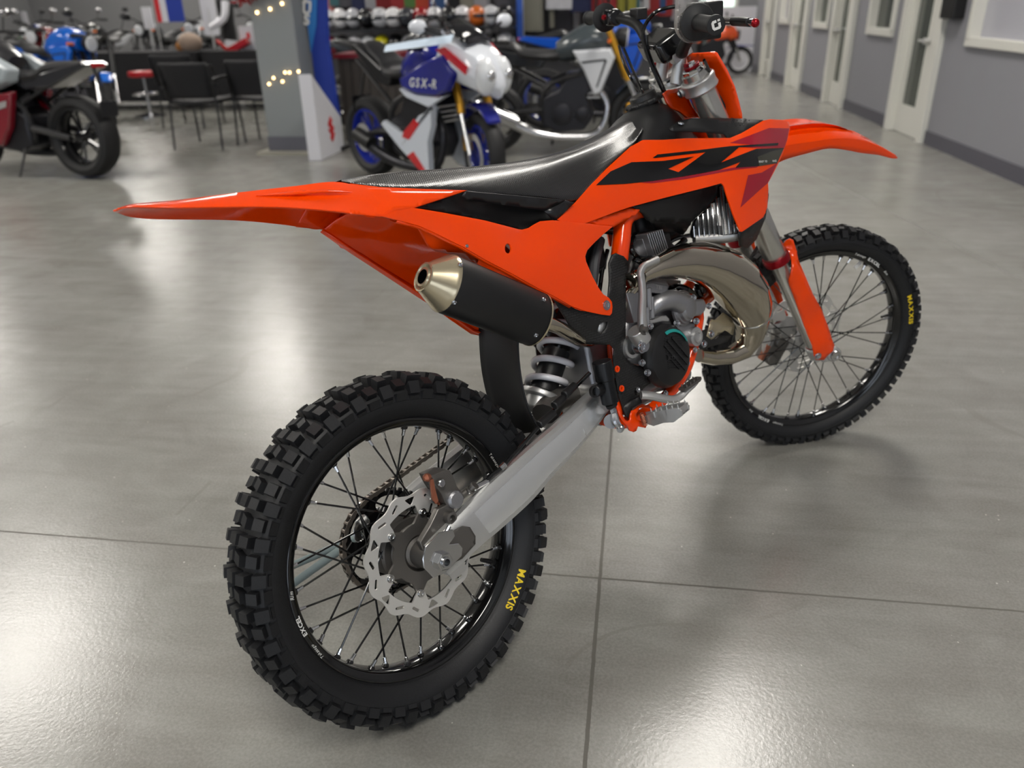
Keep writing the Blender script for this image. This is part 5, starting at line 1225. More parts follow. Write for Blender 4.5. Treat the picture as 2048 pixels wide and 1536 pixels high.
# coloured things seen behind two of the windows
mb = MB(); wbox(mb, 1.60, 1.88, 1.06, 1.75, 0, .10); o = mb.build('notice_box', mat('black_wallbox', (16, 16, 18), .5), smooth=False, bevel=.01); o.matrix_world = WM; tag(o, 'black box mounted on the grey wall beside the nearest white door', 'wall box')
mb = MB(); wbox(mb, 5.52, 5.60, .30, .42, 0, .008); o = mb.build('wall_outlet', mat('outlet_plate', (176, 176, 180), .4), smooth=False, bevel=.002); o.matrix_world = WM; tag(o, 'pale outlet plate low on the grey wall between two doors', 'outlet')
# grey pillar with its base, garland and lights
PC = FL(548, 302); PR = FL(616, 306); pc_ = (PC+PR)/2+V((.0, .20, 0)); pc_ = V((-3.30, 6.22, 0))
o = struct('trim_1', MB().box((pc_.x, pc_.y, (HC+FZ)/2), (.40, .40, HC-FZ)), mat('pillar_paint', (124, 128, 130), .55)); 
struct('baseboard_pillar', MB().box((pc_.x, pc_.y, .075), (.42, .42, .15)), mat('pillar_base', (88, 88, 96), .5))
o = struct('trim_2', MB().box((pc_.x-.02, pc_.y-.02, FZ+.011), (.56, .56, .022)), mat('pillar_plinth', (150, 146, 134), .6))
# ceiling lamps: real linear high bays, the only light besides the shop front
m_lamp = mat('lamp_diffuser', (255, 250, 242), .5, emis=26)
m_lf = mat('lamp_housing', (230, 230, 230), .5)
k = 0
names = ['over the right wall side', 'over the middle', 'over the far left']
rows_n = ['behind the camera', 'above the orange bike', 'beyond the grey pillar', 'near the back wall']
for xi, x in enumerate((.75, -6.1, -12.9)):
    for yi, y in enumerate((-3.0, 3.9, 11.1, 18.2)):
        t = empty('ceiling_light', (x, y, HC), label='linear ceiling light %s, %s' % (names[xi], rows_n[yi]), cat='ceiling light', group='linear high bay lights on the ceiling')
        MB().box((0, 0, -.10), (1.06, 2.06, .06)).build('lamp_housing', m_lf, t, smooth=False)
        MB().box((0, 0, -.135), (1.0, 2.0, .008)).build('lamp_diffuser', m_lamp, t, smooth=False)
        for q in (-.45, .45): MB().cyl((0, q, 0), (0, q, -.08), .006, n=6).build('hanger', m_lf, t)
# shop-front glazing behind the camera: daylight
m_day = mat('daylight_window', (226, 236, 250), .5, emis=1.8)
for i, x in enumerate((-10.5, -6.0, -1.5, 3.0)):
    f = struct('window_%d' % (10+i), MB().box((x, Y0+.02, 1.5), (3.6, .06, 2.7)), m_wt)
    MB().box((x, Y0+.06, 1.5), (3.4, .02, 2.5)).build('window_glass', m_day, f, smooth=False)
# a few soft warm spots further off
w = bpy.data.worlds.new('world'); sc.world = w; w.use_nodes = True
w.node_tree.nodes['Background'].inputs[0].default_value = (.8, .85, .9, 1); w.node_tree.nodes['Background'].inputs[1].default_value = .5
# ================================================================ THE OTHER MOTORCYCLES
m_tb = mat('street_tyre', (16, 16, 18), .6); m_eng = mat('dark_engine', (52, 52, 56), .35, .7, noise=.1, bscale=20); m_frb = mat('black_frame', (20, 20, 23), .35)
m_chr = mat('chrome_parts', (200, 200, 202), .15, 1); m_gold = mat('gold_fork', (214, 160, 50), .3, .6); m_amb = mat('amber_reflector', (230, 110, 20), .3)
m_lens = mat('headlamp_lens', (225, 228, 232), .12, coat=.5); m_st = mat('street_seat', (24, 24, 27), .45); m_rd = mat('tail_lamp_red', (170, 20, 26), .3)
def col(rgb, r=.22): return mat('paint_%d_%d_%d' % rgb, rgb, r, coat=.5)
def prism(mb, L, y0, y1, mi=0, tap=0):
    """side outline (x,z) between y0 and y1; tap narrows the far face"""
    c = V((sum(p[0] for p in L)/len(L), 0, sum(p[1] for p in L)/len(L)))
    a = [mb.v((x, y0, z)) for x, z in L]; b = [mb.v((x+(c.x-x)*tap, y1, z+(c.z-z)*tap)) for x, z in L]
    n = len(L)
    mb.face(a, mi); mb.face(b[::-1], mi)
    for i in range(n): mb.face([a[i], a[(i+1) % n], b[(i+1) % n], b[i]], mi)
    return mb
def blob(mb, prof):
    """prof: list of (x, z, halfwidth, halfheight) cross sections"""
    rings = []
    for x, z, w_, h in cr(prof, 4):
        rings.append([mb.v((x, w_*math.copysign(abs(math.cos(a))**.8, math.cos(a)), z+h*math.copysign(abs(math.sin(a))**.8, math.sin(a)))) for a in [2*PI*i/14 for i in range(14)]])
    return mb.skin(rings, 0, True, True)
def moto(loc, rz, style, label, group=None, lean=0, cat='motorcycle', name='motorcycle', steer=0):
    s = style; wb = s.get('wb', 1.4); r = s.get('r', .31); tw = s.get('tw', .085); twf = s.get('twf', .06); det = s.get('det', 1)
    t = empty(name, loc, rz, label, cat, group); t.rotation_euler = (lean, 0, rz)
    body = col(s['body']); body2 = col(s.get('body2', s['body'])); rim = col(s.get('rim', (24, 24, 26)))
    TF = Matrix.Identity(4)
    if steer: TF = Matrix.Translation((wb, 0, 0)) @ Matrix.Rotation(steer, 4, 'Z') @ Matrix.Translation((-wb, 0, 0))
    for cx, w_, M in ((0, tw, None), (wb, twf, TF)):
        rr_ = r if cx == 0 else s.get('rf', r)
        c = V((cx, 0, rr_)); N = 36
        def pt(a, y, q): return V((cx+q*math.cos(a), y, rr_+q*math.sin(a)))
        mb = MB(); prof = [(-w_*.62, rr_*.68), (-w_*.95, rr_*.80), (-w_*.85, rr_*.93), (-w_*.4, rr_*.99), (w_*.4, rr_*.99), (w_*.85, rr_*.93), (w_*.95, rr_*.80), (w_*.62, rr_*.68)]
        mb.skin([[mb.v(pt(2*PI*i/N, y, q)) for y, q in prof] for i in range(N)], 0, True, False, True); ty = mb.build('wheel', m_tb, t, M)
        mb = MB(); pr = [(-w_*.66, rr_*.71), (-w_*.7, rr_*.66), (-w_*.3, rr_*.60), (w_*.3, rr_*.60), (w_*.7, rr_*.66), (w_*.66, rr_*.71)]
        mb.skin([[mb.v(pt(2*PI*i/N, y, q)) for y, q in pr] for i in range(N)], 0, True, False, True)
        mb.cyl((cx, -w_*.6, rr_), (cx, w_*.6, rr_), .045, n=16)
        for k in range(s.get('nsp', 5)):
            a = 2*PI*k/s.get('nsp', 5)
            for da in (-.1, .1): mb.tube([pt(a+da, 0, .03), pt(a+da*1.6, 0, rr_*.63)], .011 if s.get('nsp', 5) < 9 else .003, 5)
        mb.build('rim', rim, ty)
        if det:
            for sg in ((-1, 1) if cx else (-1,)):
                mb = MB(); ro = .155 if cx else .11; y = sg*(w_+.012)
                mb.poly([pt(2*PI*i/32, y, ro) for i in range(32)], V((0, .005, 0)), holes=[[pt(2*PI*i/32, y, ro-.045) for i in range(32)]]); mb.build('brake_disc', m_alu, ty)
                if cx: mb = MB(); mb.box(pt(2.6, y, .15), (.05, .06, .11)); mb.build('brake_caliper', m_gold if s.get('fork') == 'gold' else m_frb, ty, bevel=.008)
    z0 = s.get('zt', .80)      # tank base height
    rk = R(s.get('rake', 25)); ht = s.get('hbar', 1.02); fl_ = (ht-r)/math.cos(rk)
    fk_m = m_gold if s.get('fork') == 'gold' else (m_chr if s.get('fork') == 'chrome' else m_frb)
    top = V((wb-(ht-.1-r)*math.tan(rk), 0, ht-.08))
    for sg in (-1, 1):
        y = sg*(twf+.045); a = V((wb, y, r)); b = top+V((0, y, 0)); m_ = a.lerp(b, .45)
        f = MB().cyl(m_, b, .028, n=12).build('fork_tube', fk_m, t, TF if steer else None); MB().cyl(a, m_, .021, n=12).build('fork_slider', m_chr, f)
    mb = MB(); mb.box(top, (.09, .26, .04), Matrix.Rotation(-rk, 3, 'Y')); mb.build('top_clamp', m_frb, t, bevel=.006)
    # engine, frame, swingarm, exhaust
    ex = wb*.52; tlf = s.get('tl', 1)
    mb = MB(); prism(mb, [(ex-.24, .26), (ex-.10, .20), (ex+.14, .22), (ex+.22, .34), (ex+.16, .52), (ex+.26, .60), (ex+.20, .72), (ex-.02, .70), (ex-.10, .56), (ex-.24, .50)], -.15, .15)
    e = mb.build('engine', m_eng, t, bevel=.02)
    if det:
        for q, rad in (((ex-.06, .36), .095), ((ex+.12, .36), .065)):
            mb = MB(); mb.lathe([(0, rad), (.02, rad*.95), (.028, rad*.7), (.03, .01)], (q[0], -.15, q[1]), (0, -1, 0), 22); mb.build('engine_cover', m_eng, e); 
        for k in range(4): MB().box((ex+.19, 0, .50+.035*k), (.16, .28, .012)).build('cooling_fin', m_alu, e)
    mb = MB()
    for sg in (-1, 1):
        mb.tube([top+V((-.03, 0, -.05)), V((ex+.22, sg*.12, .74)), V((ex-.16, sg*.14, .62)), V((ex-.26, sg*.12, .42)), V((ex-.22, sg*.10, .28))], .024, 8, sm=3)
        mb.tube([V((ex-.22, sg*.12, .60)), V((.02, sg*.09, s.get('tailz', .90)-.08))], .015, 8)
    mb.build('frame', m_frb if not s.get('frame') else col(s['frame']), t)
    for sg in (-1, 1): MB().tube([V((ex-.24, sg*.11, .40)), V((.25, sg*(tw+.045), .38)), V((0, sg*(tw+.04), r))], [.035, .03, .025], 8).build('swingarm', m_frb, t)
    mb = MB(); mb.tube([V((ex+.24, -.08, .58)), V((ex+.34, -.10, .42)), V((ex+.26, -.12, .20)), V((ex, -.14, .165)), V((ex-.3, -.16, .20)), V((.10, -.2, .34))], [.028, .028, .03, .032, .04, .05], 12, sm=4); ex_ = mb.build('exhaust', m_chr if s.get('chrome') else m_eng, t)
    MB().tube([V((.25, -.19, .30)), V((-.12+.2*(tlf < 1), -.21, .46-.1*(tlf < 1)))], [.055, .058], 14).build('silencer', m_blm if not s.get('chrome') else m_chr, ex_)
    # tank, seat, tail
    tz = s.get('tankz', .92)
    mb = blob(MB(), [(ex-.12, tz-.10, .10, .08), (ex, tz-.06, .155, .12), (ex+.16, tz-.01, .175, .14), (ex+.32, tz-.01, .16, .12), (ex+.40, tz-.05, .10, .07)]); tk = mb.build('fuel_tank', body2 if s.get('tank2') else body, t)
    MB().lathe([(0, .04), (.012, .038)], (ex+.16, 0, tz+.125), (0, 0, 1), 16).build('fuel_cap', m_chr, tk)
    sz = s.get('seatz', .80); tlz = s.get('tailz', .90)
    mb = blob(MB(), [(ex-.06, sz-.01, .10, .05), (ex-.22, sz-.02, .15, .05), (ex-.42*tlf, sz, .14, .05), (ex-.52*tlf, sz+.05, .11, .05), (ex-.78*tlf, tlz, .09, .045), (ex-.88*tlf, tlz+.02, .05, .03)]); mb.build('seat', m_st, t)
    mb = MB()
    prism(mb, [(ex-.2, sz-.04), (ex-.5*tlf, sz+.02), (ex-.92*tlf, tlz+.04), (ex-.98*tlf, tlz+.01), (ex-.55*tlf, sz-.10), (ex-.25, sz-.12)], -.125, .125)
    tl = mb.build('tail', body if not s.get('blacktail') else m_frb, t, bevel=.015); MB().box((ex-.97*tlf, 0, tlz+.01), (.04, .12, .035)).build('tail_lamp', m_rd, tl, bevel=.008)
    mb = MB(); mb.tube([V((ex-.92*tlf, 0, tlz)), V((-.30*tlf**3, 0, .62))], .012, 6); mb.box((-.33*tlf**3, 0, .56), (.012, .17, .12)); mb.build('plate_holder', m_frb, t)
    # bars, mirrors, lamp
    mb = MB(); bz = ht+s.get('rise', .02)
    mb.tube([V((top.x-.12, -.36, bz)), V((top.x-.04, -.20, bz+.01)), V((top.x, -.06, ht-.03)), V((top.x, .06, ht-.03)), V((top.x-.04, .20, bz+.01)), V((top.x-.12, .36, bz))], .012, 8, sm=3); hb_ = mb.build('handlebar', m_frb, t, TF if steer else None)
    for sg in (-1, 1):
        MB().cyl((top.x-.125, sg*.37, bz), (top.x-.06, sg*.25, bz+.008), .018, n=10).build('grip', m_st, hb_)
        mb = MB(); mb.tube([V((top.x-.03, sg*.24, bz)), V((top.x-.02, sg*.28, bz+.13))], .006, 6); mb.build('mirror_stem', m_frb, hb_)
        mb = MB(); mb.ball((top.x-.03, sg*.30, bz+.16), .06, 14, sc_=(.3, 1, .62)); mb.build('mirror', m_chr if s.get('mirr') else m_frb, hb_)
        mb = MB(); mb.cyl((top.x+.02, sg*.12, ht-.16), (top.x+.02, sg*.20, ht-.16), .016, n=8); mb.build('indicator', m_amb, t)
    typ = s['type']
    if typ == 'naked' or typ == 'generic':
        mb = MB(); mb.lathe([(0, .03), (.03, .075), (.09, .088), (.11, .088)], (top.x+.06, 0, ht-.14), (1, 0, -.1), 20); hl = mb.build('headlamp', m_frb, t); MB().lathe([(0, .084), (.012, .07), (.016, .02)], (top.x+.168, 0, ht-.151), (1, 0, -.1), 20).build('lamp_lens', m_lens, hl)
        mb = blob(MB(), [(wb-.24, r+.20, .05, .01), (wb-.10, r*2+.01, .062, .012), (wb+.08, r*2+.01, .062, .012), (wb+.22, r+.24, .05, .01)]); mb.build('front_mudguard', body2, t, TF if steer else None)
        if s.get('panel'):
            for sg in (-1, 1):
                mb = MB(); prism(mb, [(ex+.02, tz-.08), (ex+.36, tz-.06), (ex+.40, tz-.14), (ex+.28, tz-.44), (ex+.22, tz-.46), (ex+.12, tz-.24)], sg*.15, sg*.19, tap=.1); pn = mb.build('radiator_shroud', col(s['panel']), t, bevel=.008)
                mb = MB()
                for L in ([(ex+.10, tz-.17), (ex+.31, tz-.15), (ex+.31, tz-.165), (ex+.12, tz-.185)], [(ex+.31, tz-.15), (ex+.325, tz-.165), (ex+.25, tz-.38), (ex+.235, tz-.38)]): prism(mb, L, sg*.189, sg*.1925)
                mb.build('panel_graphic', m_frb, pn, smooth=False)
    if typ == 'sport':
        for sg in (-1, 1):
            Y = sg
            mb = MB(); prism(mb, [(ex+.0, .80), (ex+.30, .92), (wb-.12, .98), (wb-.02, .86), (wb-.10, .74), (ex+.42, .70), (ex+.18, .70), (ex+.02, .74)], Y*.16, Y*.22, tap=.06); f1_ = mb.build('side_fairing', body, t, bevel=.015)
            mb = MB(); prism(mb, [(ex-.02, .735), (ex+.20, .70), (ex+.46, .70), (wb-.12, .72), (wb-.30, .64), (ex+.34, .50), (ex+.28, .38), (ex+.27, .14), (ex+.16, .16), (ex-.08, .30), (ex-.30, .46), (ex-.26, .49), (ex-.05, .42), (ex+.06, .44), (ex+.20, .56), (ex+.36, .62), (ex+.06, .68)], Y*.155, Y*.205, tap=.03); f2_ = mb.build('lower_fairing', col(s['low']), t, bevel=.010)
            mb = MB(); prism(mb, [(ex+.0, .43), (ex+.14, .53), (ex+.20, .50), (ex+.06, .38), (ex-.02, .39)], Y*.20, Y*.209); prism(mb, [(ex+.02, .26), (ex+.20, .14), (ex+.27, .14), (ex+.10, .30)], Y*.204, Y*.209); mb.build('fairing_stripe', col(s['acc']), f2_, smooth=False)
            if det:
                mb = MB(); text_on(mb, s.get('word', 'GSX-R'), .085, lambda u, v: V((ex+.30-Y*u*1.0, Y*.2215, .755+v)), .02, .3); mb.build('lettering', m_whl, f1_, smooth=False)
        # nose: pointed cowl with lamp and screen
        def nz(x, w_, z0_, z1_): return [V((x, y*w_, z)) for y, z in ((0, z0_), (.7, z0_+.05), (1, (z0_+z1_)/2), (.75, z1_-.03), (0, z1_), (-.75, z1_-.03), (-1, (z0_+z1_)/2), (-.7, z0_+.05))]
        mb = MB(); sec_ = [nz(wb-.22, .20, .78, 1.10), nz(wb-.06, .20, .74, 1.06), nz(wb+.08, .16, .70, .99), nz(wb+.17, .10, .68, .90), nz(wb+.22, .03, .70, .80)]
        mb.skin([[mb.v(p) for p in r] for r in sec_], 0, True, True); ns = mb.build('nose_cowl', col(s['nose']), t, bevel=.01, ang=50)
        for sg in (-1, 1):
            mb = MB(); mb.ball((wb+.135, sg*.072, .83), .098, 16, sc_=(.8, .72, 1.25)); mb.build('headlamp', m_lens, ns)
            mb = MB(); mb.ball((wb+.205, sg*.078, .84), .034, 12, sc_=(.6, 1, 1)); mb.build('lamp_projector', m_chr, ns)
        for sg in (-1, 1):
            mb = MB(); mb.poly([V((wb-.20, sg*.207, 1.00)), V((wb-.10, sg*.207, 1.02)), V((wb+.08, sg*.172, .90)), V((wb+.06, sg*.175, .85))], V((0, sg*.004, 0))); mb.build('cowl_stripe', col(s['acc2'] if 'acc2' in s else s['acc']), ns, smooth=False)
            MB().tube([V((wb-.08, sg*.16, 1.06)), V((wb-.14, sg*.34, 1.14))], .01, 6).build('mirror_arm', m_frb, ns)
            MB().ball((wb-.15, sg*.38, 1.15), .075, 12, sc_=(.3, 1, .6)).build('fairing_mirror', col(s['nose']), ns)
        m_scr = mat('smoke_screen', (20, 20, 24), .1, spec=.8)
        mb = MB(); mb.skin([[mb.v((x, y*w_, z+(1-abs(y)**2)*h)) for y in (-1, -.6, 0, .6, 1)] for x, w_, z, h in ((wb-.20, .11, 1.15, .04), (wb-.10, .13, 1.09, .045), (wb+.02, .13, 1.02, .03))], 0, False, False); mb.build('windscreen', m_scr, t, solid=.004)
        mb = blob(MB(), [(wb-.24, r+.22, .05, .01), (wb-.10, r*2+.01, .068, .014), (wb+.08, r*2+.01, .068, .014), (wb+.22, r+.24, .05, .01)]); mb.build('front_mudguard', body, t, TF if steer else None)
    if typ == 'adventure':
        for sg in (-1, 1):
            mb = MB(); prism(mb, [(ex-.30, .86), (ex-.05, .98), (ex+.3, 1.04), (wb-.1, 1.02), (wb+.02, .92), (ex+.5, .70), (ex+.20, .62), (ex-.25, .76)], sg*.14, sg*.24, tap=.12); f_ = mb.build('side_fairing', col(s['low']), t, bevel=.02)
            mb = MB(); prism(mb, [(ex-.22, .70), (ex+.40, .62), (ex+.34, .30), (ex+.05, .24), (ex-.10, .40)], sg*.15, sg*.21, tap=.05); mb.build('lower_fairing', col(s['acc']), t, bevel=.015)
            mb = MB(); prism(mb, [(ex-.14, .62), (ex+.16, .56), (ex+.14, .51), (ex-.12, .57)], sg*.205, sg*.2135); mb.build('fairing_stripe', m_alu, f_, smooth=False)
        mb = MB(); prism(mb, [(wb-.3, 1.0), (wb+.05, 1.02), (wb+.2, .90), (wb+.02, .80), (wb-.2, .85)], -.15, .15); mb.build('nose_cowl', col(s['low']), t, bevel=.03)
    # side stand
    if det: MB().tube([V((ex-.14, .12, .26)), V((ex-.18, .27+abs(lean)*.2, .02))], .011, 8).build('side_stand', m_frb, t)
    return t
def face(px0, py0, px1, py1):
    a, b = FL(px0, py0), FL(px1, py1); return a, math.atan2(b.y-a.y, b.x-a.x)
a = V((-2.10, 4.98, 0)); b = V((-1.04, 4.15, 0))
moto(a, math.atan2(b.y-a.y, b.x-a.x), dict(type='sport', wb=1.36, tl=.72, body=(14, 24, 130), body2=(14, 24, 130), low=(206, 212, 222), nose=(216, 220, 228), acc=(196, 16, 28), acc2=(205, 12, 40), rim=(20, 40, 150), fork='gold', tailz=.98, blacktail=1, seatz=.84, tankz=.93, hbar=.98, r=.31, rf=.30, nsp=6), 'blue and white sport motorcycle with blue wheels facing right behind the orange bike', lean=.02, name='sport_motorcycle', steer=-.35)
moto((-1.30, 6.05, 0), math.atan2(.05, 1.3), dict(type='naked', wb=1.36, body=(30, 32, 34), body2=(62, 70, 74), tank2=1, panel=(200, 203, 208), fork='gold', chrome=1, tankz=.97, seatz=.86, tailz=.92, hbar=1.12, r=.31), 'black roadster with white tank panel and gold forks right of the blue sport bike', lean=.03, name='roadster_motorcycle', steer=.1)
moto((-1.0, 7.6, 0), 0, dict(type='naked', wb=1.36, body=(12, 84, 200), body2=(12, 84, 200), panel=(12, 84, 200), fork='gold', tankz=1.02, seatz=.90, hbar=1.1, rim=(20, 50, 150)), 'blue naked motorcycle half hidden behind the black roadster', name='naked_motorcycle')
moto((-4.56, 4.76, 0), R(168), dict(type='adventure', wb=1.30, body=(34, 34, 38), body2=(150, 156, 160), low=(160, 168, 172), acc=(120, 16, 32), chrome=0, tankz=.98, seatz=.82, tailz=.88, hbar=1.12, r=.33, tw=.095, mirr=1), 'grey and dark red touring motorcycle at the left edge, its rear wheel towards the pillar', lean=.05, name='touring_motorcycle')
moto((-7.45, 7.75, 0), R(-14), dict(type='naked', wb=1.42, body=(16, 96, 200), body2=(20, 104, 210), panel=(16, 96, 200), fork='black', tankz=1.0, seatz=.88, tailz=.94, hbar=1.1, r=.31, twf=.05), 'bright blue motorcycle with raked front wheel behind the grey touring bike', lean=-.12, name='standard_motorcycle', steer=-.7)
cols = [((26, 26, 29), (180, 180, 184)), ((28, 28, 31), (40, 42, 46)), ((150, 152, 156), (30, 30, 32)), ((22, 22, 24), (120, 20, 26)), ((24, 24, 27), (24, 24, 27)), ((60, 120, 60), (26, 26, 28)), ((26, 26, 30), (30, 60, 140)), ((176, 178, 182), (26, 26, 28)), ((30, 30, 34), (60, 62, 66))]
cn = ['black and silver', 'all black', 'silver', 'black and red', 'plain black', 'green', 'black and blue', 'white', 'charcoal']
wh = ['first from the left in the front rank', 'second from the left in the front rank', 'third from the left in the front rank', 'right end of the front rank', 'first from the left in the rear rank', 'second from the left in the rear rank', 'third from the left in the rear rank', 'fourth from the left in the rear rank', 'right end of the rear rank']
for i in range(9):
    p = V((-11.7+1.05*i, 10.9, 0)) if i < 4 else V((-13.0+1.1*(i-4), 13.7, 0))
    moto(p, R(-90), dict(type='generic', body=cols[i][0], body2=cols[i][1], tank2=1, det=0, mirr=i % 2, hbar=1.12, tankz=.96, fork='chrome' if i % 2 else 'black', chrome=1), '%s motorcycle far left, %s' % (cn[i], wh[i]), group='parked motorcycles in the far left ranks')
for i, (x, y, bc, t2, nm_, wh_) in enumerate([(-12.9, 8.6, (28, 28, 31), (196, 198, 202), 'black and white', 'at the left edge of the picture before the ranks'), (-11.8, 8.6, (26, 26, 29), (90, 92, 98), 'black and grey', 'second from the left edge before the ranks'), (-10.7, 8.6, (30, 30, 32), (170, 30, 34), 'black and bright red', 'third from the left edge before the ranks'),
      (-7.4, 13.2, (24, 24, 27), (190, 192, 196), 'silver tanked black', 'behind the long table, leftmost'), (-6.3, 13.2, (24, 24, 27), (70, 140, 70), 'green tanked', 'behind the long table, second'), (-5.2, 13.2, (24, 24, 27), (60, 62, 70), 'slate tanked', 'behind the long table near the mannequin')]):
    moto((x, y, 0), R(-90), dict(type='generic', body=bc, body2=t2, tank2=1, det=0, mirr=i % 2, hbar=1.14, tankz=.98, fork='chrome' if i % 2 else 'black', chrome=1), '%s motorcycle %s' % (nm_, wh_), group='parked motorcycles in the far left ranks')
moto((-3.15, 7.60, 0), 0, dict(type='generic', body=(40, 42, 46), body2=(70, 72, 76), tank2=1, det=0, mirr=1, hbar=1.10, tankz=.94, fork='chrome', chrome=1), 'dark grey motorcycle standing behind the tail of the blue sport bike')
# small orange dirt bike at the far end of the corridor
p = FL(1476, 152); moto(p+V((-.98, .3, 0)), R(4), dict(type='generic', wb=1.02, body=(236, 90, 40), body2=(90, 90, 150), det=0, nsp=16, rim=(220, 220, 224), tw=.05, twf=.045, tankz=.70, seatz=.66, tailz=.72, hbar=.80, r=.235), 'small orange dirt bike standing far off at the end of the corridor', lean=.05, name='dirt_bike')
# ================================================================ FURNITURE, BANNERS, CLOTHING
m_cb = mat('black_cloth', (20, 20, 24), .8, bump=.3, bscale=60); m_ch = mat('black_mesh_chair', (22, 22, 26), .7); m_pb = mat('royal_blue_fabric', (22, 52, 150), .6); m_lb = mat('light_blue_fabric', (44, 122, 196), .6)
m_wp = mat('white_display_board', (206, 206, 212), .4); m_rl = mat('red_logo', (200, 30, 36), .4)
# white angled display with the red mark
dn = FL(643, 320)
t = empty('display_stand', dn.to_tuple(), label='white slanted display board with a red S-shaped mark in front of the blue banner', cat='display stand')
zt = .78; zr = .36
A = [V((0, 0, FZ)), V((.0, .0, .80)), V((.10, .38, .42)), V((.13, .54, .36)), V((.13, .54, FZ))]
A = [V((0, 0, FZ)), V((0, 0, .74)), V((.0, .63, .30)), V((.0, .63, FZ))]
pn = ATY(600, 160, 5.62)
mb = MB(); mb.poly(A, V((-.115, -.02, 0))); bd = mb.build('display_board', m_wp, t, smooth=False, bevel=.006)
# the mark: two hooked red shapes
u = V((.0, 1, 0)); nrm = V((1, 0, 0)); o_ = V((.0, .33, .23))+nrm*.003
def sm_(L): return [o_+u*x+V((0, 0, z)) for x, z in L]
S1 = [(-.075, .06), (0, .12), (.045, .085), (.01, .055), (.075, .0), (.0, -.0), (.02, .02)]
mb = MB(); mb.poly(sm_([(-.08, .045), (.0, .115), (.05, .07), (.015, .045), (.08, -.005), (.03, -.03), (-.01, .0), (-.035, .02)]), nrm*.002); mb.poly(sm_([(.08, -.05), (.0, -.12), (-.05, -.075), (-.015, -.05), (-.08, .0), (-.045, .012), (.01, -.02), (.035, -.035)]), nrm*.002); mb.build('brand_mark', m_rl, t, smooth=False)
# blue feather banner right of the pillar
bx = ATY(645, 150, 6.30)
t = empty('banner', (bx.x, bx.y, 0), label='tall blue banner with light blue flash and white letters beside the grey pillar', cat='banner')
L0 = ATD(583, -250, 8.3); 
def q_(px, py, D=8.6): p = ATY(px, py, 6.30+(D-8.25 if D < 8.5 else 0)); p.x = max(p.x, -3.075); return p-V((bx.x, bx.y, 0))
out = [q_(578, -60), q_(645, -60), q_(652, 90), q_(676, 250), q_(668, 262), q_(612, 258), q_(600, 150), q_(587, 60)]
for p in out: p.z = max(p.z, FZ+.02)
mb = MB(); mb.poly(out, V((.02, .05, 0))); mb.build('banner_cloth', m_pb, t, smooth=False)
fl_ = [q_(612, -60, 8.23), q_(635, -60, 8.23), q_(632, 50, 8.23), q_(607, 106, 8.23), q_(597, 106, 8.23), q_(592, 58, 8.23), q_(611, 53, 8.23)]
mb = MB(); mb.poly(fl_, V((.0, .012, 0))); mb.build('banner_flash', m_lb, t, smooth=False)
mb = MB()
for i, ch in enumerate('SUZUKI'):
    c = q_(614, 49-i*22, 8.2); text_on(mb, ch, .12, lambda a_, b_: c+V((b_*.2+ .0, 0, 0))+V((a_*.98, a_*.15, b_)), .04)
mb.build('lettering', m_whl, t, smooth=False)
MB().cyl(q_(676, 252, 8.3), q_(640, -60, 8.3), .012, n=8).build('banner_pole', m_alu, t)
mb = MB(); c = q_(655, 255); mb.box((c.x, c.y, FZ+.02), (.4, .3, .03)); mb.build('banner_base', m_frb, t)
# red garland and string lights on the pillar
t = mb = MB(); rnd = random.Random(3)
for i in range(150):
    a_ = rnd.random(); c = V((pc_.x-.30+.62*a_, pc_.y-.24-.03*rnd.random(), 1.30+.22*a_+.10*rnd.random())); d_ = V((rnd.uniform(-1, 1), rnd.uniform(-1, .3), rnd.uniform(-1, 1))).normalized()*.05
    mb.tube([c, c+d_], .008, 4)
o = mb.build('garland', mat('red_tinsel', (150, 10, 20), .25, .4), smooth=False); tag(o, 'red tinsel garland wound round the top of the grey pillar', 'garland')
m_bulb = mat('warm_bulb', (255, 214, 150), .4, emis=7)
ls = [(538, 168), (547, 156), (565, 163), (570, 145), (579, 145), (597, 143)]
for k, (px, py) in enumerate(ls):
    o = MB().ball(ATY(px, py, pc_.y-.212), .011, 8).build('fairy_light', m_bulb); tag(o, 'tiny warm fairy light on the low string across the grey pillar', 'fairy light', 'fairy lights strung across the pillar')
MB_ = MB(); o = MB_.tube([ATY(px, py-1.5, pc_.y-.203) for px, py in ls], .002, 5, sm=3).build('light_wire', m_frb); tag(o, 'thin wire of the fairy lights sagging across the grey pillar', 'wire')
for k, (px, py) in enumerate([(514, 25), (540, 18), (564, 7)]):
    o = MB().ball(ATY(px, py, pc_.y-.214), .013, 8).build('fairy_light', m_bulb); tag(o, 'warm fairy light set in the red tinsel garland on the pillar', 'fairy light', 'fairy lights in the red garland')
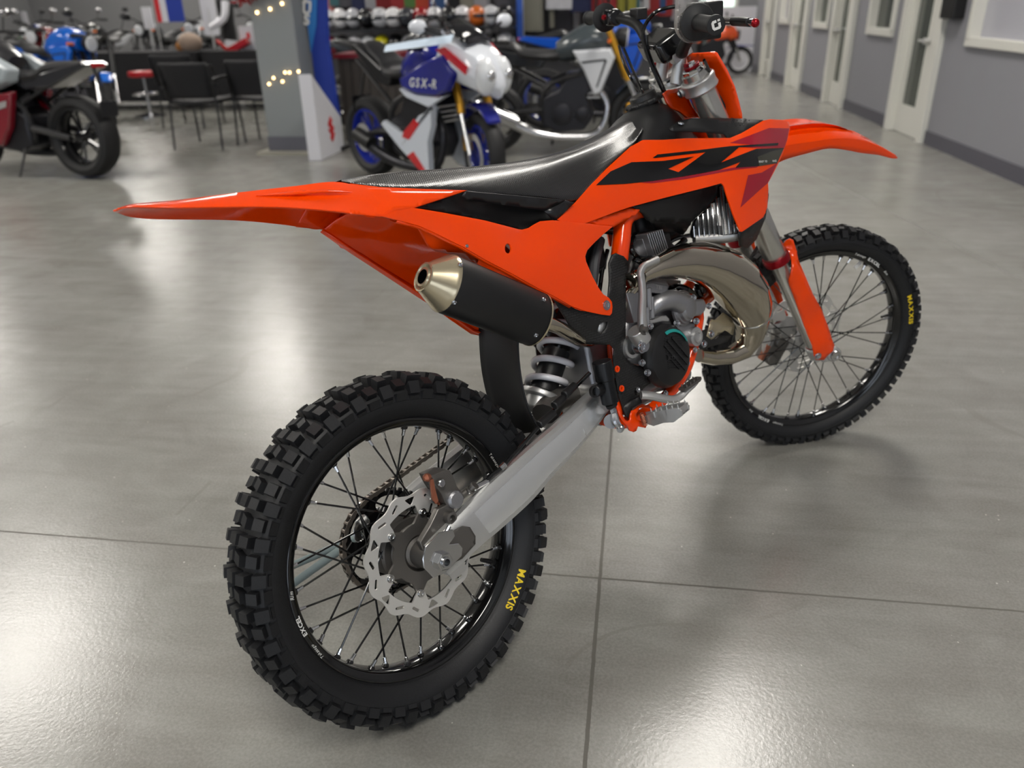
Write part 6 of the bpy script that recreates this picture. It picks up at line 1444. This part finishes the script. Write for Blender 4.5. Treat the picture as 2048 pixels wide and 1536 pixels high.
# chairs
def chair(loc, rz, label):
    t = empty('office_chair', loc, rz, label, 'chair', 'black guest chairs at the dark tables')
    mb = MB(); mb.grid([[V((x, y, z-.02*(1-abs(y)/.24)**1)) for y in (-.24, -.12, 0, .12, .24)] for x, z in cr([(-.22, .47), (0, .46), (.20, .475), (.24, .45)], 3)]); mb.build('seat', m_ch, t, solid=.035)
    mb = MB(); mb.grid([[V((x-.03*(1-(y/.25)**2), y, z)) for y in (-.25, -.12, 0, .12, .25)] for x, z in cr([(-.21, .48), (-.24, .58), (-.28, .70), (-.31, .81)], 3)]); mb.build('backrest', m_ch, t, solid=.02)
    for s_ in (-1, 1):
        MB().tube([(-.30, s_*.25, .79), (-.24, s_*.25, .50), (-.22, s_*.25, .45), (-.27, s_*.26, FZ+.0)], .011, 8, sm=2).build('leg', m_frb, t); MB().tube([(.22, s_*.25, .45), (.25, s_*.26, FZ+.0)], .011, 8).build('leg', m_frb, t)
        MB().tube([(-.27, s_*.27, .66), (.02, s_*.28, .67), (.14, s_*.27, .64), (.18, s_*.25, .46)], .012, 8, sm=3).build('armrest', m_frb, t)
    return t
chair((-4.34, 6.45, 0), R(90), 'black chair with its back to the camera, left of the pair at the dark tables')
chair((-3.79, 6.72, 0), R(90), 'black chair with its back to the camera, tight against the grey pillar')
chair((-5.3, 7.9, 0), R(90), 'black chair behind the left one, partly under the dark table')
# tables draped in black
def table(c, size, rz, label, name='display_table'):
    t = empty(name, (c[0], c[1], 0), rz, label, 'table', 'black draped tables across the showroom')
    MB().box((0, 0, .735), (size[0], size[1], .03)).build('tabletop', m_cb, t, smooth=False)
    mb = MB(); n_ = 60; pts_ = []
    for i in range(n_):
        a_ = i/n_*4; sd = int(a_); f_ = a_-sd; h = (size[0]/2, size[1]/2)
        c4 = [(-1, -1), (1, -1), (1, 1), (-1, 1)]; p0, p1 = c4[sd], c4[(sd+1) % 4]
        pts_.append((h[0]*(p0[0]+(p1[0]-p0[0])*f_), h[1]*(p0[1]+(p1[1]-p0[1])*f_)))
    mb.skin([[mb.v((x*(1+k*.02*math.sin(i*2.1)), y*(1+k*.03*math.sin(i*2.1)), z)) for i, (x, y) in enumerate(pts_)] for z, k in ((.725, 0), (.55, .4), (.30, .8), (.10, 1))], 0, True, False); mb.build('table_skirt', m_cb, t, ang=180)
    for x in (-1, 1):
        for y in (-1, 1): MB().cyl((x*(size[0]/2-.08), y*(size[1]/2-.08), FZ), (x*(size[0]/2-.08), y*(size[1]/2-.08), .72), .014, n=8).build('leg', m_frb, t)
    return t
table((-7.05, 9.95), (2.0, .75), 0, 'long black draped table behind the red stool')
table((-5.22, 9.95), (1.5, .75), 0, 'black draped table behind the two black chairs')
# red bar stool
sp_ = FL(303, 232)
t = empty('bar_stool', sp_.to_tuple(), label='red padded bar stool with chrome stem and foot ring before the black tables', cat='stool')
k = 1.0
zs = ATD(285, 142, math.hypot(sp_.x-camW.x, sp_.y-camW.y)).z; print('stool z', zs)
MB().lathe([(-.07, .17), (-.06, .185), (-.01, .185), (.0, .17), (.005, .02)], (0, 0, zs), (0, 0, 1), 28).build('seat', mat('red_vinyl', (176, 22, 32), .3, coat=.3), t)
MB().cyl((0, 0, .04), (0, 0, zs-.06), .025, n=14).build('stem', m_chr, t)
MB().lathe([(FZ, .21), (.01, .21), (.03, .10), (.05, .03)], (0, 0, 0), (0, 0, 1), 30).build('base', m_chr, t)
mb = MB(); mb.tube([(.18*math.cos(2*PI*i/28), .18*math.sin(2*PI*i/28), .28) for i in range(29)], .011, 8, cap=False); mb.tube([(-.18, 0, .28), (.18, 0, .28)], .008, 6); mb.build('foot_ring', m_chr, t)
# things on and above the tables
def on(px, py, D): p = ATD(px, py, D); return p
c = ATY(388, 128, 9.95); o = empty('fur_cap', (c.x, c.y, .75), label='beige furry bundle lying on the black table behind the chairs', cat='hat')
mb = MB(); rnd = random.Random(5)
mb.ball((0, 0, .10), .16, 16, sc_=(1.1, .9, .85)); mb.build('cap_crown', mat('beige_fur', (150, 132, 118), .9, bump=1, bscale=40), o); MB().ball((-.13, -.05, .05), .07, 12).build('ear_flap', mat('brown_fur', (150, 100, 50), .9), o)
def sign(px, py, D, label, w_=.24, h_=.40):
    c = ATY(px, py, D); o = empty('table_sign', (c.x, c.y, .75), R(12), label, 'sign')
    MB().box((0, 0, max(.1, (c.z-.75))), (w_, .02, h_)).build('sign_board', m_wp, o, smooth=False)
    MB().cyl((0, 0, 0), (0, 0, max(.1, c.z-.75)-h_/2), .03, n=10).build('sign_foot', m_alu, o)
    mb = MB(); zc = max(.1, c.z-.75)+h_*.2; mb.poly([V((x, -.0125, zc+z)) for x, z in ((-.03, .02), (0, .05), (.02, .03), (.03, -.02), (0, -.05), (-.02, -.03))], V((0, -.001, 0))); mb.build('brand_mark', m_rl, o, smooth=False); return o
sign(499, 84, 9.9, 'white table sign with small red mark left of the grey pillar')
# white and black off-road kit on a stand, red machine part below it
c = ATY(455, 45, 10.9); t = empty('mannequin', (c.x, c.y, 0), R(-60), 'rider mannequin in black and white off-road gear behind the tables', 'mannequin')
mb = MB(); mb.skin([[mb.v((x*math.cos(a_), y*math.sin(a_), z)) for a_ in [2*PI*i/14 for i in range(14)]] for x, y, z in ((.13, .10, .80), (.16, .11, .92), (.15, .10, 1.08), (.19, .12, 1.28), (.20, .12, 1.38), (.08, .07, 1.46))], 0, True, True); mb.build('torso', mat('black_jersey', (22, 22, 24), .6), t)
mb = MB(); mb.ball((0, -.02, 1.60), .13, 14, sc_=(1, 1.2, 1.05)); mb.poly([V((x, y, 1.70)) for x, y in ((-.09, -.1), (.09, -.1), (.06, -.30), (-.06, -.30))], V((0, 0, .015))); mb.build('helmet', m_wp, t)
for s_ in (-1, 1):
    MB().tube([(s_*.20, 0, 1.36), (s_*.27, -.06, 1.14), (s_*.20, -.26, 1.02)], [.06, .05, .04], 10, sm=3).build('sleeve', mat('white_jersey', (214, 214, 220), .6), t)
    MB().tube([(s_*.09, 0, .84), (s_*.11, -.04, .45), (s_*.11, 0, .02)], [.09, .07, .055], 10, sm=3).build('trouser_leg', mat('white_jersey', (214, 214, 220), .6), t)
c = ATY(478, 100, 9.8); o = MB(); o.box((c.x, c.y, .80), (.34, .10, .09), Matrix.Rotation(-.4, 3, 'Y')); o.tube([(c.x-.18, c.y, .76), (c.x-.30, c.y-.02, .88)], .03, 8); ob = o.build('helmet_visor', mat('red_gloss_plastic', (176, 20, 18), .25, coat=.5), bevel=.02); tag(ob, 'glossy red plastic part lying on the black table near the pillar', 'bike part')
# tall red, white and blue flag further back, white boards on the left wall
c = ATY(340, 40, 11.6); t = empty('feather_flag', (c.x, c.y, 0), R(10), 'red white and blue feather flag rising behind the black tables', 'banner')
for nm, x0_, x1_, m_ in (('flag_red', -.20, -.12, m_rl), ('flag_white', -.12, -.02, m_wp), ('flag_blue', -.02, .24, m_pb)):
    MB().box(((x0_+x1_)/2, 0, 1.75), (x1_-x0_, .01, 1.3)).build(nm, m_, t, smooth=False)
MB().cyl((-.22, 0, 0), (-.22, 0, 2.5), .012, n=8).build('flag_pole', m_alu, t)
for i, (px0, px1, py0, py1, D, lab, m_) in enumerate([(8, 58, 24, 48, 20.6, 'white notice board low on the left part of the back wall', m_wp), (282, 310, 14, 58, 12.4, 'white poster beside the feather flag on its stand', m_wp), (392, 440, -40, 70, 12.0, 'tall white panel standing right of the feather flag', m_wp)]):
    a_, b_ = ATY(px0, py0, D), ATY(px1, py1, D); w_ = (V((b_.x, b_.y, 0))-V((a_.x, a_.y, 0))).length; c = (a_+b_)/2
    t = empty('poster_stand', (c.x, c.y, 0), math.atan2(b_.y-a_.y, b_.x-a_.x), lab, 'sign')
    MB().box((0, 0, c.z), (w_, .03, abs(a_.z-b_.z))).build('poster_board', m_, t, smooth=False); MB().cyl((0, 0, FZ), (0, 0, c.z), .02, n=8).build('poster_pole', m_alu, t)
# clothing wall: racks with many hanging garments, shelf of helmets
def garment(kind, w_, h_, colr):
    mb = MB()
    if kind == 'jacket':
        mb.skin([[mb.v((x*math.copysign(abs(math.cos(a_))**.7, math.cos(a_)), y*math.sin(a_), z)) for a_ in [2*PI*i/12 for i in range(12)]] for x, y, z in ((w_*.40, .06, -h_), (w_*.38, .07, -h_*.6), (w_*.44, .07, -h_*.3), (w_*.46, .06, -h_*.10), (w_*.15, .05, 0))], 0, True, True)
    elif kind == 'trousers':
        for s_ in (-1, 1): mb.tube([(s_*w_*.18, 0, 0), (s_*w_*.22, 0, -h_*.5), (s_*w_*.24, 0, -h_)], [w_*.24, w_*.18, w_*.14], 10, flat=.5)
    return mb
rnd = random.Random(11)
pal = {'charcoal': (44, 44, 48), 'black': (26, 26, 30), 'dark grey': (74, 74, 80), 'light grey': (150, 150, 154), 'white': (200, 200, 204), 'dark red': (120, 24, 30), 'red': (150, 44, 46), 'slate blue': (52, 84, 130), 'teal': (62, 104, 110), 'green': (82, 120, 62), 'orange': (176, 64, 40), 'khaki': (132, 130, 118), 'navy': (34, 40, 74), 'pink': (190, 120, 116), 'yellow': (150, 146, 60)}
YR = 9.3
def rack(items, Y, group):
    for k, (px, yb, cn_, kd, where) in enumerate(items):
        p = ATY(px, yb, Y); zt_ = max(p.z+.72, 1.72); h_ = zt_-p.z
        o = garment(kd, .34, h_, None).build('hanging_jacket' if kd == 'jacket' else 'hanging_trousers', mat('cloth_'+cn_.replace(' ', '_'), pal[cn_], .8, bump=.3, bscale=30)); o.location = (p.x, Y, zt_); o.rotation_euler = (0, 0, rnd.uniform(-.5, .5))
        tag(o, '%s riding %s hanging on the %s' % (cn_, 'jacket' if kd == 'jacket' else 'trousers', where), 'clothing', group)
J, T = 'jacket', 'trousers'
rack([(652, 40, 'pink', J, 'far left of the front rail'), (676, 12, 'teal', J, 'front rail right of the pink jacket'), (700, 14, 'dark grey', J, 'front rail above the dark counter'), (722, 26, 'navy', J, 'front rail above the white helmets'), (745, 20, 'light grey', J, 'front rail left of the dark red jacket'), (769, 16, 'dark red', J, 'front rail behind the sport bike tail'), (795, 28, 'red', J, 'front rail left of the green jacket'), (822, 15, 'green', J, 'front rail between the red and orange jackets'), (850, 22, 'orange', J, 'front rail right of the green jacket'), (880, 30, 'slate blue', J, 'front rail right of the orange jacket'), (906, 40, 'black', J, 'front rail right of the slate blue jacket'),
      (932, 48, 'khaki', J, 'front rail above the sport bike screen'), (962, 46, 'light grey', J, 'front rail right of the khaki jacket'), (988, 70, 'light grey', T, 'front rail beside the narrow blue flag'), (1012, 82, 'dark grey', J, 'front rail left of the narrow blue flag'), (1068, 62, 'khaki', J, 'front rail right of the narrow blue flag'), (1092, 56, 'khaki', T, 'front rail left of the two white jackets'), (1112, 18, 'white', J, 'front rail, left one of the two white jackets'), (1136, 18, 'white', J, 'front rail, right one of the two white jackets'), (1162, 24, 'navy', J, 'front rail left of the red trousers'), (1192, 50, 'red', T, 'front rail above the black roadster fork'), (1213, 56, 'red', J, 'front rail right of the red trousers'), (1230, 50, 'yellow', T, 'front rail, left one of the yellow pair'), (1251, 47, 'yellow', T, 'front rail, right one of the yellow pair')], YR, 'riding clothes on the front wall rail')
rack([(1262, 30, 'teal', J, 'rear rail right of the yellow trousers'), (1282, 18, 'white', J, 'rear rail above the clutch lever'), (1300, 30, 'red', J, 'rear rail left of the slate blue jacket'), (1318, 26, 'slate blue', J, 'rear rail near the handlebar pad'), (1338, 32, 'red', J, 'rear rail near the loose cable'), (1362, 40, 'light grey', J, 'rear rail at its right end'), (1125, 74, 'dark grey', J, 'rear rail below the white jackets'), (1050, 70, 'charcoal', J, 'rear rail behind the narrow blue flag'), (1165, 70, 'light grey', T, 'rear rail left of the roadster'), (940, 74, 'charcoal', J, 'rear rail behind the khaki jacket'), (760, 50, 'charcoal', J, 'rear rail behind the helmets, left'), (850, 60, 'charcoal', J, 'rear rail behind the helmets, right'), (700, 60, 'black', J, 'rear rail behind the dark counter')], YR+.45, 'riding clothes on the rear wall rail')
for Y, z, lab in ((YR, 1.75, 'front'), (YR+.45, 1.75, 'rear')):
    a_, b_ = ATY(640, 0, Y), ATY(1385, 0, Y); a_.z = b_.z = 0
    t = empty('clothes_rail', (a_.x, a_.y, 0), label='%s chrome rail of the clothing racks at the back' % lab, cat='clothes rail')
    MB().cyl(V((0, 0, z)), b_-a_+V((0, 0, z)), .014, n=8).build('rail', m_chr, t)
    for f_ in (0, .5, 1): q = (b_-a_)*f_; MB().cyl((q.x, q.y, FZ), (q.x, q.y, z), .014, n=8).build('upright', m_chr, t)
# narrow blue flag standing among the clothes
p = ATY(1041, 82, 8.95); t = empty('narrow_flag', (p.x, p.y, 0), label='narrow blue vertical flag among the clothing racks', cat='banner')
MB().box((0, 0, (p.z+2.2)/2), (.085, .01, 2.2-p.z)).build('flag_cloth', mat('mid_blue_fabric', (40, 86, 180), .6), t, smooth=False); MB().cyl((.04, 0, FZ), (.04, 0, 2.2), .008, n=6).build('flag_pole', m_alu, t)
# a wall of dark panelling behind the racks
mb = MB(); a_, b_ = ATY(640, 0, YR+.9), ATY(1400, 0, YR+.9); mb.box(((a_.x+b_.x)/2, YR+.95, 1.3), (b_.x-a_.x, .06, 2.6)); o = mb.build('partition_panel', mat('grey_slatwall', (84, 84, 88), .6), smooth=False); tag(o, 'dark grey slatwall partition behind the clothing racks', 'partition')
# dark low counter and the helmet shelves
a_, b_ = ATY(662, 0, 6.75), ATY(790, 0, 6.75); Lc = b_.x-a_.x
t = empty('display_counter', ((a_.x+b_.x)/2, 6.75, 0), 0, 'dark slatted counter with a red edge right of the blue banner', 'counter')
MB().box((0, .22, .40), (Lc, .44, .80)).build('counter_body', mat('dark_brown_panel', (66, 60, 55), .6), t, smooth=False); MB().box((0, .22, .82), (Lc+.06, .5, .04)).build('counter_top', mat('counter_red', (120, 20, 34), .4), t, smooth=False)
mb = MB()
for i in range(int(Lc/.09)): mb.box((-Lc/2+.045+.09*i, -.004, .40), (.012, .01, .76))
mb.build('counter_slat', mat('dark_slat', (48, 43, 40), .6), t, smooth=False)
hc = {'white': (226, 226, 230), 'pale grey': (196, 198, 204), 'black': (30, 30, 34), 'pink': (200, 84, 96), 'bright white': (236, 236, 238), 'dark grey': (60, 62, 68), 'silver': (206, 208, 212), 'red': (160, 24, 30), 'orange': (216, 110, 40), 'green': (60, 140, 50), 'yellow': (210, 200, 40)}
a_, b_ = ATY(640, 0, 8.7), ATY(1010, 0, 8.7); xa = a_.x; Lh = b_.x-a_.x
t = empty('helmet_shelf', ((a_.x+b_.x)/2, 8.8, 0), 0, 'black two tier shelf carrying helmets below the hanging jackets', 'shelf')
for z in (.70, 1.00): MB().box((0, 0, z), (Lh+.2, .34, .025)).build('shelf_board', m_frb, t, smooth=False)
for f_ in (-.5, 0, .5):
    for y in (-.15, .15): MB().cyl((f_*(Lh+.16), y, FZ), (f_*(Lh+.16), y, 1.0), .012, n=6).build('shelf_post', m_frb, t)
up = ['white', 'bright white', 'pale grey', 'black', 'silver', 'bright white', 'dark grey', 'red', 'white', 'black', 'white', 'orange', 'silver', 'black']
lo = ['pink', 'black', 'white', 'silver', 'yellow', 'black', 'pale grey', 'dark grey', 'black', 'white', 'red', 'bright white', 'black', 'pale grey']
for row, L_, z in (('upper', up, 1.0125), ('lower', lo, .7125)):
    for i, cn_ in enumerate(L_):
        x = xa+.02+(Lh-.04)*i/13
        hl = empty('helmet', (x, 8.8, z), rnd.uniform(-.8, .8), '%s helmet on the %s helmet shelf, %s' % (cn_, row, ['at its left end', 'second from the left', 'third from the left', 'fourth from the left', 'fifth from the left', 'sixth from the left', 'just left of the middle', 'just right of the middle', 'sixth from the right', 'fifth from the right', 'fourth from the right', 'third from the right', 'second from the right', 'at its right end'][i]), 'helmet', 'helmets on the two tier shelf')
        MB().ball((0, 0, .118), .118, 16, sc_=(.88, 1.08, 1)).build('shell', col(hc[cn_]), hl)
        MB().ball((0, -.03, .118), .111, 14, sc_=(.88, 1.0, .42)).build('visor', mat('helmet_visor_dark', (24, 26, 32), .1, spec=.8), hl)
# pair of red bottles standing behind the sport bike nose
# bright far end of the corridor
t = struct('window_20', MB().box((1.55, Y1-.03, 1.45), (1.5, .04, 1.9)), m_wt); MB().box((1.55, Y1-.06, 1.45), (1.3, .02, 1.7)).build('window_glass', mat('far_daylight', (214, 232, 222), .4, emis=1.3), t, smooth=False)
o = MB().box((1.62, 15.2, .55), (.9, .03, 1.1)).build('white_display_panel', m_wp, smooth=False); tag(o, 'white panel standing behind the small far orange dirt bike', 'panel')
# yellow and red hang tag on the sport bike, long blue and white tag on its tank
a_, b_ = ATD(770, 97, 5.95), ATD(905, 77, 5.65)
mb = MB(); d_ = (b_-a_); 
o = MB().tube([a_, a_.lerp(b_, .5), b_], [.03, .035, .035], 4, flat=.1).build('hang_tag', mat('pale_blue_card', (200, 216, 232), .5), smooth=False); tag(o, 'long white and pale blue paper tag laid over the tank of the blue sport bike', 'tag')
# ================================================================ camera and light
cam_d = bpy.data.cameras.new('camera'); cam = bpy.data.objects.new('camera', cam_d); COL.objects.link(cam)
cam_d.sensor_fit = 'HORIZONTAL'; cam_d.sensor_width = 36; cam_d.lens = FPX/IW*36
Rm = (W0.to_3x3() @ Matrix((rgt, upv, -fwd)).transposed()).to_4x4()
cam.matrix_world = Matrix.Translation(camW) @ Rm
cam_d.clip_start = .05; cam_d.clip_end = 100
cam_d.dof.use_dof = True; cam_d.dof.focus_distance = 1.58; cam_d.dof.aperture_fstop = (FPX/IW*36/1000)/.0098
sc.camera = cam
sc.view_settings.view_transform = 'Standard'; sc.view_settings.look = 'None'; sc.view_settings.gamma = 1
sc.view_settings.use_curve_mapping = False; sc.view_settings.exposure = .12
sc.cycles.max_bounces = 6; sc.cycles.diffuse_bounces = 3; sc.cycles.glossy_bounces = 3; sc.cycles.transmission_bounces = 3
sc.cycles.caustics_reflective = False; sc.cycles.caustics_refractive = False
